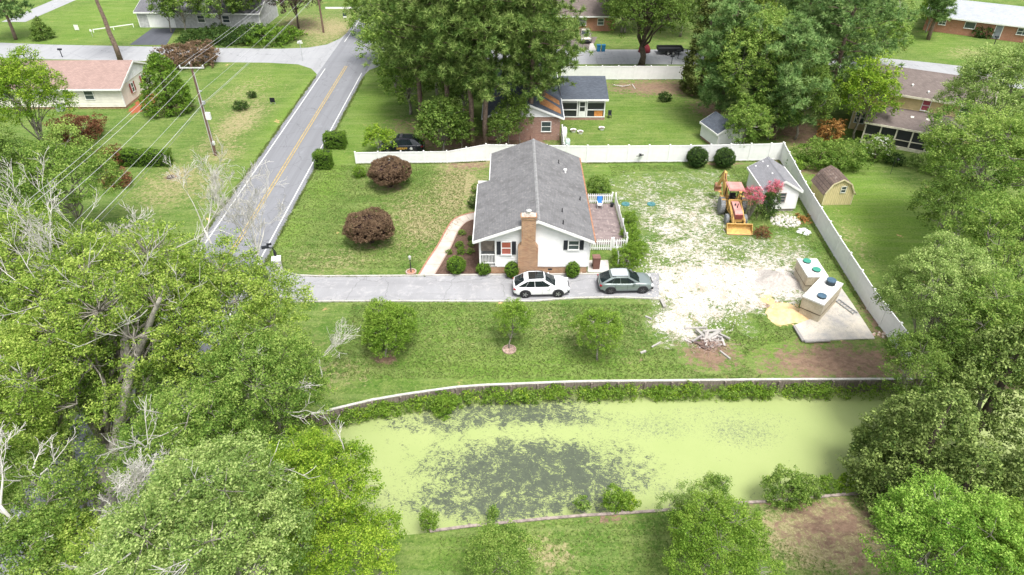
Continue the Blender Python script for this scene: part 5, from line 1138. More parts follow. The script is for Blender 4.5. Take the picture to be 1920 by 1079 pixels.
# ---------------- aluminium ladder leaning flat on the slab
t = thing('ladder', 'short grey metal ladder lying on the slab beside the nearer tank', 'ladder', (P(1568,566)[0],P(1568,566)[1],.12)); a_ = Vector((0,0,.0)); b_ = Vector((*P(1603,592),0))-Vector((*P(1568,566),0)); dr = b_.normalized(); nn = Vector((-dr.y,dr.x,0))*.2
for s_ in (-1,1): m = MB(); m.beam(a_+nn*s_+Vector((0,0,.05)), b_+nn*s_+Vector((0,0,.05)), .05, .09); part('rail', m, METAL, t)
for k in range(7): p = b_*((k+.5)/7)+Vector((0,0,.06)); m = MB(); m.beam(p-nn, p+nn, .06, .04); part('rung', m, METAL, t)
# =====================================================================  POLES AND WIRES
WOODP = M('pole_wood', (.20,.13,.10), .9, .3, 1.5, fine=10, stretch=(3,3,.4), col2=(.13,.08,.065)); INS = M('insulator', (.62,.63,.62), .3, .05); WIRE = M('wire_grey', (.45,.45,.47), .5, .05); WIRED = M('wire_dark', (.20,.20,.21), .5)
POLE = (-34.1, 72.7); PH = 10.45
def uvY(u, v, Y): x, z = WZ_(u, v, Y); return Vector((x, Y, z))
t = thing('utility_pole', 'wooden utility pole with crossarm and white box on the lawn by the road', 'utility pole', (*POLE,0))
m = MB(); m.path([(0,0,-.2),(0,0,5),(-.03,0,PH)],[.17,.15,.12],12); part('pole', m, WOODP, t)
m = MB(); m.beam((-1.25,-.12,PH-.35),(1.35,-.12,PH-.35),.1,.12); part('crossarm', m, M('pale_arm',(.60,.60,.58),.6,.1), t)
ARM = [(-1.2,-.12),(-.12,0),(1.25,-.12)]
for (xx,yy) in ARM: m = MB(); zt = PH-.3 if yy else PH; m.lathe([(.05,zt),(.09,zt+.06),(.05,zt+.1),(.09,zt+.16),(.04,zt+.26)],(xx,yy,0),8); part('insulator', m, INS, t)
m = MB(); m.tube((.14,-.1,PH-.8),(.14,-.1,1.2),.03); m.tube((-.17,-.05,6.8),(-.17,-.05,.2),.035); part('conduit', m, INS, t)
m = MB(); m.box((.40,-.1,4.75),(.5,.34,.78)); m.box((.18,-.05,4.75),(.12,.1,.3)); part('equipment_box', m, TRIM, t)
m = MB(); m.box((.22,-.05,7.55),(.34,.12,.1)); m.box((.25,-.05,6.25),(.28,.3,.34)); m.lathe([(.12,1.3),(.16,1.5),(.12,1.7)],(.1,-.1,0),8); part('bracket', m, GREYM, t)
m = MB(); m.box((.2,-.08,1.55),(.2,.2,.4)); part('meter_box', m, TRIM, t)
P2 = (-32.95, 123.0); t = thing('utility_pole', 'plain wooden utility pole beside the purple tree across the side street', 'utility pole', (*P2,0)); m = MB(); m.path([(0,0,-.2),(0,0,10.8)],[.17,.12],10); part('pole', m, WOODP, t)
m = MB(); m.beam((-1.25,-.1,10.4),(1.3,-.1,10.4),.1,.12); part('crossarm', m, MATS['pale_arm'], t)
t = thing('overhead_wires', 'pale overhead power and telephone lines strung along the road between the poles', 'power lines', (*POLE,PH))
def wire(a, b, sag, r, mat):
    m = MB(); a = Vector(a); b = Vector(b); n = 22; m.path([a.lerp(b, i/n)-Vector((0,0,sag*4*(i/n)*(1-i/n))) for i in range(n+1)], r, 4, False); m.v = [(p[0]-POLE[0],p[1]-POLE[1],p[2]-PH) for p in m.v]; part('wire', m, mat, t)
# near span, towards the next pole south (out of frame, beyond the left edge)
for (xx,yy),(ex) in zip(ARM,(-1.25,-.1,1.3)):
    zt = PH-.06 if yy else PH+.24; p = (POLE[0]+xx,POLE[1]+yy,zt); wire(p, (POLE[0]+ex+.1,POLE[1]-46,zt), .8, .018, WIRE); wire(p, (P2[0]+ex,P2[1],zt+.5), .5, .014, WIRE)
for z_, r_, s_ in ((7.5,.016,.7),(6.25,.026,.6),(6.1,.016,.9)): wire((POLE[0]+.25,POLE[1],z_),(POLE[0]+.3,POLE[1]-46,z_),s_,r_,WIRE if s_ != .9 else WIRED); wire((POLE[0]+.25,POLE[1],z_),(P2[0]+.1,P2[1],z_+.4),.4,r_*.8,WIRE)
# =====================================================================  SIGNS, MAILBOXES AND YARD THINGS
def post_sign(name, label, cat, u, v, w_, h_, z, mat, legs=2, rz=0, lm=None):
    x, y = P(u, v); t = thing(name, label, cat, (x,y,0), rz); m = MB(); m.box((0,0,z+h_/2),(w_,.04,h_)); part('sign_board', m, mat, t)
    for sx in ([-w_*.42,w_*.42] if legs == 2 else [0]): m = MB(); m.box((sx,.035,(z+h_)/2),(.05,.05,z+h_)); part('post', m, lm or GREYM, t)
    return t
post_sign('yard_sign', 'small black yard sign on the lawn right of the utility pole', 'yard sign', 512, 196, .65, .62, .25, M('sign_black', (.012,.013,.02), .7, .1))
post_sign('yard_sign', 'small dark blue and white yard sign beyond the junction', 'yard sign', 647, 36, .62, .5, .45, M('sign_navy', (.02,.035,.07), .4, .1)); m = MB(); x,y = P(647,36); m.box((0,-.025,.32),(.60,.02,.22)); 
o = part('sign_panel', m, TRIM, bpy.data.objects['yard_sign.001'])
post_sign('white_board', 'white board standing on the far green lawn left of the leaning pine', 'sign', 145, 58, .75, .85, .1, TRIM); post_sign('white_post_box', 'small white box on a post right of the white board', 'post box', 174, 70, .35, .35, .9, TRIM, 1)
x, y = P(568, 115); t = thing('street_sign', 'street name sign on a thin pole at the corner of the side street', 'street sign', (x,y,0), 0); m = MB(); m.tube((0,0,0),(0,0,3.0),.04); part('post', m, GREYM, t); m = MB(); m.box((0,0,2.75),(.85,.03,.2)); part('name_blade', m, TRIM, t); m = MB(); m.box((0,0,2.98),(.03,.85,.2)); m.box((0,0,2.98),(.7,.03,.2),rz=.6); part('name_blade', m, TRIM, t)
# brick mailbox pillar
x, y = P(527, 511); t = thing('mailbox_pillar', 'white painted brick pillar with a black mailbox arm at the driveway mouth', 'mailbox pillar', (x-.15,y,0), .25)
WB = brick_mat('painted_brick', (.72,.70,.67),(.66,.63,.60),(.52,.48,.46), .2, .07, .012, stain=.2)
m = MB(); m.bb(-.32,.32,-.32,.32,0,1.28); part('pillar', m, WB, t); m = MB(); m.box((0,0,1.37),(.78,.78,.16)); m.box((0,0,1.58),(.70,.70,.26),taper=.12); part('pillar_cap', m, TRIM, t)
m = MB(); m.path([(0,0,1.68),(0,0,2.25),(-.1,0,2.5),(-.65,0,2.62)],.05,8); m.lathe([(.09,1.68),(.13,1.8),(.11,2.15),(.03,2.3)],(0,0,0),8); part('lamp_arm', m, BLACKP, t)
m = MB(); m.prism([(-.11,0),(.11,0),(.11,.14),(.07,.22),(-.07,.22),(-.11,.14)], -.95, -.35, 'yz'); m.v = [(p[0],p[1],p[2]+2.55) for p in m.v]; part('mailbox', m, BLACKP, t)
m = MB(); m.bb(-.5,-.1,-.04,.04,2.8,2.98); part('name_plate', m, BLACKP, t)
x, y = P(771, 512); t = thing('lamp_post', 'short black lamp post in a small brick ring beside the front walk', 'lamp post', (x,y,0)); m = MB(); m.path([(0,0,0),(0,0,1.35)],[.05,.04],8); part('post', m, BLACKP, t); m = MB(); m.lathe([(.05,1.35),(.10,1.40),(.12,1.62),(.15,1.65),(.02,1.78)],n=8); part('lantern', m, M('lantern_glass',(.5,.5,.46),.3), t); m = MB(); m.lathe([(.48,0),(.48,.14),(.36,.14),(.36,.05),(.01,.06)],n=14); part('brick_ring', m, BRICKR, t)
def mailbox(label, u, v, col=None, rz=0):
    x, y = P(u, v); t = thing('mailbox', label, 'mailbox', (x,y,0), rz); m = MB(); m.box((0,0,.55),(.09,.09,1.1)); part('post', m, BLACKP, t); m = MB(); m.prism([(-.14,0),(.14,0),(.14,.16),(.09,.26),(-.09,.26),(-.14,.16)],-.3,.3,'yz'); m.v=[(p[0],p[1],p[2]+1.1) for p in m.v]; part('box', m, col or BLACKP, t)
mailbox('black mailbox on the verge of the far street, right of the oak', 1259, 121); mailbox('pair of dark mailboxes near the cedar, right of the single mailbox', 1271, 111); mailbox('black mailbox beside the side street behind the red roofed house', 117, 108); mailbox('dark mailbox by the front walk of the long brick house', 1864, 84)
# bins
t0 = thing('recycling_bin', 'blue wheeled recycling bin at the kerb of the far street, left one', 'bin', (*P(1122,97),0), 0, 'blue bins at the far kerb'); BLU = M('bin_blue', (.03,.22,.42), .5, .1)
m = MB(); m.box((0,0,.5),(.5,.55,.95),taper=1.15); part('bin_body', m, BLU, t0); m = MB(); m.box((0,-.02,1.0),(.62,.68,.08)); part('lid', m, BLU, t0); m = MB(); m.lathe([(.13,-.3),(.13,.3)],(0,.28,.13),10,'x'); part('wheel', m, TYRE, t0)
c = copy_tree(t0); x, y = P(1131, 97); c.location = (x, y, 0); c['label'] = 'blue wheeled recycling bin at the kerb of the far street, right one'
t = thing('trash_bin', 'brown lidded trash bin on the white pad in front of the picket fence', 'bin', (*P(1117,503),0), .05); BRN = M('bin_brown', (.17,.085,.065), .6, .1)
m = MB(); m.box((0,0,.58),(.56,.55,1.1),taper=1.12); part('bin_body', m, BRN, t); m = MB(); m.box((0,0,1.17),(.68,.68,.09),rx=-.06); part('lid', m, M('bin_lid_brown',(.24,.13,.105),.6), t); m = MB(); m.lathe([(.12,-.32),(.12,.32)],(0,.28,.12),10,'x'); part('wheel', m, TYRE, t)
# blue lawn chair
t = thing('lawn_chair', 'bright blue lawn chair on the patio against the far picket fence', 'chair', (8.75,60.1,.12), 0); CH_ = M('chair_blue', (.04,.20,.62), .6, .1)
m = MB(); m.box((0,0,.42),(.5,.5,.05)); part('seat', m, TRIM, t); m = MB(); m.box((0,.27,.78),(.5,.05,.72),rx=-.2); part('backrest', m, CH_, t)
for sx in (-.24,.24):
    for sy in (-.24,.24): m = MB(); m.beam((sx,sy,0),(sx*.95,sy*.9,.62 if sy<0 else .42),.035); part('leg', m, GREYM, t)
    m = MB(); m.box((sx,0,.63),(.06,.5,.03)); part('armrest', m, TRIM, t)
t = thing('patio_planter', 'dark pot with a small plant in the far corner of the patio', 'planter', (10.0,60.3,.12)); m = MB(); m.lathe([(.14,0),(.19,.4),(.21,.42),(.17,.40)],n=12); part('pot', m, BLACKP, t); leaves('foliage', np.array([(0,0,.6),(0.05,0,.8),(0,.05,1.0)]), .16, 26, .1, LM['green'], t, 4)
t = thing('grill', 'dark covered grill at the near corner of the patio under the eave', 'grill', (7.15,53.9,.12)); m = MB(); m.box((0,0,.45),(.9,.5,.7)); part('cart', m, CLAD, t); m = MB(); m.lathe([(.26,-.4),(.28,0),(.26,.4)],(0,0,.85),12,'x'); part('hood', m, BLACKP, t)
# septic lids in the lawn
for (u,v,lab) in ((1173,384,'round teal ground lid just right of the patio fence'),(1221,384,'round teal ground lid farther out on the gravelly lawn')):
    t = thing('ground_lid', lab, 'lid', (*P(u,v),.0), 0, 'teal ground lids'); m = MB(); m.lathe([(.42,-.03),(.42,.07),(.36,.10),(.02,.11)],n=20); part('lid', m, M('lid_teal',(.07,.21,.22),.6), t); m = MB(); m.beam((-.1,0,.12),(.1,0,.12),.03); part('lid_handle', m, BLACKP, t)
# crow
t = thing('crow', 'black bird with spread wings low over the grass at the back fence', 'bird', (*P(1200,307),.9), .3); BK = M('crow_black', (.012,.012,.014), .5)
m = MB(); m.path([(-.34,0,.02),(-.2,0,.02),(0,0,.05),(.16,0,.08),(.26,0,.10),(.36,0,.09)],[.015,.07,.09,.065,.05,.008],8); part('body', m, BK, t, True)
for s_ in (-1,1): m = MB(); m.add([(.12,s_*.05,.09),(-.1,s_*.05,.07),(-.14,s_*.35,.2),(-.05,s_*.62,.32),(.05,s_*.58,.33),(.14,s_*.3,.2)],[(0,1,2,5),(5,2,3,4)]); m.v += [(p[0],p[1],p[2]+.018) for p in m.v]; m.f += [(11,8,7,6),(10,9,8,11),(0,5,11,6),(5,4,10,11),(4,3,9,10)]; m.m += [0]*5; part('wing', m, BK, t)
m = MB(); m.add([(-.3,.03,.02),(-.55,.1,.02),(-.55,-.1,.02),(-.3,-.03,.02),(-.3,.03,.04),(-.55,.1,.04),(-.55,-.1,.04),(-.3,-.03,.04)],[(0,1,2,3),(7,6,5,4),(0,4,5,1),(1,5,6,2),(2,6,7,3)]); part('tail', m, BK, t)
# white tanks by the bungalow fence, bird feeder, patio boards
def drum(name, label, cat, u, v, r, h, mat): 
    t = thing(name, label, cat, (*P(u,v),0)); m = MB(); m.lathe([(r*.9,0),(r,.05),(r,h*.85),(r*.75,h),(.04,h+.06)],n=14); part('shell', m, mat, t, True); m = MB(); m.lathe([(r*.25,h),(r*.25,h+.14),(.02,h+.15)],n=8); part('cap', m, GREYM, t)
drum('water_tank', 'upright white tank beside the bungalow wall, the taller one', 'tank', 1057, 262, .36, 1.5, TRIM); drum('water_tank', 'small pale drum in front of the taller white tank', 'drum', 1064, 275, .3, .9, M('pale_teal',(.55,.66,.64),.5))
for (u,v,lab,c_) in ((1075,248,'white basin planter beside the bungalow porch bed, left one',TRIM),(1088,251,'white basin planter beside the bungalow porch bed, right one',TRIM),(1128,244,'white tub lying on the bungalow lawn',TRIM)):
    t = thing('basin', lab, 'basin', (*P(u,v),0)); m = MB(); m.lathe([(.28,0),(.36,.28),(.39,.3),(.33,.27),(.25,.08),(.01,.07)],n=14); part('bowl', m, c_, t); m = MB(); m.lathe([(.3,.18),(.01,.2)],n=10); part('soil', m, MULCH, t)
t = thing('bird_feeder', 'thin black shepherd hook with feeder on the lawn beyond the barn shed', 'bird feeder', (*P(1669,328),0)); m = MB(); m.path([(0,0,0),(0,0,1.8),(.15,0,2.0),(.3,0,1.9)],.02,5); part('hook', m, BLACKP, t); m = MB(); m.lathe([(.08,1.55),(.08,1.8),(.16,1.8),(.02,1.9)],(.3,0,0),8); part('feeder', m, BLACKP, t)
t = thing('garden_chair', 'dark metal chair beside the bungalow porch corner', 'chair', (*P(1143,222),0)); m = MB(); m.box((0,0,.42),(.45,.45,.04)); part('seat', m, BLACKP, t); m = MB(); m.box((0,.22,.7),(.45,.03,.5)); part('backrest', m, BLACKP, t)
for sx in (-.2,.2):
    for sy in (-.2,.2): m = MB(); m.beam((sx,sy,0),(sx,sy,.42),.03); part('leg', m, BLACKP, t)
t = thing('tarp_heap', 'red covered heap under the oak by the far street', 'heap', (*P(1208,98),0)); m = MB(); m.lathe([(1.0,0),(.95,.5),(.6,1.1),(.05,1.4)],n=12); part('cover', m, M('tarp_red',(.25,.03,.04),.7), t, True)
t = thing('kerb_pipe', 'long white fallen railing on the far green lawn', 'railing', (*P(176,62),0), .55); m = MB(); m.beam((0,0,.5),(6.5,0,.55),.12); part('rail', m, TRIM, t); m = MB(); [m.beam((k*3.2,0,0),(k*3.2,0,.5),.1) for k in range(3)]; part('post', m, TRIM, t)
# =====================================================================  TREES OF THE PLACE
def tp(u, v, z): return P(u, v, z)
# --- left mass, nearest the camera
def T(label, u, v, zc, Rxy, Rz, kind, seed, **k):
    x, y = P(u, v, zc); return tree(k.pop('name','leafy_tree'), label, x, y, zc, Rxy, Rz, kind, seed, **k)
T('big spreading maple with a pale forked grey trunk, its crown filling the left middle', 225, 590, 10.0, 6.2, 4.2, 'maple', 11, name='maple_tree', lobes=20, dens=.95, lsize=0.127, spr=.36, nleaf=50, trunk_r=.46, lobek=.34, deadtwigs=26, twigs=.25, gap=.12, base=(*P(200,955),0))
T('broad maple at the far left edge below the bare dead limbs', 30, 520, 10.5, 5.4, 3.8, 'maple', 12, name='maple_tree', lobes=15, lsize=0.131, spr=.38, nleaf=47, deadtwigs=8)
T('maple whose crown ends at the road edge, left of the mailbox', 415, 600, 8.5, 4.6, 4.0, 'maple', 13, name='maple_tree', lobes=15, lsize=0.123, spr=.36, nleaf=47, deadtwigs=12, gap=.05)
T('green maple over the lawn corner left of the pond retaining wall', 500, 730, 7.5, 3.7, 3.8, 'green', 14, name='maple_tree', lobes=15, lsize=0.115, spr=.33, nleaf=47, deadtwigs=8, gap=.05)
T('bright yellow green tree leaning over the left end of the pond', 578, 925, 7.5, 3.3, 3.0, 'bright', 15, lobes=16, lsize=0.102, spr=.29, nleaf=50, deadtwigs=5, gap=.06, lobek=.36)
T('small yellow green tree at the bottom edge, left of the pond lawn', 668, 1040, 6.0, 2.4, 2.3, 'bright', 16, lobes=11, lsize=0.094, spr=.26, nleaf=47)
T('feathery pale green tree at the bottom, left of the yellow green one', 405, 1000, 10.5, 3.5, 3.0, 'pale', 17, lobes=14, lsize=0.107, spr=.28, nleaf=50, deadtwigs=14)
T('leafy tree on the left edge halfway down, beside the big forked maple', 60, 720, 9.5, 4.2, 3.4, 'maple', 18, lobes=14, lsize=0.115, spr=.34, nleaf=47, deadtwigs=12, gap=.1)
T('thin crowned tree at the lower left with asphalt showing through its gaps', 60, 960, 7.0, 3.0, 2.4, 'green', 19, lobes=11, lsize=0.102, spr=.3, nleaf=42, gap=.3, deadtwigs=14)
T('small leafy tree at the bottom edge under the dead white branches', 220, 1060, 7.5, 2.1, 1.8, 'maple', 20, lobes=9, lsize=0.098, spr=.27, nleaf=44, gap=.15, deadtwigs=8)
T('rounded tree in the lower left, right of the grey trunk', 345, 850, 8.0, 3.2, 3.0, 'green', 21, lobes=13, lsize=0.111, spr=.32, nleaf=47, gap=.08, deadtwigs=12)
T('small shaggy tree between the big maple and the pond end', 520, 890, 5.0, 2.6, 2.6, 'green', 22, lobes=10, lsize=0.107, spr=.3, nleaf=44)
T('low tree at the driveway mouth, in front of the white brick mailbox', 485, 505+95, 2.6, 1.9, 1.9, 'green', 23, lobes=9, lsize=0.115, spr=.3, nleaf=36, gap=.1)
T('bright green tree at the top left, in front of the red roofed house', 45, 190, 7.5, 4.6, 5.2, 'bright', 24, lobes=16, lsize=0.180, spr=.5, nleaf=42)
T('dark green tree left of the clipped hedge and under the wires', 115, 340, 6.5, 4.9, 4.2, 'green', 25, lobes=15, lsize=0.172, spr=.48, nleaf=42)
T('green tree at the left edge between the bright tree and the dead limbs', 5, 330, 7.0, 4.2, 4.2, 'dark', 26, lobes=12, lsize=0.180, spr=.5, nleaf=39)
t = bpy.data.objects['maple_tree']; o0 = Vector(t.location)
for k, pl in enumerate(FORK):
    m = MB(); pts = [PV(*q)-o0 for q in pl]; pts = [Vector(q) for q in smoothpts([tuple(p) for p in pts], 5)]; n_ = len(pts); r0, r1 = ((.42,.10) if k == 0 else (.22,.07)); m.path(pts, [r0+(r1-r0)*i/(n_-1) for i in range(n_)], 9); part('limb', m, M('bark_pale', (.42,.39,.34), .95, .25, 3, fine=12, bmp=.6), t, True)
# --- dead trees
x, y = P(140, 490, 12); dead_tree('bleached dead tree whose bare limbs reach up at the left edge', (x,y), 10, (-.5,.35,.9), 5.2, .17, 31, 4, limbs=4)
x, y = P(240, 470, 11); dead_tree('upright bare dead treetop above the maple, left of the yard with the stump', (x,y), 9.2, (-.1,.2,1), 3.0, .11, 32, 4, limbs=4)
x, y = P(385, 450, 7); dead_tree('thin bare saplings reaching over the far kerb of the road', (x,y), 7.8, (.35,.4,.8), 3.8, .10, 33, 4, limbs=3)
x, y = P(480, 480, 5); dead_tree('leafless pale tree spreading over the road beside the driveway mouth', (x,y), 5.2, (.1,.35,.6), 4.0, .12, 34, 4, limbs=6)
x, y = P(590, 655, 3); dead_tree('fallen grey limbs lying over the lawn left of the round lawn tree', (x,y), 2.0, (1,.25,.1), 2.6, .06, 35, 3, limbs=4)
x, y = P(250, 1010, 9); dead_tree('bare white branches in front of the lower left treetops', (x,y), 9.6, (.1,-.1,1), 2.4, .10, 36, 4, limbs=5)
x, y = P(20, 960, 8); dead_tree('broken bare limb at the lower left corner edge', (x,y), 9.0, (-.3,.2,.9), 2.8, .11, 37, 4, limbs=3)
# --- right mass
T('pale green tree at the right edge beside the brown roofed yellow house', 1885, 175, 10, 5.6, 5.0, 'pale', 41, lobes=15, lsize=0.164, spr=.45, nleaf=44)
T('tall tree on the right edge in front of the yellow house porch', 1850, 300, 8.5, 6.0, 4.2, 'green', 42, lobes=17, lsize=0.156, spr=.43, nleaf=44)
T('darker layered tree overhanging the lawn right of the barn shed', 1790, 395, 6.5, 3.6, 2.6, 'dark', 43, lobes=12, lsize=0.148, spr=.4, nleaf=44, gap=.08)
T('green tree at the right edge above the olive evergreen', 1905, 470, 8.0, 4.6, 4.2, 'green', 44, lobes=14, lsize=0.139, spr=.38, nleaf=44)
T('light yellow green tree covering the near end of the white fence', 1765, 560, 7.5, 3.6, 3.6, 'pale', 45, lobes=16, lsize=0.111, spr=.31, nleaf=50)
T('dark green tree hiding the lower end of the white fence', 1745, 700, 5.0, 3.1, 3.0, 'dark', 46, lobes=14, lsize=0.107, spr=.3, nleaf=47)
T('bright leafy tree in the bottom right corner', 1775, 1020, 6.5, 3.3, 2.7, 'fresh', 47, lobes=14, lsize=0.102, spr=.28, nleaf=53, lobek=.34)
T('lighter leafy tree at the bottom right edge beside the bright one', 1900, 1040, 6.5, 2.6, 2.6, 'lawn', 48, lobes=12, lsize=0.098, spr=.28, nleaf=50)
for i,(u,v,zc,r,h,lab) in enumerate([(1735,850,0,3.1,8.6,'olive brown evergreen standing over the right end of the pond'),(1850,770,0,4.0,10.2,'tall olive evergreen at the right edge, behind the one over the pond'),(1920,960,0,3.2,8.6,'olive evergreen at the right edge above the bright corner tree'),(1690,800,0,2.2,6.4,'shorter olive evergreen at the near bank end, leftmost of the evergreens'),(1800,930,0,2.6,7.4,'olive evergreen in front, between the pond and the corner tree')]):
    x, y = P(u, v, 4); conifer('evergreen_tree', lab, x, y, h, r, 'cedar', 50+i, lsize=.16, spr=.33, dens=.95, nleaf=34, power=.5, bulge=.6)
# --- south bank
T('leafy tree with dark and yellow green clumps at the bottom edge, on the south bank', 1345, 1035, 3.6, 2.7, 2.2, 'lawn', 61, lobes=13, lsize=0.090, spr=.25, nleaf=50)
T('lighter small tree leaning to the pond behind the clumpy bank tree', 1300, 965, 2.6, 1.7, 1.6, 'pale', 62, lobes=10, lsize=0.082, spr=.24, nleaf=47, gap=.05)
T('slender leafy shoot rising over the duckweed from the south bank', 1340, 925, 2.6, 1.0, 1.2, 'green', 63, lobes=8, lsize=0.082, spr=.22, nleaf=42)
T('round leafy tree at the bottom edge left of centre', 940, 1050, 2.8, 1.9, 2.0, 'green', 64, lobes=12, lsize=0.082, spr=.24, nleaf=50)
# --- lawn trees
T('dense round young tree on the lawn, leftmost of the three below the driveway', 727, 617, 2.1, 2.05, 2.0, 'lawn', 71, lobes=16, lsize=0.107, spr=.25, nleaf=47, group=None, lobek=.42, base=(P(722,672)[0],P(722,672)[1],0))
T('slender young tree with a mulch ring below the white car', 964, 601, 2.3, 1.35, 1.8, 'lawn', 72, lobes=12, lsize=0.098, spr=.25, nleaf=39, gap=.1, base=(P(955,655)[0],P(955,655)[1],0), trunk_r=.06)
T('open crowned young tree below the grey car', 1120, 626, 2.2, 1.9, 1.9, 'lawn', 73, lobes=13, lsize=0.098, spr=.25, nleaf=39, gap=.12, base=(P(1120,676)[0],P(1120,676)[1],0), trunk_r=.07)
mb = MB(); x,y = P(955,657); mb.lathe([(.52,0),(.52,.1),(.44,.1),(.44,.05),(.01,.05)], n=20); o = part('tree_ring', mb, M('ring_stone', (.45,.32,.27), .9, .2, 4), loc=(x,y,0)); tag(o, 'stone ring with mulch round the slender lawn tree', 'tree ring')
# --- burgundy maples with umbrella crowns
for (u,v,r,h,s,lab) in [(697,455,2.08,2.75,81,'nearer burgundy umbrella shaped maple on the front lawn'),(733,350,2.1,2.75,82,'farther burgundy umbrella shaped maple by the white fence')]:
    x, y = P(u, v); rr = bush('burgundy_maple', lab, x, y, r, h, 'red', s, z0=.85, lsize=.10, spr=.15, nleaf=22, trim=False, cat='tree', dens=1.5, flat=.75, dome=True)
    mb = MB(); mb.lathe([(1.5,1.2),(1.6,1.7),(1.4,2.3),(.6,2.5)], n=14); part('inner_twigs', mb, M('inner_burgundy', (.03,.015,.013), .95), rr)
    mb = MB(); rnd = random.Random(s)
    for k in range(7): a = k*.9; mb.path([(math.cos(a)*.12,math.sin(a)*.12,-.05),(math.cos(a)*.45,math.sin(a)*.45,.7),(math.cos(a)*1.1,math.sin(a)*1.1,1.4)],[.07,.055,.03],5)
    part('stems', mb, BARKD, rr).name = 'limb'
# --- pines behind the house
G = 'tall pines behind the house'
for i,(u,v,H_,z0,rc,lx,lab,kd) in enumerate([
 (912,283,25,6.2,4.6,0,'tall pine with a bare reddish trunk right behind the left part of the roof','pineN'),
 (886,280,23,7.5,4.4,-.3,'tall pine whose trunk stands just left of the reddish one','pineN'),
 (994,262,25,5.6,4.7,.2,'tall pine with ivy round its foot, right of the house ridge','pineN'),
 (845,262,22,6.5,4.8,-.6,'pine in the middle of the stand, over the black truck','pineN'),
 (1015,236,12.5,5.2,4.8,.4,'pine leaning its boughs over the bungalow roof','pineN'),
 (790,235,21,6,5.0,0,'broad pine at the left of the stand, nearest the road','pineN'),
 (945,200,24,7,4.6,0,'pine at the back of the stand, behind the brick neighbour','pineN'),
 (760,150,19,4.5,4.6,0,'pine near the junction, farthest left in the stand','pineN'),
 (870,140,22,6,5,0,'rear pine beyond the stand beside the cross street','pineB'),
 (1060,40,20,9,4.6,0,'pine beyond the cross street, right of the parked pickup drive','pineB'),
 (1545,215,19,2.5,6.4,0,'big pale green pine beside the yellow house','pineB'),
 (1480,175,17,3,5.0,0,'pale pine left of the big one, beyond the yard','pineB'),
 (1740,75,14,3,3.2,0,'small pine in front of the long brick house','pineB')]):
    x, y = P(u, v); pine(lab, (x,y), H_, z0, rc, 100+i, kd, n=int((H_-z0)*3.8), tuft=.62, nn=44, per=24, width=.045, lean=(lx,0), group=G if i < 9 else None, r=.30)
# broadleaf trees standing under and beyond the pines
def TB(label, u, v, zc, Rxy, Rz, kind, seed, **k):
    x, y = P(u, v); return tree(k.pop('name','leafy_tree'), label, x, y, zc, Rxy, Rz, kind, seed, **k)
far = dict(lsize=.26, spr=.55, nleaf=26)
TB('dark leafy tree at the junction corner, left edge of the pine stand', 745, 175, 6.5, 4.2, 5.0, 'green', 121, lobes=14, **far)
TB('dark tree under the pines, by the black truck', 832, 288, 3.2, 3.0, 3.6, 'dark', 122, lobes=16, **far)
TB('dark undergrowth tree between the two nearest pine trunks and the brick house', 955, 272, 3.4, 1.5, 3.4, 'dark', 123, lobes=8, lsize=.2, spr=.4, nleaf=24)
TB('small yellow green tree in front of the black truck', 714, 292, 1.8, 1.9, 1.7, 'bright', 124, lobes=10, lsize=.2, spr=.36, nleaf=22, gap=.15)
TB('large dark oak on the verge behind the far white fence', 1201, 127, 8.5, 6.2, 6.4, 'dark', 125, lobes=18, trunk_r=.5, bark=BARKD, name='oak_tree', gap=.05, **far)
TB('broad light green tree right of the back lawn', 1400, 236, 7.2, 5.9, 6.9, 'green', 126, lobes=28, lsize=.22, spr=.46, nleaf=32)
TB('leafy yellow green maple left of the yellow house', 1600, 262, 5.0, 3.6, 4.6, 'bright', 127, lobes=13, lsize=.24, spr=.5, nleaf=26)
TB('dark green tree behind the small grey roofed outbuilding', 1490, 262, 4.6, 3.4, 4.4, 'dark', 128, lobes=12, **far)
TB('tree with drooping grey twigs beside the long brick house', 1640, 85, 5.5, 5.0, 4.8, 'pale', 129, lobes=14, deadtwigs=30, gap=.25, **far)
TB('bright green tree at the left end of the long brick house', 1735, 62, 3.2, 2.6, 3.2, 'bright', 130, lobes=10, **far)
TB('leafy tree on the far lawn, left of the purple tree', 420, 60, 5.0, 4.4, 4.2, 'green', 131, lobes=13, **far)
TB('dark tree over the end of the new black driveway', 322, 62, 4.6, 2.8, 4.0, 'dark', 132, lobes=11, **far)
TB('purple leaved tree on the far lawn by the second utility pole', 560, 54, 5.0, 4.2, 4.4, 'purple', 133, lobes=13, bark=BARKD, name='purple_tree', **far)
TB('tree beyond the cross street over the parked pickup', 1000, 60, 7.5, 4.8, 6.0, 'green', 134, lobes=13, **far)
TB('tree beyond the cross street right of the blue bins', 1165, 62, 7, 4.6, 6.0, 'green', 135, lobes=13, **far)
TB('dark tree beyond the cross street above the black trailer', 1275, 70, 7, 4.8, 6.5, 'dark', 136, lobes=13, **far)
x, y = P(1312, 176); conifer('cedar_tree', 'tall narrow dark olive cedar at the corner of the far white fence', x, y, 15.5, 3.0, 'cedard', 137, lsize=.3, spr=.5, dens=1.0, nleaf=26, power=.6, bulge=.5)
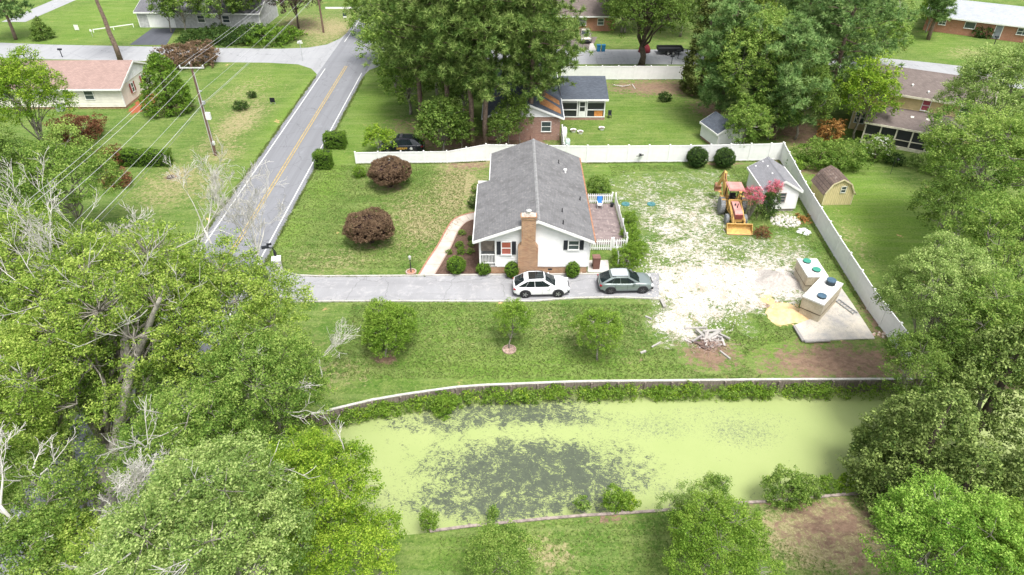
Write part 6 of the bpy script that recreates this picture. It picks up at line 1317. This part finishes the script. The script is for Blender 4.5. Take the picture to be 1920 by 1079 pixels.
for i,(u,v,z,r,k) in enumerate([(1360,40,9,5.5,'green'),(1450,20,10,6,'maple'),(1560,20,9,5,'green'),(900,30,9,6,'dark'),(760,20,9,4.5,'green'),(1120,10,8,6,'dark'),(1620,0,9,6,'dark'),(1690,10,9,4,'green')]):
    TB(['leafy tree in the belt beyond the cedar','tall pale tree in the belt at the top, above the broad light green tree','leafy tree at the top behind the big pale pine','dark tree at the top edge behind the pine stand','tree at the top edge beside the far end of the road','dark tree at the top edge behind the parked pickup','dark tree at the top edge left of the long brick house','green tree at the top edge touching the long brick house'][i], u, v, z, r, z*.75, k, 140+i, lobes=13, lsize=.34, spr=.65, nleaf=22)
# top left
x, y = P(226, 114); pine('pine with a long bare leaning trunk behind the red roofed house', (x,y), 17, 14.0, 3.4, 151, 'pineN', n=22, tuft=.6, nn=28, width=.09, per=18, group=None, r=.36, lean=(-1.2,0))
x, y = P(30, 75); pine('wide pine at the top left corner', (x,y), 11, 3, 4.5, 152, 'pineB', n=26, tuft=.65, nn=28, width=.09, per=18, group=None)
x, y = P(83, 74); conifer('conical_shrub', 'dark conical shrub alone on the far green lawn', x, y, 3.6, 1.9, 'dark', 153, lsize=.26, spr=.4, nleaf=22, cat='shrub')
x, y = P(322, 208); conifer('holly_tree', 'large egg shaped holly beside the gable of the red roofed house', x, y, 7.4, 3.3, 'box', 154, lsize=.22, spr=.38, dens=1.2, nleaf=26, power=.55, bulge=.6)
# understory and filler trees
for i,(u,v,z,r,h,k,lab) in enumerate([(728,120,5,4.6,5,'green','dark leafed tree overhanging the far road edge at the junction'),(770,215,4.6,4.2,4.6,'green','leafy tree between the road lawn and the pine trunks'),(820,180,5,4.2,5,'dark','dark tree in the middle of the pine stand'),
  (870,225,4,3.2,4,'dark','dark tree behind the nearest pine trunks'),(690,70,5,3.0,4.6,'green','tree at the road edge beyond the junction, left end of the stand'),(930,130,5,4.5,5,'green','tree beyond the bungalow roof'),
  (1020,130,4.6,3.4,4.4,'green','leafy tree beside the far end of the bungalow roof'),(1330,120,7,4.2,6.5,'dark','dark tree behind the narrow cedar'),(1470,230,5,4.2,5,'green','green tree between the light green tree and the pale pine'),(1540,170,6,4.6,6,'green','tree behind the big pale pine'),
  (1640,130,4.4,3.6,4.4,'green','green tree by the end of the street behind the yellow house'),(1410,130,8,5.2,7,'maple','tall tree behind the broad light green tree')]):
    TB(lab, u, v, z, r, h, k, 170+i, lobes=13, lsize=.26, spr=.5, nleaf=26)
T('tree filling the space behind the big forked maple, over the road', 170, 690, 7.0, 4.6, 3.6, 'green', 190, lobes=14, lsize=0.123, spr=.36, nleaf=44, twigs=.15)
T('low tree under the forked maple trunk at lower left', 290, 760, 5.5, 3.6, 3.2, 'green', 191, lobes=12, lsize=0.115, spr=.34, nleaf=44)
T('leafy tree at the left edge above the lower corner', 20, 830, 7.0, 2.8, 2.6, 'maple', 192, lobes=10, lsize=0.115, spr=.32, nleaf=44, gap=.1)
T('pale leaved tree at the bottom edge left of the feathery one', 300, 1020, 8.5, 2.6, 2.4, 'pale', 193, lobes=11, lsize=0.102, spr=.28, nleaf=47)
T('green tree low at the right edge behind the olive evergreens', 1900, 640, 7.5, 3.6, 3.8, 'green', 194, lobes=12, lsize=0.123, spr=.34, nleaf=47)

for i,(u,v,z,r,h,k,lab) in enumerate([(1012,66,4,3.0,4,'green','leafy tree left of the parked pickup'),(1172,62,4.5,3.8,4.5,'green','leafy tree right of the parked pickup and bins'),(1100,30,5,5,5,'dark','dark tree over the roof behind the parked pickup'),(1240,45,5,5,5.5,'dark','dark tree on the verge behind the black trailer')]):
    TB(lab, u, v, z, r, h, k, 200+i, lobes=12, lsize=.28, spr=.5, nleaf=26)

T('thin leafed tree in the lower left corner over the asphalt', 120, 900, 6.0, 2.6, 2.2, 'green', 195, lobes=11, lsize=.115, spr=.28, nleaf=34, gap=.2)
TB('shrubby green tree left of the small outbuilding trees', 1440, 262, 3.4, 3.0, 3.4, 'green', 196, lobes=12, lsize=.2, spr=.42, nleaf=28)

TB('low light green tree overlapping the right half of the small outbuilding', 1392, 282, 3.0, 2.9, 2.9, 'green', 197, lobes=12, lsize=.18, spr=.38, nleaf=30)
TB('leafy tree in front of the pale garage house, left', 350, 62, 4.2, 3.4, 3.8, 'green', 198, lobes=11, lsize=.28, spr=.5, nleaf=26)
TB('leafy tree in front of the pale garage house, right', 470, 52, 4.6, 3.6, 4.0, 'dark', 199, lobes=11, lsize=.28, spr=.5, nleaf=26)

T('leafy tree in the bottom left corner', 40, 1050, 6.5, 2.6, 2.2, 'green', 210, lobes=11, lsize=.11, spr=.27, nleaf=40)
T('leafy tree at the bottom edge right of the corner tree', 150, 1040, 6.0, 2.0, 1.8, 'maple', 211, lobes=10, lsize=.11, spr=.26, nleaf=40, deadtwigs=4)
TB('ivy covered trunk standing before the brick bungalow gable', 975, 274, 3.2, 1.2, 3.2, 'dark', 212, lobes=8, lsize=.16, spr=.34, nleaf=28)
for i,(u,v,H_,z0,rc,lab,kd) in enumerate([(1345,235,15,2,3.8,'feathery evergreen beside the narrow cedar','pineB'),(1450,262,14,1.5,4.2,'feathery evergreen right of the broad light green tree','pineB'),(1500,110,18,4,5,'feathery pine behind, at the top, left of the long brick house','pineB')]):
    x, y = P(u, v); pine(lab, (x,y), H_, z0, rc, 160+i, kd, n=int((H_-z0)*3.8), tuft=.62, nn=44, per=24, width=.045, group=None, r=.26)

TB('dark leafy shrub tree before the left half of the bungalow gable', 938, 284, 2.6, 1.7, 2.6, 'dark', 220, lobes=10, lsize=.17, spr=.36, nleaf=30)
TB('dark low tree between the two nearest pine trunks and the fence', 866, 286, 2.4, 1.8, 2.4, 'dark', 221, lobes=10, lsize=.17, spr=.36, nleaf=30)
# =====================================================================  BUSHES AND SMALL PLANTS
def B(name, label, u, v, r, h, kind, seed, **k):
    x, y = P(u, v); return bush(name, label, x, y, r, h, kind, seed, **k)
hd = dict(lsize=.10, spr=.13, nleaf=14)
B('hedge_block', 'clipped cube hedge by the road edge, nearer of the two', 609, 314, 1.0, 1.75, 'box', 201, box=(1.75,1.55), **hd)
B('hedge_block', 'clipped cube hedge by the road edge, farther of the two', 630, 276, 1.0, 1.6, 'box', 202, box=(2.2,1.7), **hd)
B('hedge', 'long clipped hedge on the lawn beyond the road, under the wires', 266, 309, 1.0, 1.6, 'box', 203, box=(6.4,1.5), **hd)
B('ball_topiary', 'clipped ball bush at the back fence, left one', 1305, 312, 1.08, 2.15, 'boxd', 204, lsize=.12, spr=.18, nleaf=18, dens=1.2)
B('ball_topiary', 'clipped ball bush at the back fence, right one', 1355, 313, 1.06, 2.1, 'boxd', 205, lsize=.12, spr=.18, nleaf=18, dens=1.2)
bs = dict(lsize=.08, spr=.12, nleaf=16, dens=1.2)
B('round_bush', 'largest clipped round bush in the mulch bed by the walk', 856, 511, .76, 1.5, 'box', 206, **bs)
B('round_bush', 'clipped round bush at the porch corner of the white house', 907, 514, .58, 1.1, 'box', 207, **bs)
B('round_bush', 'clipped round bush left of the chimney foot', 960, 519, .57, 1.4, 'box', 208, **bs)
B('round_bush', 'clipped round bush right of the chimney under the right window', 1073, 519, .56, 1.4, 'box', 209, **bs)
for i,(u,v,r,h,k,lab) in enumerate([(842,477,.25,.45,'box','tiny round bush in the mulch bed nearest the walk'),(862,465,.36,.55,'box','low bush in the middle of the mulch bed, upper one'),(865,476,.34,.55,'box','low bush in the middle of the mulch bed, lower one'),
     (882,476,.30,.5,'green','bluish small plant beside the porch in the mulch bed'),(866,441,.30,.5,'green','small plant in the upper mulch bed, left'),(884,462,.26,.45,'green','tiny plant close to the porch railing'),(884,452,.3,.45,'boxd','small dark plant in the mulch bed under the eave'),
     (888,390,.5,1.3,'boxd','dark narrow shrub at the house corner beyond the walk, nearer one'),(892,362,.4,1.0,'green','green shrub at the house side beyond the walk, farther one')]):
    B('small_bush', lab, u, v, r, h, k, 210+i, lsize=.07, spr=.11, nleaf=14, trim=False)
B('evergreen_shrub', 'rounded dark green shrub beside the far end of the patio fence', 1122, 366, 1.05, 1.9, 'green', 220, lsize=.14, spr=.2, nleaf=18, trim=False)
for i,(u,v,r,h,lab) in enumerate([(1180,423,.7,1.3,'loose shrub along the patio fence, farthest of the row'),(1180,445,.75,1.1,'loose shrub along the patio fence, second of the row'),(1184,463,.75,1.1,'loose shrub along the patio fence, third of the row'),(1192,480,.9,1.2,'loose shrub along the patio fence, fourth of the row'),(1173,497,1.15,1.6,'largest loose shrub at the near end of the row, above the grey car')]):
    B('loose_shrub', lab, u, v, r, h, 'lawn', 225+i, lsize=.1, spr=.17, nleaf=20, trim=False, group='shrubs along the patio fence', z0=.05)
B('small_shrub', 'small bright green shrub at the left end of the back fence', 675, 332, .6, 1.2, 'lawn', 232, lsize=.11, spr=.17, nleaf=18, trim=False)
B('small_shrub', 'small round shrub on the far lawn, lower of two', 453, 206, .85, 1.0, 'boxd', 233, lsize=.14, spr=.2, nleaf=16, trim=False)
B('small_shrub', 'small round shrub on the far lawn, upper of two', 473, 184, .5, .9, 'boxd', 234, lsize=.14, spr=.2, nleaf=16, trim=False)
B('small_shrub', 'round dark shrub alone on the neighbour back lawn', 1246, 190, .75, 1.1, 'boxd', 235, lsize=.15, spr=.2, nleaf=16, trim=False)
B('flowering_shrub', 'dark shrub dotted with white blossoms before the yellow house porch', 1640, 298, 1.5, 2.6, 'green', 236, lsize=.16, spr=.25, nleaf=18, trim=False)
rn = random.Random(5); fl = bpy.data.objects['flowering_shrub']; leaves('blossom', np.array([(1.45*math.cos(a)*math.sin(b),1.45*math.sin(a)*math.sin(b),1.35+1.3*math.cos(b)) for a,b in [(rn.uniform(3,6.4),rn.uniform(.2,1.9)) for _ in range(55)]]), .13, 8, .15, LM['white'], fl, 6)
for i,(u,v,r,h,k,lab) in enumerate([(1535,312,2.3,2.7,'green','big rounded shrub behind the barn shed, left one'),(1578,312,2.2,2.7,'green','big rounded shrub behind the barn shed, right one'),(1676,308,.9,1.2,'boxd','small dark shrub right of the white flowered shrub'),(1488,322,.8,1.3,'lawn','small green shrub at the fence corner outside'),
     (1750,318,2.2,1.3,'pale','grey leaved low shrubs before the yellow house')]):
    B('big_shrub', lab, u, v, r, h, k, 240+i, lsize=.18, spr=.3, nleaf=20, trim=False, z0=.05)
B('red_bush', 'dead rust coloured conifer branches beside the pale pine', 1552, 272, 1.3, 3.0, 'brownl', 246, lsize=.2, spr=.3, nleaf=16, trim=False)
# barberry mounds and junipers
B('red_bush', 'reddish barberry bush left of the long hedge end', 212, 312, 1.4, 2.0, 'redb', 250, lsize=.15, spr=.25, nleaf=18, trim=False)
B('red_bush', 'dark red bush below the long hedge', 222, 348, 1.3, 1.5, 'redb', 251, lsize=.15, spr=.25, nleaf=18, trim=False)
B('red_bush', 'reddish loose bush in front of the cream house wall', 150, 262, 2.6, 2.6, 'redb', 252, lsize=.2, spr=.32, nleaf=18, trim=False)
B('purple_shrub', 'low wide purple brown shrub behind the holly', 355, 118, 4.2, 2.4, 'red', 253, lsize=.26, spr=.4, nleaf=20, trim=False)
B('juniper_bed', 'spreading green juniper bed by the side street, left one', 395, 76, 4.0, 1.6, 'boxd', 254, lsize=.28, spr=.4, nleaf=18, trim=False)
B('juniper_bed', 'spreading green juniper bed by the side street, right one', 510, 76, 4.2, 1.8, 'box', 255, lsize=.28, spr=.4, nleaf=18, trim=False)
B('juniper_bed', 'spreading green juniper bed by the side street, middle one', 455, 76, 4.0, 1.7, 'boxd', 256, lsize=.28, spr=.4, nleaf=18, trim=False)
for i,(u,v,lab) in enumerate([(1826,66,'dark shrub under the window of the long brick house, left one'),(1842,70,'dark shrub under the window of the long brick house, right one')]): B('foundation_shrub', lab, u, v, 1.4, 1.9, 'boxd', 257+i, lsize=.26, spr=.35, nleaf=18, trim=False)
# crape myrtle and vine by the shed
def flowertree(label, u, v, r, h, seed):
    x, y = P(u, v); t = thing('crape_myrtle', label, 'flowering tree', (x,y,0)); rnd = random.Random(seed); m = MB(); cs = []
    for k in range(26):
        a = rnd.uniform(0,6.28); q = r*math.sqrt(rnd.random()); e = Vector((math.cos(a)*q, math.sin(a)*q, h*rnd.uniform(.72,1.05))); m.path(curve_pts((rnd.uniform(-.1,.1),0,0), e, 0, 4, rnd, .05), [.04,.03,.022,.015,.01], 4, False)
        for j in range(5): cs.append(tuple(e+Vector((rnd.gauss(0,.13),rnd.gauss(0,.13),rnd.uniform(-.45,.25)))))
    part('trunk', m, BARK, t); leaves('blossom', np.array(cs), .22, 30, .085, LM['pink'], t, seed); leaves('foliage', np.array([(c[0]*.9,c[1]*.9,c[2]-rnd.uniform(.1,.8)) for c in cs]), .24, 6, .10, LM['green'], t, seed+1)
flowertree('pink flowering crape myrtle between the backhoe and the shed', 1402, 412, .95, 3.2, 260); flowertree('pink blossoms rising in front of the shed roof', 1440, 400, .75, 3.3, 261)
B('vine_shrub', 'dark leafy vine climbing the corner of the white shed', 1438, 408, .75, 2.6, 'boxd', 262, lsize=.12, spr=.2, nleaf=20, trim=False)
B('tangled_shrub', 'grey tangled shrub beside the backhoe wheel', 1418, 412, .8, 1.5, 'pale', 263, lsize=.09, spr=.2, nleaf=9, trim=False)
B('red_bush', 'small reddish bush right of the backhoe bucket', 1428, 444, .65, .9, 'redb', 264, lsize=.09, spr=.16, nleaf=14, trim=False)
# leaf litter and white rubble by the shed
def litter(name, label, cat, u, v, r, n, size, kind, seed, h=.35):
    x, y = P(u, v); t = thing(name, label, cat, (x,y,0)); rnd = random.Random(seed); leaves('litter', np.array([(rnd.gauss(0,r*.45),rnd.gauss(0,r*.45),abs(rnd.gauss(0,h*.5))) for _ in range(n)]), .16, 12, size, LM[kind], t, seed, asp=.8)['kind'] = 'stuff'
litter('leaf_heap', 'heap of rusty brown leaves beside the fence in front of the shed', 'leaf heap', 1505, 412, .9, 60, .13, 'brownl', 270)
ROCK = M('white_rubble', (.66,.63,.57), .9, .1, 4, fine=14)
def rocks(name, label, cat, u, v, rx, ry, n, s0, s1, mat, seed, kind=None):
    x, y = P(u, v); rnd = random.Random(seed); m = MB()
    for k in range(n):
        s = rnd.uniform(s0, s1); a = rnd.uniform(0,6.28); q = math.sqrt(rnd.random()); m.box((rx*q*math.cos(a), ry*q*math.sin(a), s*.25), (s*rnd.uniform(.7,1.3),s*rnd.uniform(.6,1.1),s*.6), rz=rnd.uniform(0,3), rx=rnd.uniform(-.4,.4), taper=rnd.uniform(.4,.8))
    o = part(name, m, mat, loc=(x,y,.0)); tag(o, label, cat, kind=kind); return o
rocks('rubble_heap', 'heap of broken white rubble at the foot of the white shed', 'rubble', 1472, 417, 1.5, 1.1, 150, .1, .3, ROCK, 271, 'stuff')
rocks('rubble_heap', 'white crumpled rubble bits near the end of the leaf heap', 'rubble', 1507, 436, .55, .5, 30, .15, .35, M('white_bits',(.74,.75,.76),.7), 272, 'stuff')
rocks('edging_stones', 'small pile of pale stones at the right corner of the white house', 'stones', 1091, 511, .45, .25, 12, .12, .28, M('tan_stone',(.52,.42,.33),.9,.2,4), 273)
rocks('gravel_stones', 'loose limestone pieces scattered over the back yard gravel', 'gravel', 1330, 520, 7.5, 5.5, 900, .05, .16, ROCK, 274, 'stuff')
rocks('gravel_stones', 'loose limestone pieces thrown on the grass below the driveway end', 'gravel', 1320, 595, 3.0, 2.2, 350, .05, .14, ROCK, 275, 'stuff')
rocks('rubbish_bits', 'small red and white rubbish by the foot of the right fence', 'rubbish', 1647, 629, .6, .3, 10, .12, .3, M('mixed_rubbish',(.55,.32,.26),.8,.3,3,col2=(.7,.65,.55)), 276, 'stuff')
# =====================================================================  DEBRIS PILE: each board a thing
BRD = M('grey_board', (.31,.29,.28), .85, .2, 2.5, fine=14, col2=(.33,.31,.30)); BRW = M('pale_board', (.42,.40,.37), .8, .12, 2.5, fine=14); BRN2 = M('rotten_board', (.17,.12,.11), .9, .3, 3)
cx, cy = P(1330, 645)
boards = [((1306,618),(1322,633),.16,.34,BRW,'short thick white board standing at the left of the pile'),((1318,622),(1352,620),.16,.30,BRW,'white plank lying across the top of the debris pile'),((1322,629),(1345,627),.12,.28,BRD,'grey plank just below the top white plank of the pile'),
 ((1325,637),(1348,622),.2,.36,BRW,'wide pale board slanting up to the right on the pile'),((1345,625),(1368,636),.12,.1,BRW,'thin white board poking out right of the pile'),((1298,641),(1316,630),.1,.2,BRD,'grey stick leaning on the left flank of the pile'),
 ((1283,617),(1326,615),.1,.05,BRW,'long white batten lying on the gravel behind the pile'),((1304,643),(1326,645),.14,.14,BRN2,'dark rotten board low at the left of the pile'),((1318,632),(1322,646),.1,.26,BRN2,'upright brown post in the middle of the pile'),
 ((1330,650),(1350,646),.18,.16,BRD,'bent grey board at the right foot of the pile'),((1350,659),(1369,674),.09,.04,BRW,'thin pale lath in the grass below the pile'),((1201,663),(1211,659),.12,.03,BRW,'short white stick alone on the lawn left of the pile'),
 ((1222,652),(1238,643),.08,.03,BRW,'narrow pale lath on the lawn, above the lone white stick'),((1240,562),(1247,576),.2,.12,BRW,'short white kerb block at the end of the driveway edging'),((1489,612),(1506,640),.14,.16,BRD,'grey form board along the left edge of the concrete slab'),
 ((1509,641),(1556,639),.14,.16,BRW,'white form board along the near edge of the concrete slab'),((1210,594),(1222,599),.1,.04,BRW,'small white offcut on the grass beside the gravel'),((1308,633),(1338,640),.1,.22,BRD,'grey pole crossing the middle of the debris pile'),
 ((1332,628),(1354,634),.14,.24,BRD,'grey plank on the right shoulder of the pile'),((1312,650),(1328,655),.12,.08,BRN2,'dark plank end at the near foot of the pile')]
for i, ((u0,v0),(u1,v1),w_,z,mt,lab) in enumerate(boards):
    a = PV(u0,v0,z); b = PV(u1,v1,z+(.18 if 2 < i < 6 else .02)); m = MB(); c = (a+b)/2; m.beam(a-c, b-c, w_*1.45, .12); o = part('board', m, mt, loc=tuple(c)); tag(o, lab, 'board')
rnd = random.Random(12); m = MB()
for k in range(34):
    q = abs(rnd.gauss(0,.45)); a = rnd.uniform(0,6.28); p = Vector((q*1.5*math.cos(a)+.1, q*.9*math.sin(a)+.1, max(.06,.42*(1-q)+rnd.uniform(-.1,.05)))); d = Vector((rnd.uniform(-1,1),rnd.uniform(-.7,.7),rnd.uniform(-.15,.25))).normalized()*rnd.uniform(.25,.6); m.beam(p-d,p+d,rnd.uniform(.07,.16),.06)
o = part('board_scrap', m, M('scrap_grey',(.33,.29,.27),.9,.3,4,col2=(.50,.47,.44)), loc=(cx,cy,0)); tag(o, 'heap of broken grey board scraps at the core of the debris pile', 'scrap wood', kind='stuff')
rnd = random.Random(8); m = MB()
for k in range(260):
    q = abs(rnd.gauss(0,.5)); a = rnd.uniform(0,6.28); p = Vector((q*2.0*math.cos(a), q*1.1*math.sin(a)-.2, max(.02,.35*(1-q)+rnd.uniform(-.1,.05)))); d = Vector((rnd.uniform(-1,1),rnd.uniform(-1,1),rnd.uniform(-.2,.3))).normalized()*rnd.uniform(.1,.4); m.path([p-d,p+d],[.018,.012],4)
o = part('twig_litter', m, M('twig_brown',(.24,.15,.12),.9,.3,4,col2=(.42,.33,.28)), loc=(cx,cy,0)); tag(o, 'brown twigs and splinters strewn under the debris pile', 'twigs', kind='stuff')
m = MB(); x,y = P(320,334); m.lathe([(.42,0),(.36,.16),(.30,.20),(.05,.19)],n=12); o = part('tree_stump', m, BARKD, loc=(x,y,0)); tag(o, 'low dark stump in the worn patch of the far lawn', 'stump')
m = MB(); pts = [(*P(1150+2*k, 165-abs(8-k)*.35), .12+.1*(k%2)) for k in range(17)]; m.path(pts, .05, 5); m.path([(p[0]+.3,p[1]+.25,.1) for p in pts[2:-3]], .04, 5); m.path([(*P(1185,160),.1),(*P(1191,168),.05)], .05, 5); m.v = [(p[0]-pts[0][0],p[1]-pts[0][1],p[2]) for p in m.v]; o = part('brush_pile', m, DEAD, loc=(pts[0][0],pts[0][1],0)); tag(o, 'thin pile of dry branches on bare earth before the far white fence', 'brush pile')
m = MB(); rnd = random.Random(3)
for k in range(26): a = rnd.uniform(0,6.28); q = rnd.random(); m.path([(math.cos(a)*.5*q,math.sin(a)*.5*q,.02),(math.cos(a)*.9*q+rnd.uniform(-.2,.2),math.sin(a)*.9*q,.16+rnd.random()*.2)],[.02,.01],4)
o = part('mulch_sticks', m, M('stick_tan',(.42,.28,.2),.9,.2,4), loc=(*P(722,676),0)); tag(o, 'ring of dry sticks under the leftmost lawn tree', 'sticks')
# =====================================================================  BANK WEEDS (nobody could count them)
def bankweeds(name, label, fn, x0, x1, off0, off1, n, h, kinds, seed, dens_fn=None):
    rnd = random.Random(seed); by = {k: [] for k in kinds}
    for _ in range(n):
        x = rnd.uniform(x0, x1); d = 1 if dens_fn is None else dens_fn(x)
        if rnd.random() > d: continue
        o = rnd.uniform(off0, off1); hh = h*(.78+.22*math.sin(x*.9+seed)*math.sin(x*2.3+1))*(rnd.random()**.5)
        f = abs(o); by[kinds[int((math.sin(x*1.7)+1.2*rnd.random())*len(kinds)*.45) % len(kinds)]].append((x, float(fn(x))+o, WZ+.05+max(0,hh+.1-f*.25)))
    for k in kinds:
        if by[k]:
            o = leaves(name, np.array(by[k]), .2, 14, .12, LM[k], None, seed+len(k)); tag(o, label[k], 'weeds', kind='stuff')
bankweeds('bank_weeds', {'lawn':'leafy weeds along the foot of the north pond wall','green':'darker weeds along the foot of the north pond wall','bright':'yellow green weeds along the foot of the north pond wall'}, yn, -14, 29, -1.0, -.16, 5200, 1.2, ['lawn','green','bright'], 301, lambda x: (.6+.4*math.sin(x*1.9)*math.sin(x*.7+1)) if x < 22.5 else .2)
bankweeds('bank_weeds', {'green':'sparse weeds along the south pond edging'}, ys, -5, 22, .1, .5, 260, .5, ['green'], 302, lambda x: .5+.5*math.sin(x*1.3))
for i,(u,v,r,h,k,lab) in enumerate([(1463,948,1.15,1.7,'green','large leafy shrub on the south bank, right of the clumpy tree'),(1500,940,.8,1.2,'green','medium leafy shrub next to the large one on the south bank'),(1543,932,.45,.95,'lawn','upright small shrub on the south bank edging'),(1582,928,.6,.6,'bright','low yellow green tuft on the south bank edging'),
   (1149,962,.65,1.3,'lawn','bright small shrub at the south water edge left of the leaning tree'),(1175,962,.5,.7,'bright','low tuft beside the bright small shrub at the south water edge'),(807,1000,.45,1.2,'lawn','upright weedy shoot at the left end of the south edging'),(925,982,.3,.7,'green','small weed at the south edging below the dark duckweed patch'),
   (1090,962,.4,.5,'green','tiny tuft on the south edging left of the bright small shrub'),(830,772,.75,.9,'lawn','leafy clump reaching into the duckweed under the north wall'),(1620,925,.5,.7,'bright','tuft at the right end of the south edging')]):
    x, y = P(u, v, -.8 if i != 9 else WZ); B_ = bush('bank_shrub', lab, x, y, r, h, k, 310+i, lsize=.1, spr=.16, nleaf=20, trim=False, z=-.15 if i != 9 else WZ)
GRASSM = leaf_mat('grass_blade', (.06,.11,.02), (.14,.20,.05), (.30,.31,.13), .2)
# tufts over the turf for relief: stuff
def tufts(label, x0, x1, y0, y1, n, seed, kind, h=.10, cond=None):
    rs = np.random.RandomState(seed); x = rs.uniform(x0, x1, n*2); y = rs.uniform(y0, y1, n*2); mk = masks(x, y)
    ok = (mk[0] < .3)&(mk[1] < .35)&(mk[4]<.3); ok &= cond(x, y) if cond else True
    x, y = x[ok][:n], y[ok][:n]; c = np.stack([x, y, np.full_like(x, h*.25)], -1)
    clump = np.sin(x*1.3+np.sin(y*.9)*2)*.5+np.cos(y*1.7+x*.4)*.5
    o = needles('grass_tufts', c, h, 6, GRASSM, None, seed, .014, up=.9); tag(o, label, 'grass', kind='stuff')
def in_lawn(x, y): return ((x<-3.6)&(x>-21.5)&(y>49.2)&(y<70)&(x< -8.5+ (y-49)*.45-.2*0)) 
def edge_tufts(label, pts, n, seed, w_=.22, h=.12):
    rs = np.random.RandomState(seed); pts = np.array([(p[0],p[1]) for p in pts]); d = np.linalg.norm(np.diff(pts, axis=0), axis=1); s = np.concatenate([[0],np.cumsum(d)]); t = rs.uniform(0, s[-1], n); x = np.interp(t, s, pts[:,0]); y = np.interp(t, s, pts[:,1])
    k = .5+.5*np.sin(t*1.7)*np.sin(t*.61+1); ok = rs.rand(n) < .3+.7*k; x, y = x[ok], y[ok]
    c = np.stack([x+rs.normal(0,w_*.5,len(x)), y+rs.normal(0,w_*.4,len(x)), np.full_like(x, .03)], -1); o = needles('verge_tufts', c, h, 7, GRASSM, None, seed, .018, up=.7); tag(o, label, 'grass', kind='stuff')
edge_tufts('ragged grass along the east edge of the road', [(-21.8,44),(-21.8,100)], 4200, 411)
edge_tufts('ragged grass along the west edge of the road', [(-29.05,50),(-29.0,100)], 3600, 412)
edge_tufts('ragged grass along the driveway edges', list(ds[1:])+[ds[-1]], 1800, 413, .12); edge_tufts('ragged grass along the north driveway kerb', dn[3:], 1200, 414, .12)
edge_tufts('ragged grass along the foot of the back fence', [(-17.5,70.3),(-7.3,70.5),(-2.9,71.0)], 900, 415, .15); edge_tufts('ragged grass along the foot of the back yard fence', [(8.4,70.5),(29,71.1),(30.2,71.2),(29.2,62),(28.6,51.5),(28.3,43.6)], 2800, 416, .15)
tufts('grass tufts on the front lawn', -21.5, -5.0, 49.3, 70.0, 14000, 401, 'green', .11, lambda x, y: x < -8.8+np.clip((y-48.7)*.42,0,6))
tufts('grass tufts on the lawn between driveway and pond', -13, 27, 35.5, 44.3, 16000, 402, 'green', .11)
tufts('grass tufts on the south bank lawn', -4, 20, 13, 25, 9000, 403, 'green', .10, lambda x, y: y < ys(x)-.3)
tufts('grass tufts on the back yard', 10.8, 28.3, 49, 70, 9000, 404, 'green', .10)
print('LEAVES', LEAFCOUNT[0])
